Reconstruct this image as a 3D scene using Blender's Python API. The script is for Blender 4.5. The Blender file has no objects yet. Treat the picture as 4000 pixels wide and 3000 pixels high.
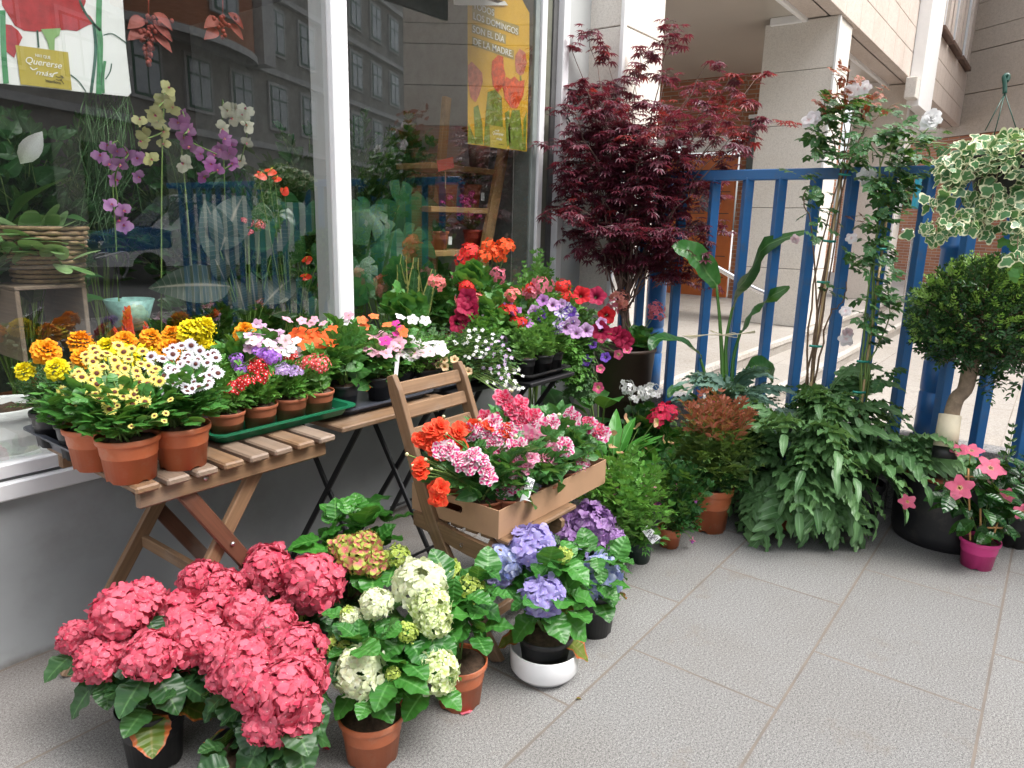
import bpy, math, random
import numpy as np
from mathutils import Matrix, Vector
rng = np.random.default_rng(7)
sc = bpy.context.scene
COL = sc.collection
R = math.radians
# ---------------- camera, world, sun, exposure ----------------
YAW, PITCH, ROLL, FPX, CZ = 0.647918, 0.223332, 0.024873, 2793.9, 1.4
def _cam_axes():
    f = np.array([math.cos(YAW)*math.cos(PITCH), math.sin(YAW)*math.cos(PITCH), -math.sin(PITCH)])
    r = np.array([math.sin(YAW), -math.cos(YAW), 0.0]); u = np.cross(r, f)
    r2 = math.cos(ROLL)*r + math.sin(ROLL)*u; u2 = -math.sin(ROLL)*r + math.cos(ROLL)*u
    return r2, u2, f
CR, CU, CF = _cam_axes()
cam = bpy.data.objects.new('camera', bpy.data.cameras.new('camera')); COL.objects.link(cam)
mw = Matrix.Identity(4)
for i in range(3):
    mw[i][0], mw[i][1], mw[i][2] = CR[i], CU[i], -CF[i]
mw[2][3] = CZ
cam.matrix_world = mw
cam.data.sensor_width = 36; cam.data.lens = FPX/4000*36
cam.data.clip_start = 0.05; cam.data.clip_end = 2000
sc.camera = cam
sc.render.resolution_x, sc.render.resolution_y = 1024, 768
w = bpy.data.worlds.new('World'); sc.world = w; w.use_nodes = True
nt = w.node_tree; bg = nt.nodes['Background']
sky = nt.nodes.new('ShaderNodeTexSky'); sky.sky_type = 'NISHITA'; sky.sun_disc = False
SUN_EL, SUN_AZ = 56, -76     # azimuth of the direction TOWARDS the sun, degrees from +X
sky.sun_elevation = R(SUN_EL); sky.sun_rotation = R(90-SUN_AZ)
sky.air_density = 1.0; sky.dust_density = 5.0; sky.ozone_density = 1.0
hs = nt.nodes.new('ShaderNodeHueSaturation'); hs.inputs['Saturation'].default_value = 0.28
nt.links.new(sky.outputs[0], hs.inputs['Color']); nt.links.new(hs.outputs[0], bg.inputs[0])
bg.inputs[1].default_value = 0.15
sl = bpy.data.lights.new('sun', 'SUN'); sl.energy = 0.85; sl.angle = R(40); sl.color = (1, 0.97, 0.93)
sun = bpy.data.objects.new('sun', sl); COL.objects.link(sun)
sd = Vector((math.cos(R(SUN_EL))*math.cos(R(SUN_AZ)), math.cos(R(SUN_EL))*math.sin(R(SUN_AZ)), math.sin(R(SUN_EL))))
sun.rotation_euler = sd.to_track_quat('Z', 'Y').to_euler()
sc.view_settings.view_transform = 'Standard'; sc.view_settings.look = 'None'
sc.view_settings.exposure = 1.6; sc.view_settings.gamma = 1
sc.cycles.max_bounces = 8; sc.cycles.transparent_max_bounces = 12
sc.cycles.diffuse_bounces = 4; sc.cycles.glossy_bounces = 4
# pixel of the 4000x3000 photograph -> point of the place on a known plane
def ray(u, v):
    d = CR*(u-2000) - CU*(v-1500) + CF*FPX
    return d/np.linalg.norm(d)
def P(u, v, x=None, y=None, z=None, d=None):
    r = ray(u, v)
    if x is not None: t = x/r[0]
    elif y is not None: t = y/r[1]
    elif z is not None: t = (z-CZ)/r[2]
    else: t = d/(r@CF)
    return np.array([0, 0, CZ]) + t*r
def depth(p): return float((np.array(p)-[0, 0, CZ])@CF)
# ---------------- mesh helpers ----------------
class G:
    """collects template copies and builds ONE mesh object"""
    def __init__(s): s.V=[]; s.F=[]; s.U=[]; s.A=[]; s.M=[]; s.n=0
    def add(s, T, mat=None, pos=None, var=None, mi=0):
        V, F, U = T[0], T[1], T[2]
        k = len(V)
        if mat is None and pos is None: W = V[None]
        else:
            pos = np.atleast_2d(np.zeros(3) if pos is None else pos)
            if mat is None: mat = np.eye(3)
            mat = np.asarray(mat)
            if mat.ndim == 2: mat = np.broadcast_to(mat, (len(pos), 3, 3))
            W = np.einsum('nij,kj->nki', mat, V) + pos[:, None]
        n = len(W)
        if var is None: var = rng.random(n)
        var = np.broadcast_to(var, (n,))
        FF = np.where(F[None] >= 0, F[None] + (np.arange(n)*k)[:, None, None] + s.n, -1)
        s.V.append(W.reshape(-1, 3)); s.F.append(FF.reshape(-1, 4)); s.U.append(np.tile(U, (n, 1)))
        va = np.repeat(var, k)
        if len(T) > 4: va = np.clip(va*.4 + np.tile(T[4], n)*.6, 0, 1)
        s.A.append(va)
        m = T[3] if len(T) > 3 and T[3] is not None else np.full(len(F), 0)
        s.M.append(np.tile(m + mi, n)); s.n += n*k
        return s
    def tmpl(s):
        return (np.concatenate(s.V), np.concatenate(s.F), np.concatenate(s.U), np.concatenate(s.M), np.concatenate(s.A))
    def mesh(s, name, mats, smooth=True):
        me = bpy.data.meshes.new(name)
        V, F, U, M, A = s.tmpl()[0], s.tmpl()[1], s.tmpl()[2], s.tmpl()[3], s.tmpl()[4]
        tot = np.where(F[:, 3] < 0, 3, 4)
        loops = F.reshape(-1); keep = loops >= 0
        li = loops[keep].astype(np.int32)
        me.vertices.add(len(V)); me.vertices.foreach_set('co', V.astype(np.float32).ravel())
        me.loops.add(len(li)); me.loops.foreach_set('vertex_index', li)
        st = np.concatenate([[0], np.cumsum(tot)[:-1]]).astype(np.int32)
        me.polygons.add(len(F)); me.polygons.foreach_set('loop_start', st)
        me.update(calc_edges=True)
        me.polygons.foreach_set('material_index', M.astype(np.int32))
        me.polygons.foreach_set('use_smooth', np.full(len(F), smooth))
        uv = me.uv_layers.new(name='UVMap'); uv.data.foreach_set('uv', U[li].astype(np.float32).ravel())
        at = me.attributes.new('var', 'FLOAT', 'POINT'); at.data.foreach_set('value', A.astype(np.float32))
        for m in (mats if isinstance(mats, (list, tuple)) else [mats]): me.materials.append(m)
        return me
    def obj(s, name, mats, parent=None, loc=None, smooth=True, **kw):
        if not s.V: return None
        return link(name, s.mesh(name, mats, smooth), parent, loc, **kw)
def link(name, me, parent=None, loc=None, M=None, **kw):
    o = bpy.data.objects.new(name, me); COL.objects.link(o)
    if parent is not None: o.parent = parent
    if M is not None: o.matrix_basis = M
    if loc is not None: o.location = loc
    tag(o, **kw); return o
def tag(o, label=None, cat=None, group=None, kind=None):
    if label: o['label'] = label
    if cat: o['category'] = cat
    if group: o['group'] = group
    if kind: o['kind'] = kind
    return o
def thing(name, label, cat, loc=(0, 0, 0), group=None, rz=0):
    o = link(name, None, loc=tuple(float(a) for a in loc)); o.rotation_euler = (0, 0, rz)
    return tag(o, label, cat, group)
def nrm(a): return a/(np.linalg.norm(a, axis=-1, keepdims=True)+1e-9)
def frames(d, up=(0, 0, 1), roll=None):
    """rotation matrices: template +Y along d, +Z close to up"""
    d = nrm(np.atleast_2d(np.asarray(d, float))); up = np.broadcast_to(np.asarray(up, float), d.shape)
    up = np.where(np.abs((d*nrm(up)).sum(1, keepdims=True)) > .985, up+np.array([.31, .17, .05]), up)
    x = nrm(np.cross(d, up)); z = np.cross(x, d)
    if roll is not None:
        c, s_ = np.cos(roll)[:, None], np.sin(roll)[:, None]
        x, z = x*c + z*s_, z*c - x*s_
    return np.stack([x, d, z], axis=2)
def zframes(n):
    """template +Z along n, random spin"""
    n = nrm(np.atleast_2d(np.asarray(n, float)))
    a = nrm(np.cross(n, rng.normal(size=n.shape))); b = np.cross(n, a)
    return np.stack([a, b, n], axis=2)
def scl(M, s): return M*np.asarray(s).reshape(-1, 1, 1)
def rotz(a): c, s_ = math.cos(a), math.sin(a); return np.array([[c, -s_, 0], [s_, c, 0], [0, 0, 1.]])
def rotx(a): c, s_ = math.cos(a), math.sin(a); return np.array([[1., 0, 0], [0, c, -s_], [0, s_, c]])
def grid_faces(nr, nc):
    i, j = np.meshgrid(np.arange(nr), np.arange(nc), indexing='ij'); a = (i*(nc+1)+j).ravel()
    return np.stack([a, a+1, a+nc+2, a+nc+1], 1)
def box(lo, hi, bev=0):
    """axis box (optionally chamfered), UVs in metres"""
    lo, hi = np.array(lo, float), np.array(hi, float); c, h = (lo+hi)/2, (hi-lo)/2
    if bev <= 0:
        V, F, U = [], [], []
        for ax in range(3):
            a, b = (ax+1) % 3, (ax+2) % 3
            for s_ in (-1, 1):
                q = []
                for ea, eb in ((-1, -1), (1, -1), (1, 1), (-1, 1)):
                    v = c.copy(); v[ax] += s_*h[ax]; v[a] += ea*h[a]; v[b] += eb*h[b]; q.append(v)
                if s_ < 0: q = q[::-1]
                n = len(V); V += q; F.append([n, n+1, n+2, n+3])
                L = 0 if ax != 0 else 1
                W = 2 if ax != 2 else 1
                U += [[v[L], v[W]] for v in q]
        return np.array(V), np.array(F), np.array(U)
    bev = min(bev, h.min()*.49)
    V, F, U = [], [], []
    P8 = {}
    for sx in (-1, 1):
        for sy in (-1, 1):
            for sz in (-1, 1):
                s_ = np.array([sx, sy, sz]); k = c+s_*h
                for ax in range(3):
                    v = k-s_*bev; v[ax] = k[ax]; P8[(sx, sy, sz, ax)] = len(V); V.append(v)
    S = (-1, 1)
    for ax in range(3):
        a, b = (ax+1) % 3, (ax+2) % 3
        for s0 in S:
            q = []
            for ea, eb in ((-1, -1), (1, -1), (1, 1), (-1, 1)):
                k = [0, 0, 0]; k[ax], k[a], k[b] = s0, ea, eb; q.append(P8[(*k, ax)])
            F.append(q if s0 > 0 else q[::-1])
        for ea in S:
            for eb in S:
                q = []
                for (s0, e) in ((-1, a), (1, a), (1, b), (-1, b)):
                    k = [0, 0, 0]; k[ax], k[a], k[b] = s0, ea, eb; q.append(P8[(*k, e)])
                F.append(q if ea*eb > 0 else q[::-1])
    for sx in S:
        for sy in S:
            for sz in S:
                q = [P8[(sx, sy, sz, i)] for i in range(3)]
                F.append((q if sx*sy*sz > 0 else q[::-1])+[-1])
    V = np.array(V); L = int(np.argmax(h)); o = [i for i in range(3) if i != L]
    return V, np.array(F), np.stack([V[:, o[0]]+V[:, o[1]], V[:, L]], 1)
def beam(a, b, wd, th, up=(0, 0, 1), bev=.003):
    """bar from a to b, width wd across, thickness th along up"""
    a, b = np.array(a, float), np.array(b, float); L = np.linalg.norm(b-a)
    V, F, U = box((-wd/2, 0, -th/2), (wd/2, L, th/2), bev)
    M = frames(b-a, up)[0]
    return V@M.T+a, F, U
def tube(pts, rad, ns=6, cap=True):
    pts = np.asarray(pts, float); k = len(pts); rad = np.broadcast_to(rad, (k,))
    t = nrm(np.gradient(pts, axis=0)); ref = np.array([0.02, 0.01, 1.]) if abs(t[:, 2]).mean() < .8 else np.array([1., .05, 0])
    x = nrm(np.cross(t, ref)); y = np.cross(t, x)
    a = np.arange(ns)*2*math.pi/ns
    V = (pts[:, None] + rad[:, None, None]*(np.cos(a)[None, :, None]*x[:, None]+np.sin(a)[None, :, None]*y[:, None])).reshape(-1, 3)
    i, j = np.meshgrid(np.arange(k-1), np.arange(ns), indexing='ij'); i, j = i.ravel(), j.ravel(); j2 = (j+1) % ns
    F = np.stack([i*ns+j, i*ns+j2, (i+1)*ns+j2, (i+1)*ns+j], 1)
    s_ = np.concatenate([[0], np.cumsum(np.linalg.norm(np.diff(pts, axis=0), axis=1))])
    U = np.stack([np.tile(a/6.283*.2, k), np.repeat(s_, ns)], 1)
    if cap:
        c = [len(V), len(V)+1]; V = np.concatenate([V, pts[:1], pts[-1:]]); U = np.concatenate([U, [[0, 0], [0, 0]]])
        j = np.arange(ns); j2 = (j+1) % ns; o = np.full(ns, -1)
        F = np.concatenate([F, np.stack([j2, j, np.full(ns, c[0]), o], 1), np.stack([(k-1)*ns+j, (k-1)*ns+j2, np.full(ns, c[1]), o], 1)])
    return V, F, U
def curve(a, b, bend=(0, 0, 0), n=7):
    t = np.linspace(0, 1, n)[:, None]; a, b, bend = map(np.asarray, (a, b, bend))
    return a*(1-t)+b*t+4*t*(1-t)*bend
def smoothline(pts, n=24):
    pts = np.asarray(pts, float); k = len(pts)
    t = np.linspace(0, k-1, n); i = np.clip(t.astype(int), 0, k-2); f = (t-i)[:, None]
    p0, p1, p2, p3 = pts[np.maximum(i-1, 0)], pts[i], pts[i+1], pts[np.minimum(i+2, k-1)]
    return .5*(2*p1+(p2-p0)*f+(2*p0-5*p1+4*p2-p3)*f**2+(3*p1-p0-3*p2+p3)*f**3)
def lathe(prof, ns=36, notch=0):
    prof = np.asarray(prof, float); k = len(prof); a = np.arange(ns)*2*math.pi/ns
    V = np.stack([prof[:, 0, None]*np.cos(a), prof[:, 0, None]*np.sin(a), np.repeat(prof[:, 1, None], ns, 1)], 2)
    if notch:
        V[0, np.arange(ns) % 9 < 2, 2] += notch
        V[1, np.arange(ns) % 9 < 2, 2] = np.maximum(V[1, np.arange(ns) % 9 < 2, 2], notch)
    V = V.reshape(-1, 3)
    i, j = np.meshgrid(np.arange(k-1), np.arange(ns), indexing='ij'); i, j = i.ravel(), j.ravel(); j2 = (j+1) % ns
    F = np.stack([i*ns+j, i*ns+j2, (i+1)*ns+j2, (i+1)*ns+j], 1)
    return V, F, np.stack([np.tile(a/6.283, k), np.repeat(prof[:, 1], ns)], 1)
def disc(r, z=0, n=24, dome=0, rough=0):
    a = np.arange(n)*2*math.pi/n; rr = [0, .35, .7, 1]
    V = [[0, 0, z+dome]]
    for q in rr[1:]: V += [[r*q*math.cos(t), r*q*math.sin(t), z+dome*(1-q*q)+rough*(rng.random()-.5)*(q < 1)] for t in a]
    F = [[0, 1+j, 1+(j+1) % n, -1] for j in range(n)]
    for i in range(2): F += [[1+i*n+j, 1+(i+1)*n+j, 1+(i+1)*n+(j+1) % n, 1+i*n+(j+1) % n] for j in range(n)]
    V = np.array(V, float); return V, np.array(F), V[:, :2].copy()
def polyfan(pts, n, z=0.0):
    """flat polygon (2D list) as tri fan around its centroid in a local frame"""
    pts = np.asarray(pts, float); c = pts.mean(0); V = np.vstack([c, pts]); k = len(pts)
    F = np.array([[0, 1+i, 1+(i+1) % k, -1] for i in range(k)])
    return np.column_stack([V, np.full(len(V), z)]), F, V.copy()
# ---------------- materials ----------------
MATS = {}
class NT:
    def __init__(s, name):
        s.m = bpy.data.materials.new(name); s.m.use_nodes = True; s.t = s.m.node_tree
        s.b = s.t.nodes['Principled BSDF']; s.out = s.t.nodes['Material Output']
    def n(s, typ, **kw):
        x = s.t.nodes.new('ShaderNode'+typ)
        for k, v in kw.items():
            if k.startswith('i_'):
                key = k[2:]; key = int(key) if key.isdigit() else key.replace('_', ' ')
                s.set(x.inputs[key], v)
            else: setattr(x, k, v)
        return x
    def set(s, inp, v):
        if isinstance(v, bpy.types.NodeSocket): s.t.links.new(v, inp)
        elif isinstance(v, (tuple, list)) and len(v) == 3 and inp.type == 'RGBA': inp.default_value = (*v, 1)
        else: inp.default_value = v
    def math(s, op, a, b=0, c=None):
        x = s.n('Math', operation=op); s.set(x.inputs[0], a); s.set(x.inputs[1], b)
        if c is not None: s.set(x.inputs[2], c)
        return x.outputs[0]
    def mix(s, f, a, b, bt='MIX'):
        x = s.n('MixRGB', blend_type=bt); s.set(x.inputs[0], f); s.set(x.inputs[1], a); s.set(x.inputs[2], b); return x.outputs[0]
    def noise(s, scale, det=3, vec=None, rough=.6):
        x = s.n('TexNoise'); x.inputs['Scale'].default_value = scale; x.inputs['Detail'].default_value = det; x.inputs['Roughness'].default_value = rough
        if vec is not None: s.set(x.inputs['Vector'], vec)
        return x.outputs[0]
    def ramp(s, f, *stops):
        x = s.n('ValToRGB'); s.set(x.inputs[0], f); e = x.color_ramp.elements
        while len(e) < len(stops): e.new(.5)
        for i, (p, c) in enumerate(stops):
            e[i].position = p; e[i].color = (*c, 1) if not isinstance(c, (int, float)) else (c, c, c, 1)
        return x.outputs[0]
    def co(s, which='Object'): return s.n('TexCoord').outputs[which]
    def bump(s, h, st=.3, d=.002):
        x = s.n('Bump'); s.set(x.inputs['Height'], h); x.inputs['Strength'].default_value = st; x.inputs['Distance'].default_value = d
        s.t.links.new(x.outputs[0], s.b.inputs['Normal'])
    def fin(s, col=None, rough=None, metal=None, spec=None):
        if col is not None: s.set(s.b.inputs['Base Color'], col)
        if rough is not None: s.set(s.b.inputs['Roughness'], rough)
        if metal is not None: s.b.inputs['Metallic'].default_value = metal
        if spec is not None: s.b.inputs['Specular IOR Level'].default_value = spec
        return s.m
def mcache(f):
    def g(name, *a, **k):
        if name not in MATS: MATS[name] = f(name, *a, **k)
        return MATS[name]
    return g
@mcache
def plain(name, col, rough=.5, metal=0, nz=.12, sc_=14, bump=.15, spec=.5, dirt=None, zdirt=0):
    t = NT(name); c = t.co(); n = t.noise(sc_, 4, c)
    k = t.ramp(n, (.3, tuple(x*(1-nz) for x in col)), (.7, tuple(min(1, x*(1+nz)) for x in col)))
    if dirt: k = t.mix(t.math('MULTIPLY', t.ramp(t.noise(dirt[1], 5, c, .7), (.52, 0), (.72, 1)), dirt[2]), k, dirt[0])
    if zdirt:
        sp = t.n('SeparateXYZ'); t.set(sp.inputs[0], t.n('NewGeometry').outputs['Position']); zz = t.math('ADD', sp.outputs[2], t.math('MULTIPLY', t.noise(9, 5, c), zdirt*1.6))
        k = t.mix(t.ramp(zz, (zdirt*.6, .75), (zdirt*1.5, 0)), k, (.12, .10, .08))
    if bump: t.bump(t.noise(sc_*14, 3, c), bump, .001)
    return t.fin(k, rough, metal, spec)
@mcache
def wood(name, c1, c2, rough=.55, sx=90, sy=3):
    t = NT(name); uv = t.n('UVMap').outputs[0]; mp = t.n('Mapping', i_Scale=(sx, sy, 1)); t.set(mp.inputs[0], uv)
    n = t.noise(1, 5, mp.outputs[0], .65); n2 = t.noise(5, 3, t.co())
    k = t.ramp(n, (.25, c2), (.72, c1)); k = t.mix(t.math('MULTIPLY', n2, .4), k, tuple(x*.6 for x in c2)); k = t.mix(t.ramp(t.noise(11, 5, t.co(), .7), (.56, 0), (.70, .6)), k, tuple(x*.35 for x in c1)); k = t.mix(t.ramp(t.noise(3, 4, t.co()), (.5, 0), (.7, .35)), k, (.36, .32, .28))
    t.bump(n, .25, .0008); return t.fin(k, rough)
@mcache
def leafm(name, c1, c2, vein=None, rough=.42, trans=.22, edge=None, ethr=.6, vf=26, vb=.35, spots=None, vs=.5, tc=(.35, .55, .05)):
    t = NT(name); uv = t.n('SeparateXYZ'); t.set(uv.inputs[0], t.n('UVMap').outputs[0])
    var = t.n('Attribute', attribute_name='var').outputs['Fac']
    au = t.math('ABSOLUTE', uv.outputs[0]); v = uv.outputs[1]
    k = t.mix(var, c1, c2)
    nz = t.noise(30, 3, t.co()); k = t.mix(t.math('MULTIPLY', nz, .35), k, tuple(x*.55 for x in c1))
    if spots: k = t.mix(t.ramp(t.noise(60, 2, t.co()), (.62, 0), (.68, 1)), k, spots)
    w_ = t.math('SINE', t.math('SUBTRACT', t.math('MULTIPLY', v, vf), t.math('MULTIPLY', au, 4.5)))
    sv = t.ramp(w_, (.86, 0), (1., 1))
    mid = t.ramp(au, (.03, 1), (.11, 0))
    if vein: k = t.mix(t.math('MAXIMUM', mid, t.math('MULTIPLY', sv, vs)), k, vein)
    if edge:
        e = t.math('ADD', au, t.math('MULTIPLY', t.math('SUBTRACT', t.noise(45, 2, t.co()), .5), .8))
        k = t.mix(t.ramp(e, (ethr-.06, 0), (ethr+.06, 1)), k, edge)
    t.bump(w_, vb, .0012)
    t.fin(k, rough, spec=.45)
    if trans:
        tr = t.n('BsdfTranslucent'); t.set(tr.inputs[0], t.mix(.35, k, tc, 'MIX'))
        mx = t.n('MixShader'); mx.inputs[0].default_value = trans
        t.t.links.new(t.b.outputs[0], mx.inputs[1]); t.t.links.new(tr.outputs[0], mx.inputs[2]); t.t.links.new(mx.outputs[0], t.out.inputs[0])
    return t.m
@mcache
def petal(name, cin, cout, c3=None, lo=.1, hi=.45, trans=.3, rough=.6, stripe=None):
    t = NT(name); uv = t.n('SeparateXYZ'); t.set(uv.inputs[0], t.n('UVMap').outputs[0])
    var = t.n('Attribute', attribute_name='var').outputs['Fac']
    o = t.mix(var, cout, c3 if c3 else tuple(min(1, x*1.25+.02) for x in cout))
    if stripe:
        s = t.math('ADD', t.math('ABSOLUTE', uv.outputs[0]), t.math('MULTIPLY', t.noise(90, 2, t.co()), .9))
        o = t.mix(t.ramp(s, (.80, 0), (.98, 1)), o, stripe)
    k = t.mix(t.ramp(uv.outputs[1], (lo, 0), (hi, 1)), cin, o)
    k = t.mix(.55, k, t.ramp(t.noise(38, 3, t.co()), (.3, .62), (.7, 1.)), 'MULTIPLY')
    ln = t.math('SINE', t.math('MULTIPLY', uv.outputs[0], 22)); t.bump(ln, .12, .0006)
    t.fin(k, rough, spec=.25)
    tr = t.n('BsdfTranslucent'); t.set(tr.inputs[0], k)
    mx = t.n('MixShader'); mx.inputs[0].default_value = trans
    t.t.links.new(t.b.outputs[0], mx.inputs[1]); t.t.links.new(tr.outputs[0], mx.inputs[2]); t.t.links.new(mx.outputs[0], t.out.inputs[0])
    return t.m
@mcache
def granite(name, c1, c2, c3, scale=190, rough=.75, tiles=None, joint=(.15, .13, .115), con=.09, stain=(.62, .5, .36), brown_y=None):
    t = NT(name); c = t.co(); a = t.noise(scale, 2, c, .7); b = t.noise(scale*.45, 2, c, .6)
    s = t.math('ADD', t.math('MULTIPLY', a, .65), t.math('MULTIPLY', b, .35))
    k = t.ramp(s, (.5-con, c3), (.5, c2), (.5+con, c1))
    big = t.noise(1.6, 4, c); k = t.mix(t.math('MULTIPLY', t.ramp(big, (.45, 0), (.75, 1)), .45), k, stain, 'MULTIPLY')
    if tiles:
        bw, rh, mo, ox, oy = tiles; mp = t.n('Mapping', i_Location=(-ox, -oy, 0)); t.set(mp.inputs[0], c)
        def br(m_, sm):
            x = t.n('TexBrick', offset=.5, offset_frequency=2); t.set(x.inputs['Vector'], mp.outputs[0])
            for q, v in (('Scale', 1), ('Mortar Size', m_), ('Mortar Smooth', sm), ('Bias', 0), ('Brick Width', bw), ('Row Height', rh)): x.inputs[q].default_value = v
            x.inputs['Color1'].default_value = (.78, .78, .78, 1); x.inputs['Color2'].default_value = (1, 1, 1, 1); x.inputs['Mortar'].default_value = (1, 1, 1, 1)
            return x
        b1 = br(mo, .1); b2 = br(mo*3.2, 1)
        k = t.mix(.55, k, b1.outputs[0], 'MULTIPLY')
        jn = t.noise(7, 4, c); dirty = t.math('MULTIPLY', b2.outputs['Fac'], t.ramp(jn, (.46, 0), (.62, .75)))
        k = t.mix(t.math('MULTIPLY', dirty, .5), k, (.20, .16, .12)); 
        jc = t.mix(t.ramp(t.noise(4, 3, c), (.4, 0), (.6, 1)), joint, (.19, .16, .135))
        k = t.mix(b1.outputs['Fac'], k, jc)
        t.bump(t.math('SUBTRACT', t.math('MULTIPLY', a, .25), b1.outputs['Fac']), .5, .002)
        spt = t.ramp(t.noise(2.6, 6, c, .75), (.58, 0), (.66, .35)); k = t.mix(spt, k, (.17, .14, .11))
        if brown_y is not None:
            sp = t.n('SeparateXYZ'); t.set(sp.inputs[0], c); gy = t.math('ADD', sp.outputs[1], t.math('MULTIPLY', t.noise(1.3, 5, c), 1.6)); k = t.mix(t.ramp(t.math('MULTIPLY', gy, .2), (brown_y*.2, 0), (brown_y*.2+.2, .55)), k, (.13, .10, .08))  # browner and darker with rising Y towards the shop wall, edge broken by noise
    else: t.bump(a, .3, .0015)
    return t.fin(k, rough, spec=.35)
@mcache
def brickm(name, c1, c2, mortar=(.42, .36, .30)):
    t = NT(name); x = t.n('TexBrick', offset=.5, offset_frequency=2); t.set(x.inputs['Vector'], t.n('UVMap').outputs[0])
    for q, v in (('Scale', 1), ('Mortar Size', .006), ('Mortar Smooth', .2), ('Bias', -.1), ('Brick Width', .26), ('Row Height', .062)): x.inputs[q].default_value = v
    x.inputs['Color1'].default_value = (*c1, 1); x.inputs['Color2'].default_value = (*c2, 1); x.inputs['Mortar'].default_value = (*mortar, 1)
    k = t.mix(t.math('MULTIPLY', t.noise(20, 4, t.co()), .4), x.outputs[0], (.12, .05, .03))
    t.bump(t.math('SUBTRACT', 1, x.outputs['Fac']), .6, .006); return t.fin(k, .8)
def glassm(name='window_glass', f0=.165, tint=(.93, .96, .95)):
    t = NT(name); lw = t.n('LayerWeight'); lw.inputs[0].default_value = .5
    tr = t.n('BsdfTransparent'); tr.inputs[0].default_value = (*tint, 1)
    gl = t.n('BsdfGlossy'); gl.inputs['Roughness'].default_value = 0.0; gl.inputs['Color'].default_value = (1, 1, 1, 1)
    f = t.n('Math', operation='ADD', use_clamp=True); t.set(f.inputs[0], t.math('MULTIPLY', t.math('POWER', lw.outputs['Facing'], 2.5), .88)); f.inputs[1].default_value = f0
    mx = t.n('MixShader'); t.set(mx.inputs[0], f.outputs[0])
    t.t.links.new(tr.outputs[0], mx.inputs[1]); t.t.links.new(gl.outputs[0], mx.inputs[2]); t.t.links.new(mx.outputs[0], t.out.inputs[0])
    return t.m
def text_mesh(s, size, font_shear=0, ext=.0004, align='LEFT'):
    cu = bpy.data.curves.new('lettering', 'FONT'); cu.body = s; cu.size = size; cu.shear = font_shear; cu.extrude = ext; cu.align_x = align
    o = bpy.data.objects.new('lettering', cu); COL.objects.link(o)
    me = bpy.data.meshes.new_from_object(o.evaluated_get(bpy.context.evaluated_depsgraph_get()))
    bpy.data.objects.remove(o); return me
# ================= the setting =================
YW, XF = 2.44, 3.93
m_pave = granite('pavement_granite', (.37, .367, .36), (.215, .212, .207), (.075, .074, .072), 330, tiles=(.768, .488, .0042, .45, -.008), con=.13, stain=(.80, .75, .69), brown_y=2.35)
m_plaza = granite('plaza_granite', (.45, .42, .385), (.38, .35, .315), (.26, .24, .215), 120, tiles=(.9, .6, .003, .3, .1), con=.16, joint=(.3, .27, .24), stain=(.85, .8, .72))
m_kerb = granite('kerb_granite', (.42, .41, .40), (.25, .245, .24), (.10, .10, .10), 160, con=.14)
m_col = granite('column_stone', (.82, .78, .72), (.73, .69, .63), (.56, .52, .47), 130, con=.2, stain=(.93, .89, .84))
m_fas = granite('facade_stone', (.70, .63, .56), (.62, .54, .48), (.50, .43, .38), 60, con=.2, stain=(.8, .74, .7))
m_stone = granite('old_stone', (.56, .50, .43), (.49, .43, .37), (.38, .33, .28), 40, con=.2, stain=(.8, .72, .62))
m_joint = plain('joint_dark', (.12, .10, .085), .9)
m_brick = brickm('brick', (.42, .17, .08), (.30, .11, .055))
m_alu = plain('white_aluminium', (.78, .78, .80), .32, nz=.02, bump=.02)
m_alud = plain('grey_gasket', (.10, .10, .10), .6)
m_grwall = plain('grey_paint', (.34, .355, .365), .6, nz=.13, sc_=2.2, bump=.5, dirt=((.22, .21, .19), 3, .35), zdirt=.035)
m_ltwall = plain('light_grey_paint', (.50, .52, .515), .6, nz=.04, sc_=3)
m_white = plain('white_render', (.86, .86, .85), .5, nz=.02)
m_blue = plain('blue_paint', (.03, .14, .36), .38, nz=.1, sc_=5, bump=.1, dirt=((.10, .13, .18), 14, .5))
m_steel = plain('stainless_steel', (.62, .62, .63), .18, 1, nz=.05)
m_black = plain('black_metal', (.012, .012, .014), .45, nz=.1)
m_orange = plain('orange_door', (.50, .135, .03), .4, nz=.06)
m_dark = plain('dark_interior', (.045, .045, .045), .8)
def sbox(name, lo, hi, m, parent=None, bev=0, **kw):
    c = np.array([(lo[0]+hi[0])/2, (lo[1]+hi[1])/2, lo[2]])
    return G().add(box(np.array(lo)-c, np.array(hi)-c, bev)).obj(name, m, parent, tuple(c-np.array(parent.location if parent else (0, 0, 0))), smooth=False, **kw)
def plane(name, lo, hi, z, m, **kw):
    V = np.array([[lo[0], lo[1], z], [hi[0], lo[1], z], [hi[0], hi[1], z], [lo[0], hi[1], z]], float)
    return G().add((V, np.array([[0, 1, 2, 3]]), V[:, :2].copy())).obj(name, m, smooth=False, **kw)
plane('ground', (-300, -300), (300, 300), -.02, plain('far_ground', (.3, .29, .28), .9), kind='structure')
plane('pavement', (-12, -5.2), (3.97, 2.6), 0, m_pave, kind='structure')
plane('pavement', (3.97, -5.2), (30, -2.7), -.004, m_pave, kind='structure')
plane('road', (-60, -15), (60, -5.35), -.012, granite('asphalt', (.11, .11, .11), (.07, .07, .07), (.04, .04, .04), 90), kind='structure')
sbox('kerb', (-60, -5.35, -.02), (60, -5.2, .004), m_kerb, kind='structure')
sbox('plaza_floor', (4.09, -2.7, -.3), (30, 1.6, .08), m_plaza, kind='structure')
sbox('plaza_floor', (4.09, 1.6, -.3), (30, 2.10, .20), m_plaza, kind='structure')
sbox('plaza_floor', (4.09, 2.10, -.3), (30, 9, .32), m_plaza, kind='structure')
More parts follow.
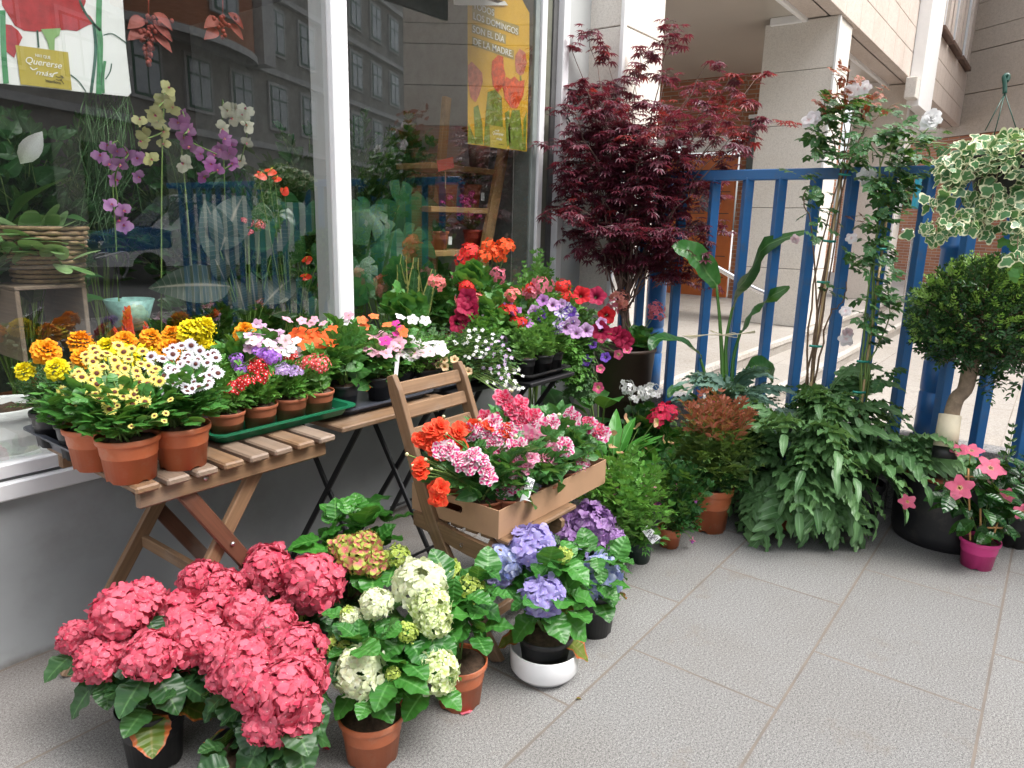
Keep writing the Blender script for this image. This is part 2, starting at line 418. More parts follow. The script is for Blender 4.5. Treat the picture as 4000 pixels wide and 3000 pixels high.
m_nose = granite('step_edge', (.60, .565, .52), (.50, .47, .43), (.36, .335, .30), 120)
for y, z in ((1.6, .2), (2.10, .32)):
    sbox('step_edge', (4.10, y-.012, z-.035), (30, y+.05, z+.004), m_nose, kind='structure')
# --- low granite wall with the blue fence on it
t = thing('low_wall', 'speckled grey granite wall carrying the blue fence', 'wall', (4.02, 0, 0))
for y0, y1 in ((-2.6, -.9), (-.896, .55), (.554, 1.5), (1.504, 2.27)):
    G().add(box((-.07, y0, 0), (.07, y1, .395), .006)).obj('coping', m_kerb, t, (0, 0, 0), smooth=False)
t = thing('fence', 'blue painted metal fence of square bars and round posts', 'fence', (XF, 0, 0))
for y0, y1 in ((.46, 1.93), (-2.6, .40), (1.99, 2.24)):
    G().add(box((-.028, y0, 1.645), (.03, y1, 1.70), .004)).obj('rail', m_blue, t, (0, 0, 0), smooth=False)
ybar = [2.13, 2.02, 1.79, 1.60, 1.417, 1.243, 1.068, .895, .73, .562, .372, .207, .04, -.135, -.31] + [-.48-.172*k for k in range(12)]
bar = G().add(beam((0, 0, .35), (0, 0, 1.66), .047, .047, up=(1, 1, 0), bev=.003)).mesh('bar', m_blue, False)
for y in ybar: link('bar', bar, t, (0, y, 0))
pr = [(0, .38), (.057, .38), (.057, .62), (.053, .625), (.053, .632), (.057, .637), (.057, .775), (.053, .78), (.053, .787), (.057, .792), (.057, 1.32), (.062, 1.325), (.062, 1.345), (.057, 1.35), (.057, 1.66), (.07, 1.665), (.07, 1.69), (0, 1.70)]
post = G().add(lathe(pr, 28)).mesh('post', m_blue)
for y in (1.96, .43): link('post', post, t, (.105, y, .0))
# --- shop
shop = thing('shop_building', 'florist shop front with large glass panes and white frames over a grey plinth', 'shop', (0, YW, 0))
def sh(name, lo, hi, m, bev=0): return sbox(name, lo, hi, m, shop, bev)
sh('plinth_wall', (-6, YW, 0), (3.52, 2.62, .545), m_grwall)
sh('sill', (-6, YW-.035, .545), (3.5, 2.62, .602), m_alu, .006)
sh('gasket', (-6, YW-.012, .602), (3.5, 2.6, .612), m_alud)
sh('bottom_frame', (-6, YW-.02, .612), (3.36, 2.56, .655), m_alu, .004)
sh('mullion', (1.965, YW-.03, .655), (2.046, 2.56, 3.0), m_alu, .006)
XU = lambda u: P(u, 250, y=YW)[0]
sh('end_frame', (XU(2086), YW-.005, 0.655), (XU(2103), 2.56, 3.0), plain('grey_green_strip', (.22, .25, .24), .5), .002)
sh('end_frame', (XU(2104), YW-.02, 0.), (XU(2123), 2.60, 3.0), m_alu, .003)
sh('jamb_panel', (XU(2125), YW+.02, 0), (XU(2163), 2.60, 3.0), plain('olive_panel', (.17, .175, .14), .25))
sh('gasket', (XU(2164), YW+.01, 0), (XU(2181), 2.60, 3.0), m_alud)
sh('corner_post', (XU(2182), YW-.03, 0), (3.645, 2.60, 3.4), m_alu, .004)
m_glass = glassm()
for a, b in ((-6, 1.96), (2.05, XU(2084))):
    V = np.array([[a, 0, .656], [b, 0, .656], [b, 0, 3.0], [a, 0, 3.0]])
    G().add((V, np.array([[0, 1, 2, 3]]), V[:, [0, 2]])).obj('glass_pane', m_glass, shop, (0, .005, 0), smooth=False)
sh('upper_wall', (-6, YW, 3.0), (3.64, 2.7, 12), m_ltwall)
sh('side_wall', (3.645, 2.50, 0), (4.06, 2.75, 3.53), m_ltwall)
sh('display_floor', (-6, 2.56, .55), (3.5, 3.5, .60), wood('display_wood', (.30, .20, .11), (.18, .11, .06)))
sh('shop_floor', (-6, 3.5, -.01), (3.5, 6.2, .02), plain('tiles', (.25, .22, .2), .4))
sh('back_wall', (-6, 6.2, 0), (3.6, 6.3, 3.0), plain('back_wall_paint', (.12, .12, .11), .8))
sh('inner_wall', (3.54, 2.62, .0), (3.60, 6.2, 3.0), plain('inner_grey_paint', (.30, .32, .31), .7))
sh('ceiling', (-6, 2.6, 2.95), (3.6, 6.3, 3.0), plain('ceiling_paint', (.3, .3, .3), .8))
# awning over the shop window, only its reflection shows
aw = thing('awning', 'short black fabric awning over the right pane, mirrored at the top of the glass', 'awning', (0, 2.08, 2.43))
G().add(box((2.45, -.01, 0), (3.06, .01, .13), .003)).obj('valance', plain('black_fabric', (.02, .02, .02), .9), aw, (0, 0, 0))
V = np.array([[2.45, 0, .13], [3.06, 0, .13], [3.06, .35, .25], [2.45, .35, .25]])
G().add((V, np.array([[0, 1, 2, 3]]), V[:, :2])).obj('canopy', MATS['black_fabric'], aw, (0, 0, 0))
# --- entrance building on columns
eb = thing('entrance_building', 'stone clad building on square columns with a brick entrance behind the fence', 'building', (8.28, 2.2, .32))
def ebx(name, lo, hi, m, bev=0): return sbox(name, lo, hi, m, eb, bev)
def slabs(name, x0, x1, y0, y1, zs, m):
    g = G()
    for a, b in zip(zs[:-1], zs[1:]): g.add(box((x0, y0, a+.003), (x1, y1, b-.003), .004))
    g.add(box((x0+.012, y0+.012, zs[0]), (x1-.012, y1-.012, zs[-1])), mi=1)
    o = g.obj(name, [m, m_joint], eb, tuple(-np.array(eb.location)), smooth=False)
def zcol(us, x): return [P(u, v, x=x)[2] for u, v in us]
zj2 = zcol([(3220, 482), (3239, 263)], 8.28)
slabs('column', 4.0, 4.52, 2.27, 2.9, [0, 1.2, zcol([(2431, 98)], 4.0)[0], 3.53], m_col)
slabs('column', 8.28, 8.80, 2.2, 2.96, [.32, .96, 1.62, zj2[0], zj2[1], 3.53], m_col)
slabs('column', 12.5, 13.05, 2.2, 2.96, [.32, .96, 1.62, 2.28, 2.93, 3.53], m_col)
# chamfer strips on the column corners
for x, y in ((4.0, 2.27), (8.28, 2.2), (12.5, 2.2)):
    ebx('corner_strip', (x-.012, y-.012, .3), (x+.02, y+.02, 3.53), m_white, .006)
g = G()
xs = [3.7, 4.0] + [4.0+.62*k for k in range(1, 24)]
zs = [3.53, 3.86, 4.18, 4.52, 4.9, 5.4, 5.9, 6.5, 7.1, 7.7]
for a, b in zip(xs[:-1], xs[1:]):
    for c_, d_ in zip(zs[:-1], zs[1:]):
        if c_ > 4.4 and 13.8 < (a+b)/2 < 17.7: continue
        g.add(box((a+.003, 2.167, c_+.003), (b-.003, 2.3, d_-.003), .003))
g.add(box((3.7, 2.18, 3.54), (13.8, 2.32, 7.7)), mi=1); g.add(box((13.8, 2.18, 3.54), (18.2, 2.32, 4.52)), mi=1)
g.obj('fascia', [m_fas, m_joint], eb, tuple(-np.array(eb.location)), smooth=False)
ebx('soffit_beam', (3.7, 2.3, 3.54), (18.2, 2.52, 3.9), m_fas)
ebx('ceiling_panel', (4.0, 2.56, 3.58), (12.5, 6.4, 3.62), plain('beige_soffit', (.50, .46, .40), .3, nz=.03, sc_=2))
for x0, x1 in ((4.52, 8.28), (8.80, 12.5), (13.05, 18)):
    ebx('soffit_trim', (x0, 2.521, 3.50), (x1, 2.57, 3.58), m_white, .008)
    ebx('soffit_trim', (x1-.05, 2.57, 3.50), (x1, 2.9, 3.58), m_white, .008)
ebx('pilaster', (12.05, 2.0, 3.14), (13.1, 2.166, 8), m_white, .01)
ebx('pilaster_foot', (11.8, 2.02, 3.22), (12.049, 2.166, 3.5), m_col, .01)
# upper windows
for i, (x0, x1) in enumerate(((13.87, 14.85), (15.0, 16.14), (16.33, 17.6))):
    ebx('window_sill', (x0, 2.08, 4.53), (x1, 2.3, 4.60), plain('brown_sill', (.12, .07, .05), .5), .005)
    wf = ebx('window_frame', (x0+.25, 2.20, 4.6), (x0+.34, 2.26, 7.7), m_white)
    ebx('window_frame', (x1-.34, 2.20, 4.6), (x1-.25, 2.26, 7.7), m_white)
    ebx('window_glass', (x0+.34, 2.23, 4.6), (x1-.34, 2.25, 7.7), plain('dark_glass', (.16, .19, .22), .08))
    ebx('pier', (x0, 2.15, 4.6), (x0+.25, 2.3, 7.7), m_fas); ebx('pier', (x1-.25, 2.15, 4.6), (x1, 2.3, 7.7), m_fas)
ebx('upper_infill', (13.8, 2.31, 4.52), (18.2, 2.5, 7.7), m_fas)
ebx('brick_wall', (10.9, 2.75, .32), (11.1, 4.09, 3.58), m_brick)
ebx('brick_wall', (10.9, 4.09, 2.75), (11.1, 7, 3.58), m_brick)
ebx('back_wall', (3.9, 6.9, .3), (11, 7, 3.6), m_ltwall)
for k in range(2):
    y1 = 5.07-k*.0+.98*k; d = ebx('door', (10.84, y1-.96, .33), (10.89, y1, 2.45), m_orange, .004)
    c0 = np.array(d.location)
    for zz in np.arange(.3, 2.0, .32):
        G().add(box((-.028, -.42, zz), (-.024, .42, zz+.012))).obj('groove', m_dark, d, (0, 0, 0), smooth=False) if k == 0 else None
    G().add(lathe([(.17, 0), (.2, 0), (.2, .02), (.17, .02), (.17, 0)], 28), rotx(math.pi/2)@rotz(0), (0, 0, 0)).obj('porthole_ring', m_orange, d, (-.03, -.12, 1.45)).rotation_euler = (0, 0, -math.pi/2)
    G().add(disc(.17), np.array([[0, 0, 1], [0, 1, 0], [1, 0, 0.]]), (0, 0, 0)).obj('porthole_glass', MATS['dark_glass'], d, (-.029, -.12, 1.45))
    G().add(box((-.05, -.40, .95), (-.03, -.35, 1.16), .006)).obj('handle', plain('brass', (.6, .42, .15), .3, 1), d, (0, 0, 0))
    link_ = ebx('transom_window', (10.86, y1-.9, 2.5), (10.88, y1-.05, 2.72), m_white)
ebx('reeded_window', (10.86, 3.55, 1.95), (10.885, 3.98, 2.95), plain('reeded_glass', (.06, .07, .06), .2))
ebx('window_frame', (10.84, 3.5, 1.9), (10.88, 4.0, 1.95), m_white); ebx('window_frame', (10.84, 3.5, 2.95), (10.88, 4.0, 3.0), m_white)
ebx('notice_board', (12.9, 1.99, 1.75), (13.4, 2.05, 2.25), plain('teal_sign', (.02, .30, .42), .4), .01)
# --- stone building closing the view at an angle
sb = thing('stone_building', 'old stone building with cornices above a brick ground storey', 'building', (18.3, 2.17, 0)); sb.rotation_euler = (0, 0, math.atan2(-.8, -.6))
for a, b, dz, m, nme in ((0, 3.35, 0, m_brick, 'brick_wall'), (3.35, 4.15, .02, m_stone, 'stone_course'), (4.156, 4.95, .0, m_stone, 'stone_course'), (4.956, 5.35, .0, m_stone, 'stone_course'), (5.35, 5.85, .09, m_stone, 'cornice'), (5.85, 7.1, 0, m_stone, 'stone_course'), (7.1, 7.5, .10, m_stone, 'cornice'), (7.5, 9.5, -.05, m_stone, 'stone_course')):
    G().add(box((-3, -.3, a), (11.3, dz, b-.012))).obj(nme, m, sb, (0, 0, 0), smooth=False)
# --- handrails
def rail(label, pts, r=.021):
    t = thing('handrail', label, 'handrail', pts[-1]); b = np.array(pts[-1])
    G().add(tube(smoothline(np.array(pts)-b, 40), r, 12)).obj('rail_tube', m_steel, t, (0, 0, 0)); return t
rail('polished steel handrail sloping down the entrance steps behind the fence', [(5.6, 3.4, 1.28), (5.6, 2.7, 1.26), (5.6, 2.35, 1.14), (5.6, 1.93, .95), (5.6, 1.80, .90), (5.6, 1.765, .84), (5.6, 1.76, .6), (5.6, 1.76, .2)])
rail('thin steel handrail far behind the fence beside the last column', [(11.5, 1.75, .5), (11.5, 1.75, 1.3), (11.5, 1.78, 1.38), (11.5, 1.9, 1.42)], .02)
# iron bracket on the side wall
t = thing('iron_bracket', 'black wrought iron scroll bracket on the grey side wall', 'bracket', (3.86, 2.49, 1.95)); g = G()
def scroll(cx, cz, r0, a0, turns, sgn=1, n=22):
    a = np.linspace(0, turns*2*math.pi, n); r = r0*(1-.75*a/a[-1]); return np.stack([cx+r*np.cos(a0+sgn*a), np.zeros(n), cz+r*np.sin(a0+sgn*a)], 1)
g.add(tube([(-.15, 0, .22), (.06, 0, .22)], .006)); g.add(tube([(-.13, 0, -.2), (-.13, 0, .22)], .006))
g.add(tube(curve((-.12, 0, -.05), (.05, 0, .2), (-.03, 0, .05)), .005))
for q in ((0, .17, .045, 0, 1.2, 1), (-.09, .02, .04, 2, 1.3, -1), (-.1, -.12, .045, 1, 1.3, 1)): g.add(tube(scroll(*q), .005))
g.obj('scrollwork', m_black, t, (0, 0, 0))
# --- across the street (seen mirrored in the shop window)
ab = thing('apartment_building', 'grey apartment building with green framed windows across the street', 'building', (13.8, -19.5, 0)); ab.rotation_euler = (0, 0, math.atan2(-.426, .905))
m_apt = plain('old_render', (.25, .24, .215), .9, nz=.25, sc_=1.2); m_apt2 = plain('ochre_render', (.30, .11, .045), .9, nz=.2, sc_=2)
m_frame = plain('green_frame', (.03, .10, .06), .5); m_pane = plain('window_pane', (.30, .33, .34), .15); m_sur = plain('pale_surround', (.38, .38, .37), .8)
G().add(box((-25, -8, 0), (50, 0, 16.5))).obj('wall', m_apt, ab, (0, 0, 0), smooth=False)
for z in (4.0, 6.9, 9.8, 12.7): G().add(box((-25, 0, z), (50, .25, z+.22))).obj('cornice', m_sur, ab, (0, 0, 0), smooth=False)
wn = G().add(box((-.75, 0, -.1), (.75, .1, 1.75)), mi=0).add(box((-.62, .1, 0), (.62, .12, 1.62)), mi=1)
for x0, x1 in ((-.54, -.04), (.04, .54)):
    for z0, z1 in ((.08, 1.05), (1.13, 1.55)): wn.add(box((x0, .121, z0), (x1, .135, z1)), mi=2)
wm = wn.mesh('window', [m_sur, m_frame, m_pane], False)
for z in (4.9, 7.8, 10.7, 13.6):
    for x in np.arange(-23, 49, 2.6):
        if -3.9 < x < 3.9 and z > 7: continue
        link('window', wm, ab, (x, .0, z))
for z in (4.9, 7.8, 10.7):
    if z > 5: link('window', wm, ab, (.0, 1.42, z))
for x in np.arange(-23, 46, 4.5):
    G().add(box((0, 0, .3), (3.4, .06, 3.3))).obj('shop_front', m_dark, ab, (x, 0, 0), smooth=False)
a = np.linspace(0, math.pi, 17); pts = [(3.4*math.cos(q), 1.4*math.sin(q)) for q in a]
Vb = np.array([(x, y, z) for x, y in pts for z in (7.0, 13.5)]); Fb = np.array([[2*i, 2*i+1, 2*i+3, 2*i+2] for i in range(16)])
G().add((Vb, Fb[:, ::-1], Vb[:, [0, 2]])).obj('bay', m_apt2, ab, (0, 0, 0))
for z in (6.8, 9.2):
    Vb = np.array([(x*1.04, y*1.06, z+q) for x, y in pts for q in (0, .25)]); G().add((Vb, Fb[:, ::-1], Vb[:, [0, 2]])).obj('bay_cornice', m_sur, ab, (0, 0, 0))
G().add(box((3.1, 0, 6.9), (3.9, 1.0, 13.5))).obj('bay_pier', m_sur, ab, (0, 0, 0), smooth=False)
# van
vn = thing('parked_van', 'white van with blue bonnet parked across the road, mirrored in the window', 'van', (8.6, -10.2, 0)); vn.rotation_euler = (0, 0, math.radians(12))
m_van = plain('van_white', (.75, .77, .8), .25, nz=.02); m_vb = plain('van_blue', (.06, .16, .36), .25, nz=.02); m_tyre = plain('tyre', (.02, .02, .02), .8)
def prism(prof, y0, y1, inset=0):
    k = len(prof); V = np.array([(x, y0+inset*(z > 1.0), z) for x, z in prof]+[(x, y1-inset*(z > 1.0), z) for x, z in prof])
    g = G(); F = [[i, (i+1) % k, k+(i+1) % k, k+i] for i in range(k)]; c = len(V)
    pc = np.array(prof).mean(0); V = np.vstack([V, [pc[0], y0, pc[1]], [pc[0], y1, pc[1]]])
    F += [[c, (i+1) % k, i, -1] for i in range(k)]+[[c+1, k+i, k+(i+1) % k, -1] for i in range(k)]
    return V, np.array(F), V[:, [0, 2]]
G().add(prism([(-2.1, .35), (2.1, .35), (2.15, 1.0), (2.1, 1.7), (1.9, 1.8), (-.35, 1.8), (-.6, 1.72), (-1.25, 1.1), (-2.0, .95), (-2.15, .7)], -.85, .85, .08)).obj('body', m_van, vn, (0, 0, 0), smooth=False)
G().add(prism([(-2.16, .62), (-1.95, .62), (-.9, .72), (-.9, 1.05), (-1.28, 1.115), (-2.0, .965), (-2.17, .75)], -.86, .86)).obj('bonnet', m_vb, vn, (0, 0, 0), smooth=False)
G().add(prism([(-.66, 1.72), (-1.26, 1.13), (-1.29, 1.13), (-.69, 1.74)], -.72, .72)).obj('windscreen', MATS['dark_glass'], vn, (0, 0, 0), smooth=False)
for s_ in (-1, 1):
    G().add(box((-.9, s_*.78-.012, 1.15), (.1, s_*.78+.012, 1.62))).obj('side_window', MATS['dark_glass'], vn, (0, 0, 0), smooth=False)
    G().add(box((-2.17, s_*.65-.13, .68), (-2.05, s_*.65+.13, .84), .03)).obj('headlight', m_white, vn, (0, 0, 0))
    for x in (-1.35, 1.35):
        G().add(lathe([(0, -.09), (.3, -.09), (.32, -.05), (.32, .05), (.3, .09), (0, .09)], 24), rotx(math.pi/2)).obj('wheel', m_tyre, vn, (x, s_*.78, .32))
# ================= plant building blocks =================
def blade(wd=.5, nr=5, nc=2, a=1., b=1., fold=.15, droop=.15, wave=0, wf=3, serr=0, cup=0):
    """leaf or petal: base at origin, along +Y, length 1, normal +Z; UV = (-1..1 across, 0..1 along)"""
    t = np.linspace(0, 1, nr+1); hw = np.maximum(wd/2*np.sin(math.pi*np.clip(t, 0, 1)**a)**b, .012*wd)
    if b < .6: hw[-1] = max(hw[-1], wd*.18)
    if serr: hw = hw*(1+serr*np.where(np.arange(nr+1) % 2, 1, -1))
    u = np.linspace(-1, 1, nc+1); U, T = np.meshgrid(u, t)
    X = U*hw[:, None]; Z = fold*np.abs(X)*2 - droop*T**2 + cup*(U**2)*hw[:, None] + wave*np.sin(wf*2*math.pi*T+1)*np.abs(U)*hw[:, None]*np.sign(U)
    Y = T*(1-.35*droop*T)
    V = np.stack([X, Y, Z], 2).reshape(-1, 3)
    return V, grid_faces(nr, nc), np.stack([U, T], 2).reshape(-1, 2)
def fanleaf(rf, n=36, dish=.1, stalk=.0, rot=0, wav=0):
    """leaf from a radius function r(theta); theta 0 = tip (+Y). UV.x = 0 centre .. 1 edge"""
    th = np.linspace(-math.pi, math.pi, n, endpoint=False); r = np.array([rf(x) for x in th])
    V = [[0, 0, 0]]; U = [[0, .5]]
    for q in (.5, 1):
        for i, x in enumerate(th):
            V.append([r[i]*q*math.sin(x), r[i]*q*math.cos(x), -dish*(r[i]*q)**2+wav*q*math.sin(3*x)]); U.append([q, .5+.5*math.cos(x)*q])
    F = [[0, 1+(i+1) % n, 1+i, -1] for i in range(n)]+[[1+i, 1+(i+1) % n, 1+n+(i+1) % n, 1+n+i] for i in range(n)]
    V = np.array(V); V[:, 1] += stalk
    return V, np.array(F), np.array(U)
def join(*parts):
    """parts: (template, mat3, pos, matindex, var)"""
    g = G()
    for p in parts:
        T, M, pos = p[0], p[1], p[2]; g.add(T, M, pos, p[4] if len(p) > 4 else None, p[3] if len(p) > 3 else 0)
    return g.tmpl()
I3 = np.eye(3)
L_ov = blade(.52, 6, 2, .8, .9, .18, .25)                 # ovate
L_sm = blade(.5, 3, 2, .85, .9, .2, .2)                   # small cheap
L_nar = blade(.26, 4, 2, .8, .9, .25, .25)                # lance
L_hyd = blade(.76, 14, 4, .80, .72, .09, .20, .14, 2.5, .035)
L_big = blade(.5, 10, 4, .8, .8, .12, .45, .10, 2)
L_strap = blade(.09, 10, 2, .55, .5, .3, .5)
def lobed(n, amp, base=.55, pw=1):
    return lambda t: base+amp*abs(math.cos(n*t/2))**pw*(1-.0*abs(t))
L_ger = fanleaf(lambda t: .5*(1+.10*math.cos(7*t))*(1 if abs(t) < 2.75 else .35)*(1+.04*math.cos(21*t)), 36, .25, .1, wav=.05)
L_ivy = fanleaf(lambda t: .34+.66*max(0, math.cos(t))**6+.34*max(0, math.cos(abs(t)-1.25))**8+.22*max(0, math.cos(abs(t)-2.35))**8, 28, .15, .25)
L_chr = fanleaf(lambda t: .42+.42*max(0, math.cos(t))**4+.30*max(0, math.cos(abs(t)-1.0))**10+.24*max(0, math.cos(abs(t)-1.9))**10+.03*math.cos(17*t), 30, .3, .3)
def lobe_cut(t):
    a = abs(t); r = .55+.45*max(0, math.cos(t))**2 if a < 2.6 else .55-.45*(a-2.6)/.54
    return r*(.62 if .35 < (a*3.2) % 1.25 < .55 and .5 < a < 2.4 else 1)
L_mon = fanleaf(lobe_cut, 72, .35, .0)
L_heart = fanleaf(lambda t: (.45+.35*max(0, math.cos(t))**3)*(1 if abs(t) < 2.5 else 1-.9*(abs(t)-2.5)/.64), 30, .25, .05)
def sprig(T, n, length=1., size=.35, spread=55, up=.3, tip=True, stem=.012, mi_stem=1, taper=.35, pair=True, droopy=0):
    """little shoot along +Y with leaves (material 0) and a stem (material 1)"""
    parts = [(tube([(0, 0, 0), (0, length*.5, .03*length), (0, length*.97, .02)], [stem, stem*.8, stem*.4], 4, False), I3, (0, 0, 0), mi_stem)]
    for i in range(n):
        y = length*(.15+.8*i/max(1, n-1)); s = size*(1-taper*i/max(1, n-1))
        sides = ((-1, 1) if pair else ((-1)**i,))
        for sd_ in sides:
            az = math.radians(spread)*sd_*(1-.25*i/n)+rng.normal(0, .12); tw = (i % 2)*.9 if pair else 0
            d = np.array([math.sin(az)*math.cos(tw), math.cos(az), math.sin(tw)*math.sin(abs(az))*.7+up*.4-droopy])
            M = frames(d, (0, -up, 1))[0]*s
            parts.append((T, M, (0, y, .02*length)))
    if tip: parts.append((T, frames((0, 1, .15), (0, 0, 1))[0]*size*(1-taper), (0, length*.93, .02)))
    return join(*parts)
S_soft = sprig(L_ov, 3, 1, .55, 60, .35)                 # impatiens / petunia
S_sm = sprig(L_sm, 5, 1, .26, 60, .3)                    # small leafed
S_lan = sprig(L_nar, 5, 1, .42, 45, .4)                  # lance leafed
S_dense = sprig(L_sm, 4, 1, .42, 50, .5)
S_rose = join(*[(sprig(L_sm, 2, 1, .5, 62, .2, stem=.014), I3, (0, 0, 0))])
S_nan = sprig(blade(.36, 4, 2, .8, .9, .2, .2), 3, 1, .44, 50, .1, stem=.01)
S_fu = sprig(blade(.54, 4, 2, .85, .9, .1, .18), 4, 1, .40, 66, .12, stem=.010)
S_pin = sprig(L_nar, 7, 1, .32, 60, .15, stem=.012)      # marigold, pinnate
S_verb = sprig(blade(.42, 6, 2, .8, .8, .25, .3, 0, 3, .12), 4, 1, .5, 50, .4)
def palm_leaf(nl=7, wd=.24):
    parts = [(tube([(0, -.35, .02), (0, 0, 0)], [.012, .008], 4, False), I3, (0, 0, 0), 1)]
    for k in range(nl):
        a = math.radians(-105+210*k/(nl-1)); L = 1-.42*(abs(a)/1.83)**1.5
        parts.append((blade(wd, 4, 2, .75, .9, .25, .22), frames((math.sin(a), math.cos(a), 0), (0, 0, 1))[0]*L, (0, 0, 0)))
    return join(*parts)
S_maple = palm_leaf()
def fern_frond(n=9, seed=0):
    """deeply lobed wavy frond arching along +Y"""
    r_ = np.random.default_rng(seed); parts = []
    ts = np.linspace(0, 1, 12); sp = np.stack([.03*np.sin(ts*4+seed), ts*(1-.25*ts), .18*np.sin(ts*2.2)-.42*ts**2.2], 1)
    parts.append((tube(sp, np.linspace(.012, .004, 12), 4, False), I3, (0, 0, 0), 1))
    def at(t): i = min(10, int(t*11)); f = t*11-i; return sp[i]*(1-f)+sp[i+1]*f
    mid = blade(.13, 12, 2, .9, .35, .1, 0)
    V = mid[0].copy(); V = np.array([at(min(1, max(0, v[1]*.999)))+np.array([v[0], 0, .004]) for v in V]); parts.append(((V, mid[1], mid[2]), I3, (0, 0, 0)))
    for i in range(n):
        t = .14+.78*i/(n-1); ln = .34*math.sin(math.pi*(.22+.68*t))**.8
        for s_ in (-1, 1):
            d = np.array([s_*1.0, .75+.4*t, -.10-.25*t+r_.normal(0, .12)]); 
            parts.append((blade(.40, 7, 2, .75, .6, .12, .30, .5, 2.2+r_.random()), frames(d, (0, 0, 1))[0]*ln*(.9+.2*r_.random()), at(t)))
    parts.append((blade(.26, 7, 2, .7, .6, .15, .3, .3, 2), frames(sp[-1]-sp[-3], (0, 0, 1))[0]*.3, sp[-1]*.97))
    return join(*parts)
FRONDS = [fern_frond(6+k%3, k) for k in range(4)]
# ---------- flowers: face +Z, radius about 1, UV.y = 0 centre .. 1 rim ----------
def ring(T, n, tilt, s=1., off=0., rad=0., z=0., mi=0, jit=.0, sz=None):
    parts = []
    for k in range(n):
        a = off+2*math.pi*k/n+rng.normal(0, jit); el = math.radians(tilt)+rng.normal(0, jit)
        d = np.array([math.cos(a)*math.cos(el), math.sin(a)*math.cos(el), math.sin(el)])
        upv = np.array([-math.cos(a)*math.sin(el), -math.sin(a)*math.sin(el), math.cos(el)])
        parts.append((T, frames(d, upv)[0]*s*(1+rng.normal(0, jit)), (rad*math.cos(a), rad*math.sin(a), z), mi))
    return parts
def ball(r=.1, z=0, n=8, sq=1):
    return lathe([(0.001, z-r*sq)]+[(r*math.sin(q), z-r*sq*math.cos(q)) for q in np.linspace(.4, 2.74, 5)]+[(0.001, z+r*sq)], n)
PT_w = blade(.95, 3, 2, .62, .5, 0, .1, .1, 1.3)          # wide rounded petal
PT_r = blade(1.05, 4, 4, .6, .5, 0, .12, .22, 1.6)        # ruffled
PT_n = blade(.42, 3, 2, .7, .6, .1, .05)                  # narrow ray petal
PT_flor = blade(1.02, 4, 4, .60, .52, -.06, .20, .16, 1.1)
F_floret = join(*ring(PT_flor, 4, 16, 1, jit=.1), (ball(.06, .03, 6), I3, (0, 0, 0), 1))
F_imp = join(*ring(PT_w, 5, 6, 1, jit=.04), (ball(.09, .03, 6), I3, (0, 0, 0), 1))
F_five = join(*ring(blade(.75, 3, 2, .62, .5, 0, .1), 5, 8, 1, jit=.04), (ball(.12, .02, 5), I3, (0, 0, 0), 1))
F_daisy = join(*ring(PT_n, 16, 4, 1, jit=.05), (ball(.36, .02, 10, .45), I3, (0, 0, 0), 1))
def rosette(n_l=(5, 6, 6, 5), T=PT_r, s0=1., tilt0=8, dt=20):
    parts = []
    for k, n in enumerate(n_l): parts += ring(T, n, tilt0+dt*k, s0*(1-.17*k), off=k*.7, z=.05*k, jit=.12)
    return join(*parts)
F_double = rosette((6, 6, 5, 4))
F_rose = rosette((6, 6, 5, 5, 4), s0=1., tilt0=5, dt=16)
def trumpet(n=30, ruff=.08, depth=.8, lobes=5):
    prof = [(0.0, .06), (.25, .10), (.6, .2), (.85, .42), (.97, .7), (1.0, 1.0)]
    V, U = [], []
    for t, r in prof:
        for i in range(n):
            a = 2*math.pi*i/n; rr = r*(1+.10*math.cos(lobes*a)*(t**3)); z = -depth*(1-t)**.8+ruff*math.sin(2*lobes*a+1)*t**6
            V.append([rr*math.cos(a), rr*math.sin(a), z]); U.append([math.sin(lobes*a), r])
    k = len(prof); F = [[i*n+j, i*n+(j+1) % n, (i+1)*n+(j+1) % n, (i+1)*n+j] for i in range(k-1) for j in range(n)]
    return np.array(V), np.array(F), np.array(U)
F_pet = join((trumpet(), I3, (0, 0, 0)))
F_mand = join(*ring(blade(.85, 5, 4, .62, .55, 0, .12, .15, 1.2), 5, 10, 1, rad=.12, jit=.04), (trumpet(16, 0, 1.3), np.diag([.34, .34, 1.]), (0, 0, 0), 1), (tube([(0, 0, -1.2), (0, .05, -1.9)], [.09, .05], 6), I3, (0, 0, 0), 2))
def sphere_pts(n, zmin=-1):
    i = np.arange(n)+.5; z = 1-(1-zmin)*i/n; th = i*2.399963; r = np.sqrt(np.maximum(0, 1-z*z)); return np.stack([r*np.cos(th), r*np.sin(th), z], 1)
def head_of(T, n, size, zmin=-.35, sq=.85, jit=.1, fill=True):
    """globe of little flowers of radius 1"""
    g = G(); p = sphere_pts(n, zmin); p += rng.normal(0, jit*.5, p.shape); nn = nrm(p)
    nn2 = nrm(nn+rng.normal(0, .38, nn.shape))
    q = nn*(1-size*.35+rng.normal(0, jit*.45, (n, 1)))*np.array([1, 1, sq])
    g.add(T, scl(zframes(nn2), size*(1+rng.normal(0, .1, n))), q)
    return g
def mesh_variants(name, f, mats, k=3): return [f(i).mesh(name, mats) for i in range(k)]
def marigold(i):
    g = G()
    for lay, (n, zz, rr, s) in enumerate(((16, -.35, .72, .5), (18, -.1, .78, .48), (17, .12, .68, .46), (14, .3, .52, .42), (10, .42, .34, .4), (6, .5, .14, .36))):
        for p in ring(blade(1.0, 3, 4, .6, .45, 0, .25, .5, 1.6), n, (-25, 5, 25, 45, 62, 78)[lay], s, off=lay*.4, rad=rr*.72, z=zz*.9, jit=.13): g.add(p[0], p[1], p[2])
    return g
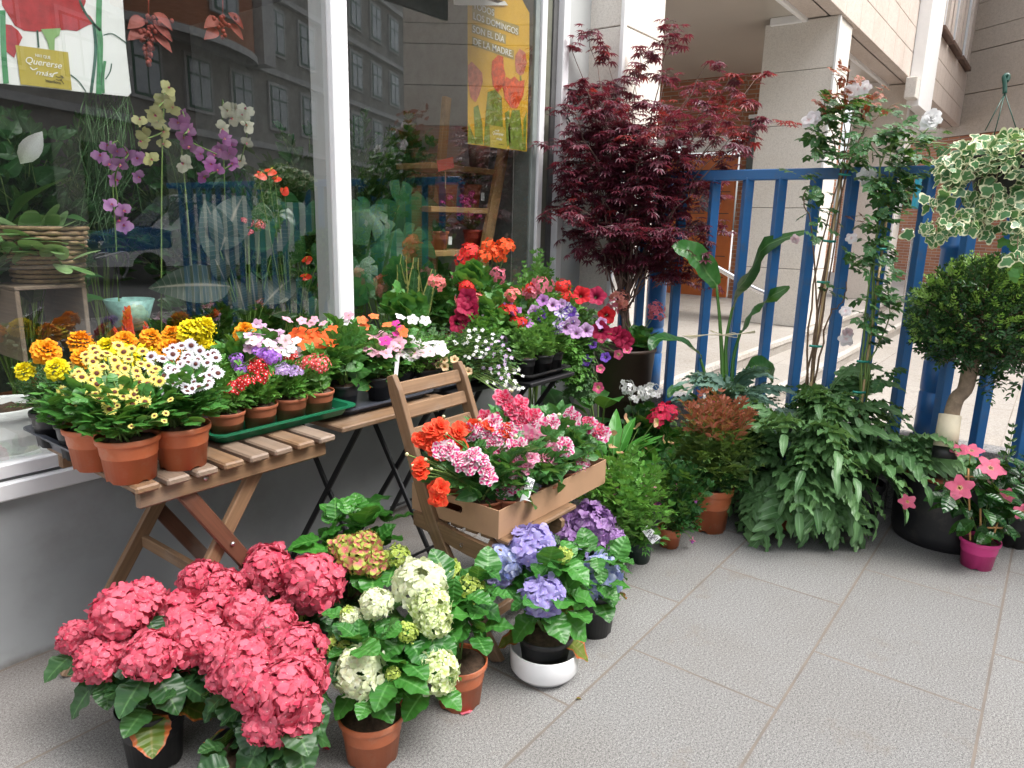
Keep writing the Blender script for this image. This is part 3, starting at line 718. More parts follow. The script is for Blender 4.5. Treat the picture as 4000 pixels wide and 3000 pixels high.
def umbel(T, n, size, dome=.5, jit=.08):
    g = G(); p = sphere_pts(n, .15); nn = nrm(p*np.array([1, 1, .9])+rng.normal(0, .28, p.shape)); p = p*(1+rng.normal(0, .09, (n, 1)))
    g.add(T, scl(zframes(nn), size*(1+rng.normal(0, .08, n))), p*np.array([1, 1, dome])+rng.normal(0, jit*.3, p.shape)); return g
# ---------- plants ----------
def pot(parent, rt, h, m, rb=None, rimh=.16, soil=True, ns=36, z=0, xy=(0, 0), lvl=.86):
    rb = rb or rt*.76; rr = rt*.93
    pr = [(rb*.7, .012), (rb, 0), (rb+(rr-rb)*(1-rimh), h*(1-rimh)), (rt*.985, h*(1-rimh)+.002), (rt, h*(1-rimh)+.006), (rt, h-.004), (rt*.985, h), (rt*.95, h-.002), (rt*.93, h*.95), (rt*.88, h*.6), (rb*.8, .02)]
    o = G().add(lathe(pr, ns, notch=h*.05)).obj('pot', m, parent, (*xy, z))
    if soil: G().add(disc(rt*.925, 0, 20, .012, .018)).obj('soil', m_soil, parent, (*xy, z+h*lvl))
    return o
m_soil = plain('potting_soil', (.075, .045, .028), .95, nz=.5, sc_=60, bump=1)
m_terra = plain('terracotta_plastic', (.52, .14, .055), .45, nz=.10, sc_=9, dirt=((.50, .30, .20), 16, .4))
m_terra2 = plain('terracotta_dull', (.38, .115, .055), .6, nz=.14, sc_=9, dirt=((.36, .24, .17), 18, .5))
m_pblack = plain('black_plastic', (.016, .016, .018), .42, nz=.1, dirt=((.07, .06, .05), 16, .5))
m_stem = leafm('green_stem', (.12, .22, .05), (.2, .3, .08), trans=0, vb=0)
m_woody = plain('woody_stem', (.16, .10, .06), .8, nz=.3, sc_=40, bump=.6)
def ell_pts(n, c, r, k=.45, zmin=-1.):
    d = nrm(rng.normal(size=(n*3, 3))); d = d[d[:, 2] > zmin][:n]; q = rng.random((len(d), 1))**k
    return np.array(c)+d*q*np.array(r), d*q
def bush(c, r, n, T, size, base=(0, 0, 0), up=.35, down=0., k=.45, zmin=-.7, stems=14, jit=.35, stemr=.0022, smi=1, back=.75, sj=.25):
    """shoots fill an ellipsoid; returns a G with leaves and main stems (mat 1)"""
    g = G(); p, dq = ell_pts(n, c, r, k, zmin); n = len(p)
    out = p-np.array(base); d = nrm(nrm(out)*.55+dq*np.array([1, 1, .6])*.9+np.array([0, 0, up-down])+rng.normal(0, jit, p.shape))
    s = size*(1+rng.normal(0, sj, n)).clip(.5, 1.6)
    g.add(T, scl(frames(d, nrm(dq*.4+np.array([0, 0, 1.]))), s), p-d*s[:, None]*back)
    for i in range(min(stems, n)):
        b = np.array(base)+rng.normal(0, .012, 3)*[1, 1, 0]; g.add(tube(curve(b, p[i]-d[i]*s[i]*back, (0, 0, .02), 6), [stemr*1.5]*3+[stemr]*3, 4, False), mi=smi)
    return g
def heads(parent, name, vs, pts, size, nrms, loc0=None, stem=None, bm=None, var=.1, sq=1.0, cap=100, **kw):
    """place flower meshes; pts relative to the parent; vs: list of meshes"""
    sg = G()
    for i, (p, n) in enumerate(zip(pts, nrms)):
        if i >= cap: break
        s = (size[i] if hasattr(size, '__len__') else size)*(1+rng.normal(0, var))
        M = zframes(n)[0]*s
        M4 = Matrix.Identity(4)
        for a in range(3):
            for b in range(3): M4[a][b] = M[a, b]
            M4[a][3] = float(p[a])
        link(name, vs[i % len(vs)], parent, M=M4, **kw)
        if stem is not None:
            e = np.array(p)-nrm(np.array(n))*s*.3
            sg.add(tube(curve(stem, e, (0, 0, 0.02), 5), .0022, 4, False))
    if stem is not None: sg.obj('stem', m_stem, parent)
def single_fill(parent, name, T, mats, n, c, r, size, zmin=.1, up=.5, off=.02, stuff=False):
    p = sphere_pts(n*2, -.9); p = p[p[:, 2] > zmin][:]; rng.shuffle(p); p = p[:n]
    return np.array(c)+p*np.array(r)*(1+off), nrm(p+np.array([0, 0, up])+rng.normal(0, .25, p.shape))
# ================= furniture in front of the shop =================
m_wood = wood('acacia_wood', (.31, .185, .10), (.15, .085, .045))
m_woodg = wood('weathered_wood', (.31, .225, .165), (.17, .12, .085))
m_woodr = wood('red_brown_wood', (.17, .065, .035), (.08, .032, .018))
m_bolt = plain('bolt_steel', (.6, .6, .6), .3, 1)
def bolt(t, p, ax=1):
    o = G().add(lathe([(0, -.004), (.006, -.003), (.0065, 0), (.0065, .002)], 12), rotx(-math.pi/2) if ax == 1 else np.array([[0, 0, -1.], [0, 1, 0], [1, 0, 0]])).obj('bolt', m_bolt, t, p); return o
TZ = .72
t1 = thing('folding_table', 'weathered wooden folding table with slatted top and crossed brown legs', 'table', (1.10, 2.05, 0))
def loc(t, p): return np.array(p, float)-np.array(t.location)
for i, x in enumerate(np.linspace(.815, 1.385, 8)):
    G().add(box(loc(t1, (x-.031, 1.775, TZ-.02)), loc(t1, (x+.031, 2.33, TZ)), .005)).obj('slat', m_woodg if i % 3 else m_wood, t1, (0, 0, 0), smooth=False)
for y in (1.815, 2.29):
    G().add(box(loc(t1, (.80, y-.011, TZ-.072)), loc(t1, (1.40, y+.011, TZ-.0205)), .012)).obj('apron', m_wood, t1, (0, 0, 0), smooth=False)
for y, s in ((1.84, 1), (2.262, -1)):
    G().add(beam(loc(t1, (1.19, y+.016*s, TZ-.05)), loc(t1, (.735, y+.016*s, 0.002)), .022, .046, up=(.8, 0, .55))).obj('leg', m_wood, t1, (0, 0, 0), smooth=False)
    G().add(beam(loc(t1, (.91, y-.0075*s, TZ-.03)), loc(t1, (1.345, y-.0075*s, 0.002)), .021, .046, up=(-.8, 0, .55))).obj('leg', m_woodr, t1, (0, 0, 0), smooth=False)
bolt(t1, loc(t1, (1.062, 1.819, .455))); bolt(t1, loc(t1, (.985, 1.802, TZ-.035)))
for x, z in ((1.0, .36), (.80, .10)): G().add(beam(loc(t1, (x, 1.87, z)), loc(t1, (x, 2.24, z)), .02, .04)).obj('stretcher', m_wood, t1, (0, 0, 0), smooth=False)
def metal_table(x0, x1, y0, y1, z, label, topm, px):
    t = thing('metal_table', label, 'table', ((x0+x1)/2, (y0+y1)/2, 0), group='black metal folding tables')
    G().add(box(loc(t, (x0, y0, z-.02)), loc(t, (x1, y1, z)), .004)).obj('table_top', topm, t, (0, 0, 0), smooth=False)
    for x, s in zip(px, (1, -1)):
        G().add(beam(loc(t, (x, y0+.06, z-.02)), loc(t, (x, y1+.03, 0.003)), .012, .022, bev=.002)).obj('leg', m_black, t, (0, 0, 0), smooth=False)
        G().add(beam(loc(t, (x+.013*s, y1-.0, z-.02)), loc(t, (x+.013*s, y0+.05, 0.003)), .012, .022, bev=.002)).obj('leg', m_black, t, (0, 0, 0), smooth=False)
    for y in (y0+.06, y1+.01): G().add(tube([loc(t, (px[0], y, .06)), loc(t, (px[1], y, .06))], .006, 8)).obj('crossbar', m_black, t, (0, 0, 0))
    return t
metal_table(1.52, 2.10, 1.87, 2.36, .70, 'black legged folding table with wooden top behind the wooden chair', m_wood, (1.66, 2.03))
metal_table(2.15, 2.46, 1.93, 2.36, .70, 'small black folding table right of the chair under white trailing flowers', m_black, (2.2, 2.41))
metal_table(2.52, 2.88, 1.80, 2.30, .70, 'black folding table carrying the black tray of bushy green plants', m_black, (2.58, 2.82))
def tray(x0, x1, y0, y1, z, h, m, label, lip=.012):
    t = thing('plant_tray', label, 'tray', ((x0+x1)/2, (y0+y1)/2, z))
    a, b = (x1-x0)/2, (y1-y0)/2; r = .03; g = G(); n = 7
    def rr(a, b, z):
        P_ = []
        for cx, cy, a0 in ((a-r, b-r, 0), (-a+r, b-r, 90), (-a+r, -b+r, 180), (a-r, -b+r, 270)):
            for q in np.linspace(a0, a0+90, n): P_.append((cx+r*math.cos(R(q)), cy+r*math.sin(R(q)), z))
        return P_
    rings = [rr(a-.02, b-.02, 0), rr(a-.004, b-.004, h-.004), rr(a+lip, b+lip, h), rr(a+lip, b+lip, h-.006), rr(a+lip-.003, b+lip-.003, h-.007), rr(a-.002, b-.002, h-.005)]
    rings2 = [rr(a-.006, b-.006, h-.002), rr(a-.022, b-.022, .004)]
    k = 4*n
    def strip(rs, flip):
        V = np.array(sum(rs, [])); F = [[i*k+j, i*k+(j+1) % k, (i+1)*k+(j+1) % k, (i+1)*k+j] for i in range(len(rs)-1) for j in range(k)]
        return V, np.array(F), V[:, :2]
    g.add(strip(rings, 0)); g.add(strip([rings[2]]+rings2, 0)); V = np.array(rings2[-1]); g.add(polyfan(V[:, :2], None, .004)); g.add(polyfan(V[:, :2], None, 0))
    g.obj('tray_body', m, t, (0, 0, 0), smooth=False); return t
m_trayg = plain('grey_plastic', (.055, .062, .08), .38); m_green = plain('green_plastic', (.012, .14, .065), .32, nz=.05)
tray(.755, 1.15, 2.02, 2.38, TZ+.001, .05, m_trayg, 'dark grey plant tray reaching from the wooden table to the window')
tray(1.10, 1.62, 1.925, 2.30, TZ+.001, .035, m_green, 'green plastic tray of small verbena pots on the wooden table')
tray(1.60, 2.05, 1.955, 2.30, .701, .03, m_trayg, 'dark tray under the busy lizzies behind the chair')
tray(2.08, 2.42, 1.97, 2.30, .701, .03, m_trayg, 'dark tray under the white trailing flowers right of the chair')
tray(2.53, 2.86, 1.82, 2.24, .701, .03, m_pblack, 'black tray on the last metal table before the fence')
# wooden chair
ch = thing('folding_chair', 'wooden folding chair with three back slats carrying a cardboard box', 'chair', (1.80, 1.48, 0))
side = [(1.745, .885), (1.64, .62), (1.555, .41), (1.45, .24), (1.262, .002)]
for x, s in ((1.632, 1), (1.962, -1)):
    if s < 0: pass
    sm = smoothline([(0, y, z) for y, z in side], 16); g = G()
    k = len(sm); tn = nrm(np.gradient(sm, axis=0)); nr = np.stack([np.zeros(k), -tn[:, 2], tn[:, 1]], 1)
    wv = np.full(k, .026); wv[0] = .016; V = []
    for i in range(k):
        for sx, sn in ((-1, -1), (1, -1), (1, 1), (-1, 1)): V.append(sm[i]+np.array([sx*.0115, 0, 0])+nr[i]*wv[i]*sn)
    V = np.array(V); V[:, 2] = np.maximum(V[:, 2], .002); F = [[4*i+j, 4*i+(j+1) % 4, 4*i+4+(j+1) % 4, 4*i+4+j] for i in range(k-1) for j in range(4)]+[[3, 2, 1, 0], [4*k-4, 4*k-3, 4*k-2, 4*k-1]]
    U = np.stack([np.tile([0, .02, .03, .05], k), np.repeat(np.linspace(0, 1, k), 4)], 1)
    g.add((V, np.array(F), U), None, None); o = g.obj('back_post', m_wood, ch, tuple(loc(ch, (x, 0, 0))), smooth=False)
    md = o.modifiers.new('bevel', 'BEVEL'); md.width = .004; md.segments = 2
    lg = smoothline([(0, 1.30, .40), (0, 1.36, .30), (0, 1.52, .12), (0, 1.64, .002)], 12)
    g = G()
    for a_, b_ in zip(lg[:-1], lg[1:]): g.add(beam(a_+np.array([x+s*.026, 0, 0])-np.array(ch.location), b_+np.array([x+s*.026, 0, 0])-np.array(ch.location)+(b_-a_)*.06, .021, .046, up=(0, .6, .7), bev=0))
    g.obj('front_leg', m_wood, ch, (0, 0, 0), smooth=False)
    rc = smoothline([(0, 1.245, .375), (0, 1.30, .358), (0, 1.42, .365), (0, 1.54, .385), (0, 1.64, .395)], 10); hh = np.interp(np.linspace(0, 1, 10), [0, .12, .5, 1], [.012, .030, .030, .024]); V = []
    for a_, h2 in zip(rc, hh):
        for sx, sz in ((-1, -1), (1, -1), (1, 1), (-1, 1)): V.append(a_+np.array([x+s*.004+sx*.010, 0, .008+sz*h2])-np.array(ch.location))
    V = np.array(V); F = [[4*i+j, 4*i+(j+1) % 4, 4*i+4+(j+1) % 4, 4*i+4+j] for i in range(9) for j in range(4)]+[[3, 2, 1, 0], [36, 37, 38, 39]]
    G().add((V, np.array(F), np.stack([V[:, 2], V[:, 1]], 1))).obj('seat_rail', m_wood, ch, (0, 0, 0), smooth=False)
    if s == 1:
        for y in (1.30, 1.42, 1.56): bolt(ch, loc(ch, (x-.0085, y, .37)), 0)
for f in (.945, .86, .775):
    y = 1.745-.105*(1-f)*(.885/.265)*1.0; z = .885*f
    G().add(box((-.155, -.009, -.024), (.155, .009, .024), .005), rotx(R(-21))).obj('back_slat', m_wood, ch, tuple(loc(ch, (1.797, np.interp(z, [.41, .62, .885], [1.555, 1.64, 1.745]), z))), smooth=False)
for i, y in enumerate(np.linspace(1.275, 1.60, 6)):
    G().add(box(loc(ch, (1.652, y-.026, .407)), loc(ch, (2.03 if i else 2.05, y+.026, .424)), .005)).obj('seat_slat', m_wood, ch, (0, 0, 0), smooth=False)
for z, y in ((.10, 1.36), (.12, 1.53)): G().add(beam(loc(ch, (1.64, y, z)), loc(ch, (1.955, y, z)), .02, .036)).obj('stretcher', m_wood, ch, (0, 0, 0), smooth=False)
# cardboard box
m_card = plain('cardboard', (.38, .225, .13), .75, nz=.07, sc_=4, bump=.15, dirt=((.26, .15, .09), 12, .35)); m_cardin = plain('cardboard_edge', (.62, .44, .28), .8)
bx = thing('cardboard_box', 'open brown cardboard tray with a slotted handle on the chair seat', 'box', (1.64, 1.28, .426)); BW, BD, BH = .66, .38, .095
g = G()
for lo, hi in (((0, 0, 0), (BW, .004, BH)), ((0, BD-.004, 0), (BW, BD, BH)), ((BW-.004, .004, 0), (BW, BD-.004, BH)), ((.004, .004, 0), (BW-.004, BD-.004, .004))): g.add(box(lo, hi))
hy0, hy1, hz0, hz1 = .15, .25, .045, .07
for lo, hi in (((0, .004, 0), (.004, hy0, BH)), ((0, hy1, 0), (.004, BD-.004, BH)), ((0, hy0, 0), (.004, hy1, hz0)), ((0, hy0, hz1), (.004, hy1, BH))): g.add(box(lo, hi))
g.obj('box_wall', m_card, bx, (0, 0, 0), smooth=False)
for yc in (hy0, hy1):
    s = 1 if yc == hy0 else -1; r = (hz1-hz0)/2; zc = (hz0+hz1)/2
    for e in (-1, 1):
        a = np.linspace(0, math.pi/2, 6); pts = [(yc, zc+e*r)]+[(yc+s*r*(1-math.cos(q)), zc+e*r*math.sin(q)) for q in a]
        V = np.array([(x, p[0], p[1]) for x in (0, .004) for p in pts]); k = len(pts)
        F = [[0, i, i+1, -1] for i in range(1, k-1)]+[[k, k+i+1, k+i, -1] for i in range(1, k-1)]+[[i, i+1, k+i+1, k+i] for i in range(1, k-1)]
        G().add((V, np.array(F), V[:, 1:])).obj('handle_corner', m_card, bx, (0, 0, 0), smooth=False)
# pallet crate by the nandina
pl = thing('pallet_crate', 'low weathered wooden pallet crate beside the big terracotta pot', 'crate', (3.45, 1.30, 0))
for i, z in enumerate((0.02, .085, .15, .215)):
    G().add(box((-.02, -.18, z), (.0, .22, z+.055), .003)).obj('board', m_woodg, pl, (0, 0, 0), smooth=False)
    G().add(box((-.02, -.2, z), (.4, -.181, z+.055), .003)).obj('board', m_woodg, pl, (0, 0, 0), smooth=False)
for y in (-.18, .2): G().add(box((.001, y, 0.001), (.04, y+.04, .275))).obj('corner_block', m_woodg, pl, (0, 0, 0), smooth=False)
# fallen petal
pt = join(*ring(PT_flor, 4, 14, 1, jit=.1))
m_pink = petal('pink_hydrangea_petal', (.74, .18, .25), (.61, .034, .088), (.84, .22, .29), .05, .5)
fp = G().add(pt, np.eye(3)*.021, (0, 0, .006)).obj('fallen_petal', m_pink); fp.location = P(1820, 2782, z=0); tag(fp, 'single pink flower fallen on the granite paving', 'petal')
# ================= hydrangeas on the pavement =================
def lp(B, u, v, dd=0., up=.2): return P(u, v, d=depth(np.array(B)+[0, 0, up])+dd)-np.array(B)
def rpx(B, px, dd=0.): return px*(depth(np.array(B)+[0, 0, .2])+dd)/FPX
TOCAM = lambda p: nrm(np.array([0, 0, CZ])-np.array(p))
m_lime = petal('lime_petal', (.42, .52, .06), (.46, .62, .10), (.62, .72, .25), .1, .6)
m_whitep = petal('cream_petal', (.80, .84, .52), (.86, .88, .74), (.74, .84, .46), .1, .7)
m_lav = petal('lavender_petal', (.36, .28, .66), (.38, .33, .74), (.55, .50, .80), .1, .7)
m_blu = petal('pale_blue_petal', (.35, .42, .78), (.36, .42, .80), (.68, .72, .82), .1, .7)
m_pur = petal('purple_petal', (.33, .16, .44), (.34, .17, .46), (.55, .38, .64), .1, .7)
m_lpk = petal('lime_pink_petal', (.75, .18, .20), (.38, .52, .08), (.50, .60, .12), .2, .75)
m_cen = plain('flower_centre', (.70, .45, .42), .7)
m_hl = leafm('hydrangea_leaf', (.025, .13, .02), (.065, .25, .04), vein=(.10, .27, .07), rough=.36, vf=38, vb=.6, vs=.16)
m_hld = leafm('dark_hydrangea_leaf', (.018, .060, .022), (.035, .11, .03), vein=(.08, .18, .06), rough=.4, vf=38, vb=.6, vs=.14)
m_hlr = leafm('reddening_leaf', (.04, .12, .02), (.20, .22, .03), vein=(.2, .2, .06), rough=.45, edge=(.42, .10, .03), ethr=.75, vf=38, vb=.9)
def hv(m, n=70, s=.34): return [head_of(F_floret, n, s, zmin=-.55, sq=.86, jit=.14).mesh('flower_head', [m, m_cen]) for _ in range(3)]
H_PINK = hv(m_pink, 150, .265); H_WHITE = hv(m_whitep, 130, .24); H_LIME = hv(m_lime, 90, .23); H_LAV = hv(m_lav, 70, .34); H_BLU = hv(m_blu, 70, .34); H_PUR = hv(m_pur, 120, .26); H_LPK = hv(m_lpk, 60, .30)
for m_ in (0,): H_WL = [head_of(F_floret, 120, .24, zmin=-.55, sq=.9, jit=.14).mesh('flower_head', [petal('greenish_white_petal', (.45, .60, .12), (.74, .84, .42), (.86, .90, .66), .1, .6), m_cen]) for _ in range(2)]
def hydrangea(label, B, pt, hds, nl=40, ls=.11, bushc=(0, 0, .24), bushr=(.16, .16, .11), lm=None, red=0, group='potted hydrangeas on the pavement', collar=5, kdown=.0):
    lm = lm or m_hl; B = np.array([B[0], B[1], B[2] if len(B) > 2 else 0.]); t = thing('potted_hydrangea', label, 'hydrangea', B, group)
    if pt: pot(t, pt[0], pt[1], pt[2], lvl=.9)
    top = (0, 0, (pt[1] if pt else .1)*.9); g = G(); sg = G()
    for u, v, r, vs, *dd in hds:
        dd = dd[0] if dd else 0.; c = lp(B, u, v, dd); rr = rpx(B, r, dd)
        n = nrm(c-np.array([0, 0, .12]))*.5+np.array([0, 0, .75])+TOCAM(c+B)*.5
        heads(t, 'flower_head', vs, [c], rr, [n], var=.02)
        sg.add(tube(curve(top, c-nrm(n)*rr*.4, (0, 0, .02), 7), .0035, 5, False))
        k = collar; a = rng.random()*6.28+np.arange(k)*2*math.pi/k
        d = np.stack([np.cos(a), np.sin(a), np.full(k, -.25-kdown)+rng.normal(0, .2, k)], 1)
        g.add(L_hyd, scl(frames(d, (0, 0, 1)), ls*(.55+.35*rng.random(k))+rr*.2), c-nrm(n)*rr*.75+d*rr*.35, var=rng.random(k))
    p, dq = ell_pts(nl, bushc, bushr, .5, -.6); n = len(p)
    d = nrm(dq*np.array([1, 1, .5])*1.1+rng.normal(0, .3, p.shape)+np.array([0, 0, .12-kdown]))
    g.add(L_hyd, scl(frames(d, nrm(dq*.5+np.array([0, 0, .9]))), ls*(.5+.45*rng.random(n))), p-d*ls*.4)
    g.obj('foliage', lm, t); sg.obj('stem', m_stem, t)
    if red:
        a = rng.random(red)*6.28; d = np.stack([np.cos(a), np.sin(a), -.35+rng.normal(0, .2, red)], 1)
        G().add(L_hyd, scl(frames(d, (0, 0, 1)), ls*1.0), np.array(top)+[0, 0, .03]+d*.05).obj('old_leaves', m_hlr, t)
    return t
HP, HW, HL = H_PINK, H_WHITE, H_LIME
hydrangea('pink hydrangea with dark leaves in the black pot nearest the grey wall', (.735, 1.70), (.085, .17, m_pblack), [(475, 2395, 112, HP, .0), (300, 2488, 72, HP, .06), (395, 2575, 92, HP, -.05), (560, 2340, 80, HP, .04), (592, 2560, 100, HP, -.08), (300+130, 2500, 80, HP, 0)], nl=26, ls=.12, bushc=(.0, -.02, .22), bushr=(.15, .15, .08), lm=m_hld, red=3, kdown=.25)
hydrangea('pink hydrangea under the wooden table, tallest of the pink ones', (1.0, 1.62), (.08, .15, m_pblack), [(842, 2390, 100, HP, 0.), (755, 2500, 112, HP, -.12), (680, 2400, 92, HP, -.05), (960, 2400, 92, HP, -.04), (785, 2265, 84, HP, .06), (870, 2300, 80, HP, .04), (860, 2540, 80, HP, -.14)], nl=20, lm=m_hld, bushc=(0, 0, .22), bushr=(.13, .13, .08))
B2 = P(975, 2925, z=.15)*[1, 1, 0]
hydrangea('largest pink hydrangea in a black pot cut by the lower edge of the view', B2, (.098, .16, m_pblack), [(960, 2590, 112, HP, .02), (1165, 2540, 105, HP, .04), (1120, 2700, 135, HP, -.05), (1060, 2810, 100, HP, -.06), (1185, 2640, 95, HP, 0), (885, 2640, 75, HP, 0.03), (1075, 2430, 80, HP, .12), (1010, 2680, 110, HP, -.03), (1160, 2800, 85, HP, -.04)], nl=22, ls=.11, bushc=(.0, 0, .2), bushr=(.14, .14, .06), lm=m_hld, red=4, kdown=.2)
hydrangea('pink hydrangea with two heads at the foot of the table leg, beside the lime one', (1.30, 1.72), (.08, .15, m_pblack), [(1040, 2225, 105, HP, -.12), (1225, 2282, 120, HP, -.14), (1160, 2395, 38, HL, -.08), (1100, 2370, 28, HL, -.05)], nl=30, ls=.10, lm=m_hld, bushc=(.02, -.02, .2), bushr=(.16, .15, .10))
hydrangea('white hydrangea with lime buds in the front terracotta pot', P(1455, 2945, z=0), (.088, .135, m_terra), [(1408, 2627, 102, HW, -.06), (1705, 2625, 92, H_WL, .0), (1640, 2285, 112, HW, .12), (1680, 2368, 80, H_WL, .06), (1471, 2360, 68, HW, .06), (1695, 2425, 70, H_WL, .04), (1591, 2470, 42, HL, 0), (1332, 2525, 58, HL, .02), (1534, 2630, 28, HL, -.08), (1370, 2415, 46, HW, .05), (1360, 2395, 30, HL, .05)], nl=46, ls=.115, bushc=(.02, 0, .27), bushr=(.17, .15, .13), collar=4)
hydrangea('lime budded hydrangea in a terracotta pot touching the chair foot', P(1795, 2735, z=0), (.082, .14, m_terra), [(1838, 2300, 56, HL, 0), (1752, 2228, 46, HL, .05), (1700, 2300, 40, HL, .02)], nl=52, ls=.12, bushc=(.0, 0, .30), bushr=(.16, .14, .15), collar=4)
hydrangea('hydrangea with pink and lime blooms and upright leaves left of the chair', (1.44, 1.76), (.08, .15, m_pblack), [(1395, 2165, 88, H_LPK, -.20), (1340, 2140, 55, H_LPK, -.19), (1460, 2200, 62, H_LPK, -.2), (1430, 2130, 60, H_LPK, -.19), (1553, 2172, 48, HL, -.19)], nl=75, ls=.13, bushc=(.03, .02, .33), bushr=(.20, .18, .17), lm=leafm('bright_hydrangea_leaf', (.03, .15, .02), (.075, .30, .04), vein=(.14, .36, .08), rough=.36, vf=38, vb=.6, vs=.16), collar=3)
tb = hydrangea('lavender hydrangea in a black pot standing inside the white bowl', np.array([*P(2125, 2625, z=0)[:2], .02]), (.09, .125, m_pblack), [(2123, 2332, 84, H_LAV, -.08), (2078, 2136, 90, H_LAV, .03), (1965, 2197, 80, H_BLU, .02), (2199, 2171, 36, HL, -.02), (1950, 2250, 60, H_LAV, .02)], nl=46, ls=.12, bushc=(.02, 0, .27), bushr=(.17, .16, .14), collar=4, red=2)
bw = G().add(lathe([(0, .012), (.07, .012), (.074, 0), (.08, .0), (.084, .012), (.100, .018), (.108, .030), (.111, .095), (.109, .099), (.104, .097), (.101, .04), (.09, .022), (0, .02)], 48)).obj('white_bowl', plain('white_ceramic', (.85, .85, .86), .25, nz=.02, bump=0)); bw.location = P(2125, 2625, z=0)*[1, 1, 0]; tag(bw, 'round white plastic bowl under the lavender hydrangea', 'bowl')
tb.location[2] = .021
hydrangea('pale blue hydrangea in the black pot at the right edge of the group', (2.0, 1.13), (.085, .17, m_pblack), [(2351, 2235, 78, H_BLU, -.02), (2330, 2300, 50, H_BLU, -.04)], nl=34, ls=.115, bushc=(0, 0, .25), bushr=(.15, .14, .11), red=4)
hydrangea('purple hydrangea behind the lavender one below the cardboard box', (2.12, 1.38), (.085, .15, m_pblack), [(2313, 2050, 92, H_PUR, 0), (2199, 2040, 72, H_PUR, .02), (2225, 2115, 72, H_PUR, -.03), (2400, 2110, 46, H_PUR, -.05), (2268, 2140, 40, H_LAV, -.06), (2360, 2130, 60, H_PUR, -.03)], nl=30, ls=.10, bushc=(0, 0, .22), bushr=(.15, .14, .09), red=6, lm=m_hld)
# ================= plants on the tables =================
m_gl = leafm('fresh_green_leaf', (.07, .23, .03), (.17, .40, .07), vein=(.18, .40, .10), vs=.2)
m_gd = leafm('mid_green_leaf', (.035, .15, .025), (.085, .27, .05), vein=(.10, .26, .07), vs=.2)
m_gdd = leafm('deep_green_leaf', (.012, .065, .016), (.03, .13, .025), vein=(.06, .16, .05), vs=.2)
m_gs = leafm('grey_green_leaf', (.06, .16, .05), (.12, .26, .09), vs=.1)
m_mar = leafm('marigold_leaf', (.02, .085, .025), (.045, .15, .04), vs=.1)
m_gy = leafm('yellow_green_leaf', (.12, .30, .03), (.24, .46, .06), vs=.15)
mc_y = plain('yellow_centre', (.7, .45, .05), .8); mc_br = plain('brown_centre', (.09, .02, .012), .8); mc_w = plain('white_centre', (.85, .82, .7), .8); mc_g = plain('lime_centre', (.35, .5, .1), .8)
M_YEL = [marigold(i).mesh('flower_head', petal('yellow_marigold_petal', (.80, .62, .005), (.82, .66, .006), (.84, .74, .02), trans=.2)) for i in range(4)]
M_ORA = [marigold(i).mesh('flower_head', petal('orange_marigold_petal', (.82, .24, .003), (.84, .27, .004), (.86, .38, .01), trans=.2)) for i in range(4)]
def dz(name, T, mats, n=2): return [join((T, I3, (0, 0, 0))) and G().add(T).mesh(name, mats) for _ in range(1)]
D_Y = dz('daisy', F_daisy, [petal('yellow_daisy_petal', (.62, .42, .02), (.84, .74, .10), (.86, .80, .30), .3, .55), mc_br])
D_W = dz('daisy', F_daisy, [petal('white_daisy_petal', (.45, .40, .50), (.86, .86, .86), (.80, .80, .86), .3, .5), mc_br])
def ver(c, eye=(.85, .8, .78)):
    p = petal('verbena_petal_%d' % int(c[0]*1000+c[2]*10), eye, c, None, .16, .26); e = plain('verbena_eye_%d' % int(eye[0]*100), eye, .7)
    return [umbel(F_five, 22, .30, .45).mesh('flower_head', [p, e]) for _ in range(2)]
V_RED = ver((.62, .012, .02)); V_COR = ver((.74, .10, .10)); V_PUR = ver((.36, .14, .58), (.5, .3, .65)); V_LIL = ver((.50, .34, .66), (.8, .75, .8))
def ger(c, c2=None):
    p = petal('geranium_petal_%d' % int(c[0]*1000+c[1]*500+c[2]*10), tuple(x*.75 for x in c), c, c2, .1, .4)
    return [umbel(F_imp, 14, .40, .75).mesh('flower_head', [p, mc_g]) for _ in range(2)]
G_RED = ger((.74, .035, .03)); G_ORA = ger((.82, .10, .02)); G_COR = ger((.82, .17, .16), (.86, .30, .28)); G_PNK = ger((.80, .16, .26), (.86, .34, .42)); G_WHI = ger((.86, .86, .84)); G_MAG = ger((.66, .03, .24)); G_SAL = ger((.84, .26, .20), (.86, .42, .36)); G_CRI = ger((.72, .03, .10))
def imp(c, eye=None, c2=None):
    p = petal('impatiens_petal_%d' % int(c[0]*1000+c[1]*500+c[2]*10), eye or tuple(x*.8 for x in c), c, c2, .08, .3); return [G().add(F_imp).mesh('flower', [p, mc_g])]
I_ORA = imp((.80, .115, .012)); I_COR = imp((.84, .20, .06)); I_PNK = imp((.80, .36, .48), None, (.86, .56, .66)); I_LIL = imp((.66, .34, .60), (.6, .2, .5), (.80, .58, .74)); I_WHI = imp((.86, .84, .85)); I_SAL = imp((.84, .42, .36)); I_PAL = imp((.84, .66, .70), (.7, .3, .4), (.86, .78, .80)); I_MAG = imp((.62, .04, .30))
def pet(c, thr=None, c2=None):
    p = petal('petunia_petal_%d' % int(c[0]*1000+c[1]*500+c[2]*10), thr or tuple(x*.25 for x in c), c, c2, .12, .5); return [G().add(F_pet).mesh('flower', p)]
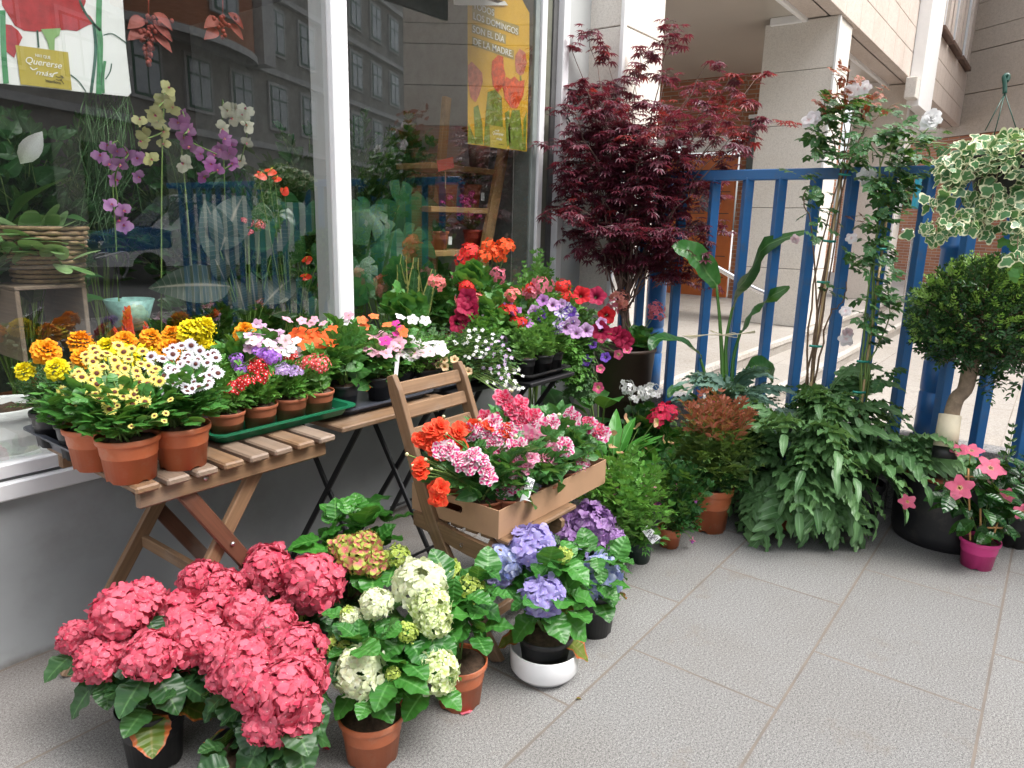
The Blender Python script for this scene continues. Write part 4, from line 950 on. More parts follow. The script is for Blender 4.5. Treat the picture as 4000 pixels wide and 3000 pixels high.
P_CRI = pet((.34, .004, .05), (.03, .0, .01)); P_RED = pet((.60, .01, .02)); P_PUR = pet((.42, .14, .50), (.1, .02, .14), (.55, .25, .62)); P_VIO = pet((.16, .06, .45)); P_PNK = pet((.80, .06, .22), (.8, .7, .3), (.84, .2, .36)); P_LAV = pet((.60, .36, .66), (.2, .04, .2)); P_MAG = pet((.22, .01, .13)); P_PCH = pet((.84, .52, .22), (.6, .12, .02), (.86, .66, .40)); P_GAL = [G().add(F_pet).mesh('flower', petal('speckled_petunia_petal', (.1, .02, .3), (.14, .05, .45), None, .1, .3, stripe=(.8, .75, .85)))]
def dbl(name, c, st):
    return [G().add(T).mesh('flower', petal(name, tuple(x*.7 for x in c), c, None, .0, .3, stripe=st)) for T in (F_double, rosette((6, 6, 5, 4)))]
B_PW = dbl('pink_white_petal', (.78, .06, .26), (.88, .74, .78)); B_PK = dbl('pink_double_petal', (.80, .20, .38), (.84, .50, .58)); B_RD = dbl('red_double_petal', (.80, .045, .015), (.84, .11, .04)); B_CR = dbl('crimson_double_petal', (.68, .02, .10), (.80, .25, .35))
BUD = [G().add(ball(1, 0, 8, 1.3)).mesh('bud', plain('cream_bud', (.72, .70, .40), .6))]
def cloud(n, cx, cy, rx, ry, B, dd=(0., -.10), mind=.55, tilt=0):
    """n well spread pixel positions in an ellipse -> points relative to B (lower in the picture = nearer)"""
    q = []; tries = 0; md = mind*math.sqrt(math.pi*rx*ry/max(n, 1))
    while len(q) < n and tries < n*200:
        tries += 1; a, b = rng.uniform(-1, 1, 2)
        if a*a+b*b > 1: continue
        x, y = cx+a*rx, cy+b*ry+tilt*a*rx
        if all((x-c)**2+((y-d)*1.3)**2 > md*md for c, d, _ in q): q.append((x, y, b))
        if tries % (n*40) == 0: md *= .8
    return [lp(B, x, y, dd[0]+(dd[1]-dd[0])*(b+1)/2) for x, y, b in q]
def face(pts, B, up=.8, cam=.55, j=.25): return [nrm(np.array([0, 0, up])+TOCAM(p+B)*cam+rng.normal(0, j, 3)) for p in pts]
def potted(name, label, cat, B, pt, bush_=None, mat=None, blooms=(), group=None, stems=True, extra=None, smat=None):
    """B base; pt=(r,h,mat); bush_ = dict for bush(); blooms = (name, meshes, pts, radius, up, cam)"""
    B = np.array([float(B[0]), float(B[1]), float(B[2]) if len(B) > 2 else 0.]); t = thing(name, label, cat, B, group)
    if pt: pot(t, *pt)
    top = np.array([0, 0, pt[1]*.85 if pt else .05])
    if bush_:
        for bb in (bush_ if isinstance(bush_, list) else [bush_]):
            bb = dict(bb); mt = bb.pop('mat', mat); nm = bb.pop('name', 'foliage'); bb.setdefault('base', tuple(top)); bush(**bb).obj(nm, [mt, smat or m_stem], t)
    for bl in blooms:
        nm, vs, pts, r, *o = bl; up = o[0] if o else .8; cm = o[1] if len(o) > 1 else .55; st = o[2] if len(o) > 2 else True
        heads(t, nm, vs, pts, r, face(pts, B, up, cm), stem=(top if st else None))
    return t
def px(B, L, dd=-.075): return [lp(B, q[0], q[1], q[2] if len(q) > 2 else dd) for q in L]
# --- marigolds in the grey tray by the window
MG = 'marigold plants by the window'
for B, Y_, O_, lab, bc in (
    ((.80, 2.29, TZ+.006), [(95, 1446), (487, 1386, -.05)], [(180, 1370)], 'marigold with the leftmost yellow bloom, in a black pot of the grey tray', 0),
    ((.80, 2.12, TZ+.006), [(221, 1437)], [(326, 1392, 0)], 'marigold with one large yellow bloom in the front black pot of the grey tray', 0),
    ((1.0, 2.30, TZ+.006), [(421, 1358)], [(316, 1332), (487, 1335), (589, 1316)], 'marigold with orange and yellow blooms behind the yellow daisies', 0),
    ((1.22, 2.33, TZ), [(797, 1278), (747, 1291), (570, 1377, -.1)], [(671, 1304, -.05), (668, 1367, -.1)], 'marigold with a tall orange bloom and yellow ones behind the white daisies', 0),
    ((1.40, 2.32, TZ), [(797, 1354), (835, 1380)], [(956, 1297)], 'marigold with a lone orange bloom on its right beside the lilac busy lizzies', 0)):
    B = np.array(B); pY, pO = px(B, Y_), px(B, O_)
    potted('potted_marigold', lab, 'marigold', B, (.062, .105, m_pblack), dict(c=(0, 0, .17), r=(.10, .10, .075), n=70, T=S_pin, size=.085, stems=8), m_mar,
           [('flower_head', M_YEL, pY, rpx(B, 46), .9, .45), ('flower_head', M_ORA, pO, rpx(B, 46), .9, .45)], MG)
# --- daisies in terracotta pots
DG = 'potted daisies on the wooden table'
for B, c, n, cl, lab in (((.800, 2.02, TZ), D_Y, 34, (370, 1500, 150, 110), 'yellow daisies in the terracotta pot at the left rear of the trio'),
                     ((.815, 1.862, TZ), D_Y, 56, (470, 1468, 180, 135), 'yellow daisies in the front terracotta pot, the fullest bush'),
                     ((.955, 1.86, TZ), D_W, 44, (715, 1435, 150, 100), 'white daisies with dark centres in a terracotta pot')):
    B = np.array(B); pts = cloud(n, *cl, B, (.08, -.07))
    extra = [('daisy', c, pts, rpx(B, 24), .6, .8)]
    if n == 56: extra.append(('bud', c, cloud(9, 560, 1600, 160, 80, B, (-.03, -.09)), rpx(B, 13), .3, .8))
    potted('potted_daisy', lab, 'daisy', B, (.078, .118, m_terra), [dict(c=(0, 0, .195), r=(.13, .125, .075), n=420, T=L_chr, size=.02, stems=22, back=.3, up=.2), dict(c=(0, 0, .16), r=(.12, .12, .05), n=150, T=L_chr, size=.022, stems=0, back=.3)], m_gd, extra, DG)
# --- verbenas in the green tray
VG = 'small verbena pots in the green tray'
vz = TZ+.006
for B, hs, lab in (((1.165, 1.985, vz), [(V_RED, [(960, 1490), (925, 1515)], 36), (V_PUR, [(925, 1402, .1), (940, 1440, .08)], 34)], 'verbena with a dark red head in the leftmost pot of the green tray'),
                   ((1.285, 1.99, vz), [(V_RED, [(1012, 1420), (1020, 1465), (1000, 1440)], 34)], 'verbena with white eyed red heads in the second pot of the green tray'),
                   ((1.405, 1.995, vz), [(V_LIL, [(1112, 1448), (1155, 1450)], 34), (V_RED, [(1128, 1390, .06)], 32)], 'verbena with lilac heads in the third pot of the green tray'),
                   ((1.525, 2.005, vz), [(V_COR, [(1180, 1425), (1215, 1412), (1250, 1422)], 34), (V_PUR, [(1240, 1465, 0)], 18)], 'verbena with coral red heads in the rightmost pot of the green tray'),
                   ((1.20, 2.13, vz), [(V_PUR, [(1045, 1385), (1010, 1378), (1060, 1400)], 32)], 'verbena with violet heads behind the front row of the green tray')):
    B = np.array(B)
    potted('potted_verbena', lab, 'verbena', B, (.058, .085, m_terra2), dict(c=(0, 0, .135), r=(.075, .075, .07), n=42, T=S_verb, size=.085, stems=12), m_gl,
           [('flower_head', v, px(B, L_), rpx(B, r), .8, .5) for v, L_, r in hs], VG)
# --- busy lizzies
IG = 'busy lizzies behind the wooden table'
S_big = sprig(L_ov, 3, 1, .62, 60, .35)
def lizzie(B, lab, bl, c=(0, 0, .19), r=(.10, .09, .08), n=50, mat=None, size=.11, pt=None, grp=IG):
    B = np.array(B); potted('potted_busy_lizzie', lab, 'busy lizzie', B, pt or (.055, .09, m_pblack), dict(c=(c[0], c[1], c[2]-.025), r=r, n=int(n*.8), T=S_big, size=size, stems=9, stemr=.003), mat or m_gd, [('flower', v, px(B, L_) if not isinstance(L_, tuple) else cloud(L_[0], *L_[1:], B), rpx(B, rr), .7, .6) for v, L_, rr in bl], grp)
lizzie((1.55, 2.25, .73), 'busy lizzie with lilac pink blooms in front of the window mullion', [(I_LIL, (13, 1040, 1320, 70, 70), 24), (I_PAL, (7, 1130, 1345, 80, 45), 26), (I_PNK, [(1123, 1248), (1180, 1252), (1228, 1248), (1262, 1262), (1215, 1262)], 20)], c=(-.06, 0, .17), r=(.16, .08, .08), n=60)
lizzie((1.36, 2.20, TZ+.006), 'busy lizzie with pale lilac and white blooms behind the verbenas of the green tray', [(I_LIL, (9, 1010, 1345, 70, 40), 24), (I_PAL, [(985, 1330), (1050, 1340), (1075, 1362), (1115, 1330)], 25), (I_WHI, [(1120, 1375), (1140, 1362)], 22)], c=(-.03, 0, .18), r=(.13, .08, .08), n=50)
lizzie((1.68, 2.05, .71), 'busy lizzie with vivid orange red blooms beside the green tray', [(I_ORA, (15, 1235, 1310, 80, 45), 32), (I_PNK, [(1232, 1360)], 24), (I_WHI, [(1180, 1365), (1190, 1340), (1160, 1330), (1172, 1385)], 20)], c=(-.02, 0, .22), n=44)
lizzie((1.80, 2.22, .71), 'busy lizzie with salmon orange blooms and deep green leaves at the mullion', [(I_COR, [(1415, 1250), (1460, 1235), (1515, 1268), (1425, 1275), (1575, 1295)], 24), (I_SAL, (8, 1350, 1290, 50, 30), 22), (I_PNK, [(1362, 1232)], 20), (I_WHI, [(1355, 1262), (1360, 1285)], 18), (I_MAG, [(1545, 1262), (1560, 1280), (1548, 1305)], 18)], c=(-.02, 0, .22), r=(.13, .09, .09), n=64)
lizzie((1.86, 2.06, .71), 'busy lizzie with a mass of flat pale pink blooms behind the chair', [(I_PNK, (16, 1480, 1345, 90, 38), 27), (I_MAG, [(1507, 1330)], 24), (I_ORA, [(1420, 1510, -.04)], 28), (I_SAL, [(1438, 1315)], 18)], c=(-.02, 0, .18), r=(.12, .09, .09), n=60)
lizzie((2.02, 2.10, .71), 'busy lizzie with nearly white blooms above the chair back', [(I_WHI, (18, 1640, 1362, 90, 40), 27), (I_PAL, (9, 1620, 1352, 90, 34), 26), (I_WHI, [(1565, 1237), (1612, 1248), (1662, 1252)], 22)], c=(-.02, .02, .19), r=(.14, .10, .09), n=70)
# --- million bells and trailing white flowers
B = np.array((2.10, 2.03, .71)); potted('potted_million_bells', 'peach and purple million bells just above the chair back', 'million bells', B, (.055, .09, m_pblack), dict(c=(-.04, -.02, .15), r=(.15, .10, .08), n=150, T=S_sm, size=.07, stems=12), m_gl,
    [('flower', P_PCH, px(B, [(1713, 1425), (1738, 1432), (1775, 1403), (1735, 1405), (1650, 1365), (1690, 1380), (1805, 1440), (1785, 1425), (1620, 1385), (1830, 1450)], -.03), rpx(B, 15), .3, .9), ('flower', P_MAG, px(B, [(1700, 1410), (1672, 1388), (1662, 1405), (1600, 1398)], -.02), rpx(B, 19), .3, .9)])
BAC = [G().add(F_five).mesh('flower', [petal('white_small_petal', (.8, .75, .3), (.86, .86, .86), None, .1, .25), mc_y])]
BAL = [G().add(F_five).mesh('flower', [petal('lilac_small_petal', (.8, .75, .3), (.62, .46, .72), None, .1, .25), mc_y])]
for i, (B, cl, lab, vs) in enumerate((((2.25, 2.1, .71), (1860, 1340, 90, 60), 'white trailing bacopa spilling over the tray right of the chair', BAC), ((2.36, 2.0, .71), (1930, 1400, 80, 90), 'bacopa with lilac and white specks hanging down beside the chair', BAL))):
    B = np.array(B); pts = cloud(26, *cl, B); p2 = cloud(14, 1960+30*i, 1490, 60, 60, B, (-.02, -.1))
    potted('potted_bacopa', lab, 'bacopa', B, (.055, .09, m_pblack), [dict(c=(0, 0, .15), r=(.16, .12, .08), n=150, T=S_sm, size=.075, stems=14), dict(c=(.03, -.13, .07), r=(.12, .07, .09), n=80, T=S_sm, size=.075, stems=10, down=.5)], m_gs, [('flower', vs, pts, rpx(B, 9), .5, .7), ('flower', BAC, p2, rpx(B, 9), .3, .8)], 'trailing bacopas')
# --- geraniums and petunias towards the fence
GG = 'geraniums at the end of the window'
def geranium(B, lab, bl, c=(0, 0, .22), r=(.13, .12, .12), n=90, size=.062, mat=None, pt=None, grp=GG):
    B = np.array([*B, 0.][:3], float); t = potted('potted_geranium', lab, 'geranium', B, pt or (.06, .10, m_pblack), dict(c=c, r=r, n=n, T=L_ger, size=size, stems=26, stemr=.0022, back=.2, up=.5), mat or m_gd, [('flower_head', v, px(B, L_), rpx(B, rr), .6, .7) for v, L_, rr in bl], grp); return t
geranium((2.28, 2.28, .71), 'geranium with one coral head and dark leaves left of the crimson petunia', [(G_COR, [(1708, 1108)], 36)], c=(-.06, 0, .26), r=(.12, .08, .15), n=110)
geranium((2.66, 2.22, .71), 'geranium with tall red and orange heads before the ladder in the window', [(G_RED, [(1812, 1010), (1840, 1035), (1838, 985)], 34), (G_ORA, [(1908, 965), (1950, 1000), (1930, 985), (1975, 965), (1900, 1000)], 30), (G_PNK, [(1945, 1078), (1795, 1090)], 32), (G_WHI, [(1895, 1102)], 14)], c=(-.04, 0, .34), r=(.15, .1, .17), n=150)
geranium((2.62, 2.08, .71), 'geranium with pink and coral heads above the black table', [(G_COR, [(1868, 1172), (1810, 1178), (2003, 1155)], 32), (G_COR, [(1932, 1245)], 36), (G_RED, [(2025, 1258), (1822, 1125), (1985, 1215)], 32)], c=(-.03, 0, .24), r=(.14, .1, .13), n=120)
geranium((2.86, 2.2, .71), 'geranium with salmon pink and red heads at the window corner', [(G_PNK, [(2118, 1118), (2075, 1140)], 34), (G_RED, [(2200, 1118), (2072, 1135), (2205, 1155)], 28)], c=(0, 0, .26), r=(.12, .1, .14), n=100)
B = P(2095, 1200, y=2.31)*[1, 1, 0]; potted('leafy_herb', 'tall feathery pale green stems rising at the window frame', 'herb', B, (.07, .14, m_pblack), dict(c=(0, 0, 1.02), r=(.15, .07, .22), n=110, T=S_sm, size=.13, stems=24, up=1.2, jit=.2), m_gl)
m_seed = leafm('seedling_leaf', (.10, .27, .05), (.22, .44, .10), vein=(.28, .48, .15), vs=.15)
PG = 'petunias on the last table'
def petunia(B, lab, bl, c=(0, 0, .18), r=(.13, .12, .10), n=120, mat=None, size=.075, T=None, extra=None, pt=None):
    B = np.array(B, float); bs = [dict(c=c, r=r, n=n, T=T or S_soft, size=size, stems=18)]+(extra or [])
    return potted('potted_petunia', lab, 'petunia', B, pt or (.055, .09, m_pblack), bs, mat or m_gl, [('flower', v, px(B, L_), rpx(B, rr), .25, .95) for v, L_, rr in bl], PG)
petunia((2.50, 2.06, .71), 'petunia with velvety crimson blooms left of the pink geranium', [(P_CRI, [(1823, 1195), (1808, 1220), (1790, 1262), (1838, 1215), (1825, 1165)], 40)], n=90, c=(-.04, 0, .2))
petunia((2.70, 1.98, .71), 'petunia with two light purple blooms in the middle of the cluster', [(P_PUR, [(1985, 1180), (2015, 1215), (2120, 1172), (2060, 1258), (1900, 1330)], 24), (P_LAV, [(1972, 1328)], 16)], n=120)
petunia((2.80, 1.93, .71), 'petunia of speckled violet and mauve blooms at the front of the black tray', [(P_GAL, [(2180, 1262), (2190, 1215), (2210, 1200), (2175, 1290), (2232, 1230)], 26), (P_LAV, [(2210, 1280), (2240, 1262), (2090, 1218), (2160, 1190), (2195, 1185), (2250, 1300)], 24), (P_VIO, [(2228, 1215), (2110, 1232)], 24)], n=120)
petunia((3.02, 2.0, .71), 'petunia with bright red and dark red blooms near the brown planter', [(P_RED, [(2270, 1152), (2370, 1232)], 36), (P_CRI, [(2330, 1155), (2345, 1290)], 34), (P_LAV, [(2290, 1290), (2350, 1262), (2150, 1235)], 26)], c=(0, 0, .22), r=(.16, .12, .15), n=170, extra=[dict(c=(.02, -.08, -.02), r=(.15, .09, .17), n=170, T=S_soft, size=.075, stems=16, down=.6)], pt=(.055, .09, m_pblack))
petunia((3.15, 1.93, .72), 'trailing petunia with small pink and violet blooms hanging by the planter', [(P_PNK, [(2337, 1514)], 22), (P_CRI, [(2420, 1315), (2440, 1330), (2400, 1300)], 34), (P_VIO, [(2315, 1345), (2288, 1408), (2365, 1395)], 20), (P_PNK, [(2350, 1322), (2415, 1385), (2345, 1440), (2450, 1365)], 17)], c=(0, 0, .10), r=(.16, .10, .14), n=190, extra=[dict(c=(-.02, -.02, -.13), r=(.11, .07, .14), n=110, T=S_soft, size=.08, stems=14, down=.7)], mat=m_gs)
for B, lab in (((2.60, 1.90, .71), 'bushy young green plant at the left of the black tray'), ((2.72, 1.885, .71), 'bushy young green plant in the middle front of the black tray'), ((2.83, 1.90, .71), 'bushy young green plant at the right of the black tray')):
    potted('young_petunia', lab, 'seedling', B, (.055, .088, m_pblack), dict(c=(0, 0, .15), r=(.08, .08, .08), n=75, T=S_soft, size=.075, stems=12), m_seed, group='leafy young plants in the black tray')
# --- double busy lizzies in the cardboard box
BG = 'double busy lizzies in the cardboard box'; bz = .432
m_bl = leafm('busy_lizzie_leaf', (.03, .13, .03), (.08, .25, .06), vein=(.10, .24, .08), vs=.25, rough=.4)
for B, bl, lab in (((1.715, 1.40, bz), [(B_RD, [(1645, 1815, .0), (1700, 1905, -.02), (1690, 1700, .1)], 36)], 'red double busy lizzie at the near left of the box'),
                   ((1.74, 1.57, bz), [(B_RD, [(1695, 1682), (1722, 1765), (1745, 1710), (1640, 1715), (1790, 1690)], 36)], 'red double busy lizzie at the back left of the box'),
                   ((1.79, 1.345, bz), [(B_PW, [(1755, 1755), (1790, 1790), (1852, 1775), (1838, 1820), (1900, 1835)], 34)], 'pink and white double busy lizzie next to the box corner'),
                   ((1.90, 1.50, bz), [(B_PW, [(1880, 1680), (1905, 1715), (1812, 1700), (1950, 1690), (1925, 1730)], 32), (B_RD, [(1830, 1675), (1930, 1690), (1985, 1740)], 30)], 'pink double busy lizzie mixed with red blooms in the middle of the box'),
                   ((1.955, 1.345, bz), [(B_PW, [(2000, 1745), (1985, 1860), (1972, 1915)], 34), (B_CR, [(1978, 1788)], 26), (B_PK, [(2040, 1790), (2020, 1840)], 32)], 'deep pink double busy lizzie above the paper price tag'),
                   ((2.05, 1.55, bz), [(B_CR, [(1988, 1585), (2030, 1582), (2040, 1620), (2035, 1650), (1930, 1640)], 32), (B_PW, [(2070, 1675), (2095, 1690), (2120, 1670)], 32)], 'crimson double busy lizzie, the tallest at the back of the box'),
                   ((2.12, 1.36, bz), [(B_PK, [(2110, 1740), (2130, 1790), (2100, 1800), (2060, 1740)], 42), (B_PW, [(2215, 1745)], 32)], 'soft pink double busy lizzie on the front right of the box'),
                   ((2.22, 1.52, bz), [(B_PW, [(2155, 1650), (2240, 1635), (2305, 1660), (2125, 1665), (2275, 1800)], 32), (B_CR, [(2342, 1685)], 28)], 'pink double busy lizzie at the far right end of the box')):
    B = np.array(B); bl = bl+[(BUD, [(float(p_[0]), float(p_[1])) for p_ in np.array([[bl[0][1][0][0], bl[0][1][0][1]]])+rng.normal(0, 28, (7, 2))], 7)]
    bl = [(v, L_+([(u_+rng.uniform(-50, 50), v_+rng.uniform(-40, 45)) for u_, v_, *_q in L_+L_[:2]] if v is not BUD else []), r_*(1.04 if v is not BUD else 1)) for v, L_, r_ in bl]
    potted('double_busy_lizzie', lab, 'busy lizzie', B, (.068, .085, m_terra2), dict(c=(0, -.0, .165), r=(.115, .105, .08), n=36, T=S_big, size=.115, stems=9, stemr=.0035), m_bl, [('flower' if v is not BUD else 'bud', v, px(B, L_, -.155), rpx(B, rr), .3, .85) for v, L_, rr in bl], BG)
# --- paper tags
m_paper = plain('white_paper', (.84, .84, .86), .6, nz=.02, bump=0); m_ink = plain('pen_ink', (.03, .03, .05), .7)
def strokes(lines, w, m, parent, name, M, off, ext=.0006):
    g = G()
    for ln in lines:
        p = np.array([(x, y, .0006) for x, y in ln]); g.add(tube(p, w, 5)); 
    V = None
    o = g.obj(name, m, parent); o.matrix_basis = M; return o
def tagcard(name, label, pts4, text, tsize, cat='label', group=None, ink=None, paper=None, tpos=(.1, .6)):
    """flat card through 4 world points (tl, tr, br, bl)"""
    p = [np.array(q, float) for q in pts4]; o = sum(p)/4
    t = thing(name, label, cat, o, group); V = np.array([q-o for q in p]); nv = nrm(np.cross(V[1]-V[0], V[3]-V[0]))
    VV = np.vstack([V, V-nv*.001*np.sign(nv@(-TOCAM(o)))*-1])
    F = np.array([[0, 1, 2, 3], [7, 6, 5, 4], [0, 4, 5, 1], [1, 5, 6, 2], [2, 6, 7, 3], [3, 7, 4, 0]])
    G().add((VV, F, VV[:, :2])).obj('card', paper or m_paper, t, (0, 0, 0), smooth=False)
    xa = nrm(V[1]-V[0]); nn = nv if nv@TOCAM(o) > 0 else -nv; ya = np.cross(nn, xa)
    for i, s in enumerate(text.split('\n')):
        me = text_mesh(s, tsize, .2); me.materials.append(ink or m_ink); pos = V[0]*(1-tpos[0])+V[1]*tpos[0]-ya*tsize*(1.15*(i+1))*1.0+nn*.002
        M = Matrix.Identity(4)
        for r_ in range(3): M[r_][0], M[r_][1], M[r_][2], M[r_][3] = xa[r_], ya[r_], nn[r_], pos[r_]
        link('lettering', me, t, M=M)
    return t
dT = depth(P(2050, 1935, z=.53))-.035
tagcard('price_tag', 'white plastic price tag with handwriting stuck in the cardboard box', [P(2062, 1862, d=dT), P(2090, 1875, d=dT), P(2068, 1945, d=dT-.01), P(2030, 1960, d=dT-.01)], 'ALEGRIA\nDOBLES\n 1€', .0145, tpos=(-.15, 0))
G().add(polyfan([(0, 0), (.02, .0), (.005, -.04)], None)).obj('tag_point', m_paper, bpy.data.objects['price_tag'], tuple(P(2035, 1950, d=dT-.012)-np.array(bpy.data.objects['price_tag'].location)))
dT = depth((2.45, 1.15, .12))
tagcard('price_tag', 'white card reading a price beside the dark green fuchsia pot', [P(2506, 2072, d=dT), P(2530, 2052, d=dT), P(2582, 2100, d=dT), P(2548, 2126, d=dT)], '', .01)
tg = bpy.data.objects['price_tag.001']
for s_, (u, v) in (('FUXIA', (2526, 2080)), ('5€', (2524, 2098))):
    me = text_mesh(s_, .024); me.materials.append(m_ink); a0, a1 = P(2506, 2072, d=dT), P(2548, 2126, d=dT)
    xa = nrm(P(2582, 2100, d=dT)-P(2530, 2052, d=dT)); nn = TOCAM(a0); nn = nrm(nn-xa*(nn@xa)); ya = np.cross(nn, xa); p = P(u, v, d=dT-.004)-np.array(tg.location)
    M = Matrix.Identity(4)
    for r_ in range(3): M[r_][0], M[r_][1], M[r_][2], M[r_][3] = xa[r_], ya[r_], nn[r_], p[r_]
    link('lettering', me, tg, M=M)
dT = depth((1.88, 2.0, .80))
tagcard('plant_tag', 'blank white plant tag bent over the pale pink busy lizzie', [P(1545, 1385, d=dT), P(1562, 1388, d=dT), P(1552, 1478, d=dT-.02), P(1538, 1480, d=dT-.02)], '', .01)
dT = depth((2.55, 2.0, .85))
tagcard('plant_tag', 'blank white tag among the leaves above the black tray', [P(1880, 1230, d=dT), P(1902, 1226, d=dT), P(1915, 1285, d=dT-.02), P(1892, 1290, d=dT-.02)], '', .01)
# ================= tall and hanging plants by the fence =================
m_map = leafm('maple_leaf', (.075, .020, .042), (.19, .035, .055), vein=(.22, .09, .11), rough=.33, trans=.3, vf=0, vs=0, tc=(.5, .03, .04))
m_mapt = leafm('young_maple_leaf', (.14, .016, .022), (.28, .035, .035), rough=.35, trans=.35, vf=0, vs=0, tc=(.7, .06, .03))
m_mbark = plain('maple_bark', (.13, .08, .065), .8, nz=.3, sc_=30, bump=.5)
m_brown = plain('brown_planter', (.060, .036, .027), .5, nz=.08)
# brown two step planter with maple
Bm = P(2442, 1330, x=3.60)*[1, 1, 0]
t = thing('potted_maple', 'dark red Japanese maple in a tall brown stepped planter before the fence', 'maple tree', Bm)
G().add(lathe([(.08, 0), (.105, 0), (.13, .42), (.15, .435), (.153, .44), (.172, .70), (.180, .705), (.180, .72), (.168, .722), (.16, .66), (.0, .64)], 48)).obj('pot', m_brown, t)
G().add(disc(.162, .655, 24, .012, .02)).obj('soil', m_soil, t)
Pm = lambda u, v, dd=0.: P(u, v, d=depth(Bm+[0, 0, .9])+dd)-Bm
tg_ = G(); lf = G(); lt = G()
base = np.array([0, 0, .66]); fork = Pm(2432, 1180); 
tips = [(2228, 180), (2300, 125), (2240, 330), (2215, 420), (2380, 190), (2500, 210), (2640, 85), (2600, 280), (2700, 330), (2760, 250), (2860, 300), (2985, 285), (3010, 470), (2930, 400), (2900, 520), (2850, 600), (2780, 480), (2760, 700), (2200, 560), (2195, 700), (2200, 820), (2230, 900), (2300, 1010), (2420, 1050), (2560, 1020), (2690, 950), (2790, 870), (2600, 1080), (2780, 760), (2330, 420), (2430, 500), (2550, 520), (2650, 600), (2350, 650), (2480, 750), (2620, 780), (2300, 800), (2400, 900), (2550, 900), (2480, 330), (2380, 330), (2560, 400), (2670, 450), (2280, 520), (2260, 640), (2700, 1080), (2740, 1000), (2500, 620), (2440, 620), (2580, 680), (2700, 700), (2350, 560), (2520, 820), (2350, 880), (2450, 400)]
for i, (u, v) in enumerate(tips):
    dd = rng.uniform(-.32, .30) if 200 < v < 1000 else rng.uniform(-.15, .15); tip = Pm(u, v, dd)
    st = fork*.7+base*.3+rng.normal(0, .008, 3) if i % 7 == 0 else fork+(tip-fork)*rng.uniform(0, .25)+rng.normal(0, .012, 3)*[1, 1, 2]
    side = nrm((tip-st)*[1, 1, 0])*.10; up_ = np.array([0, 0, .10+.05*rng.random()])
    c = curve(st, tip, up_*1.0-side*.3, 12); c[1:-1] += rng.normal(0, .012, (10, 3)); tg_.add(tube(c, np.linspace(.0055, .0015, 12), 5, False))
    top = v < 330 or u > 2840
    for s_ in range(15 if not top else 8):
        f = rng.uniform(.45, 1.0) if s_ > 1 else 1.0; k = f*11; j = min(10, int(k)); p0 = c[j]*(1-(k-j))+c[j+1]*(k-j)
        az = rng.random()*6.28; off = np.array([math.cos(az), math.sin(az), rng.normal(-.05, .12)])*rng.uniform(.05, .15)*(1 if not top else .6); q = p0+off
        tg_.add(tube(curve(p0, q, (0, 0, .012), 4), [.0016, .0013, .001, .0008], 3, False))
        n = rng.integers(5, 8); a2 = rng.random(n)*6.28
        d = np.stack([np.cos(a2), np.sin(a2), rng.normal(-.30, .25, n)], 1); P0 = q+off*rng.uniform(-.35, .15, (n, 1))+rng.normal(0, .018, (n, 3))
        (lt if (top and rng.random() < .3) or rng.random() < .04 else lf).add(S_maple, scl(frames(d, (0, 0, 1)), rng.uniform(.044, .066, n)), P0+nrm(d)*.02)
c = smoothline([base, base*.5+fork*.5+[.01, 0, 0], fork], 8); tg_.add(tube(c, np.linspace(.017, .013, 8), 8)); c2 = c+np.array([.012, -.02, 0]); tg_.add(tube(c2, np.linspace(.013, .009, 8), 8))
tg_.obj('trunk', m_mbark, t); lf.obj('crown', [m_map, m_mbark], t); lt.obj('young_leaves', [m_mapt, m_mbark], t)
# geranium on the planter rim
B = Bm+np.array([.03, -.06, .665]); potted('potted_geranium', 'geranium with salmon heads growing at the foot of the red maple', 'geranium', B, (.06, .07, m_pblack), dict(c=(.02, -.03, .10), r=(.10, .09, .07), n=70, T=L_ger, size=.06, stems=20, back=.2, up=.5), m_gd, [('flower_head', G_SAL, px(B, [(2420, 1172), (2435, 1190)], 0), rpx(B, 34), .6, .7), ('flower_head', G_PNK, px(B, [(2568, 1222), (2560, 1200), (2395, 1188)], 0), rpx(B, 30), .6, .7)], 'geraniums at the end of the window')
# --- calla and small plants on the ground
m_cal = leafm('arum_leaf', (.05, .22, .03), (.11, .36, .06), vein=(.16, .42, .12), rough=.32, vf=30, vb=.3, vs=.15)
m_spath = petal('peach_spathe_petal', (.35, .38, .10), (.72, .36, .22), (.80, .50, .34), .1, .6)
def arum(B, lab, n, c, size, w=.3, hds=(), mat=None, grp=None, pt=None, drop=.3, up=.9):
    B = np.array([*B, 0.][:3], float); t = thing('potted_arum', lab, 'arum plant', B, grp); pt = pt or (.08, .13, m_pblack); pot(t, *pt); g = G()
    a = rng.random(n)*6.28; el = rng.uniform(.3, 1.25, n); d = np.stack([np.cos(a)*np.cos(el), np.sin(a)*np.cos(el), np.sin(el)*up], 1); s = size*rng.uniform(.7, 1.1, n)
    T = blade(w, 10, 4, .75, .8, .12, drop, .10, 1.6); b0 = np.array([0, 0, pt[1]*.85]); p0 = b0+d*np.array(c)
    g.add(T, scl(frames(d, (0, 0, 1)), s), p0)
    for q in p0: g.add(tube(curve(b0, q, (0, 0, .02), 5), .005, 5, False), mi=1)
    g.obj('foliage', [mat or m_cal, m_stem], t)
    if hds:
        me = G().add(fanleaf(lambda x: .55+.45*max(0, math.cos(x))**3, 24, -.5, .0, wav=.1), rotx(.5), (0, 0, 0)).mesh('spathe', m_spath)
        heads(t, 'spathe', [me], px(B, hds, -.03), .035, face(px(B, hds, -.03), B, .5, .8, .5), stem=b0)
    return t
arum((2.98, 1.62), 'calla lily with peach spathes and upright bright green leaves', 34, (.12, .12, .2), .26, .27, [(2395, 1700), (2385, 1745), (2420, 1770), (2490, 1670), (2590, 1722), (2445, 1640), (2560, 1650)])
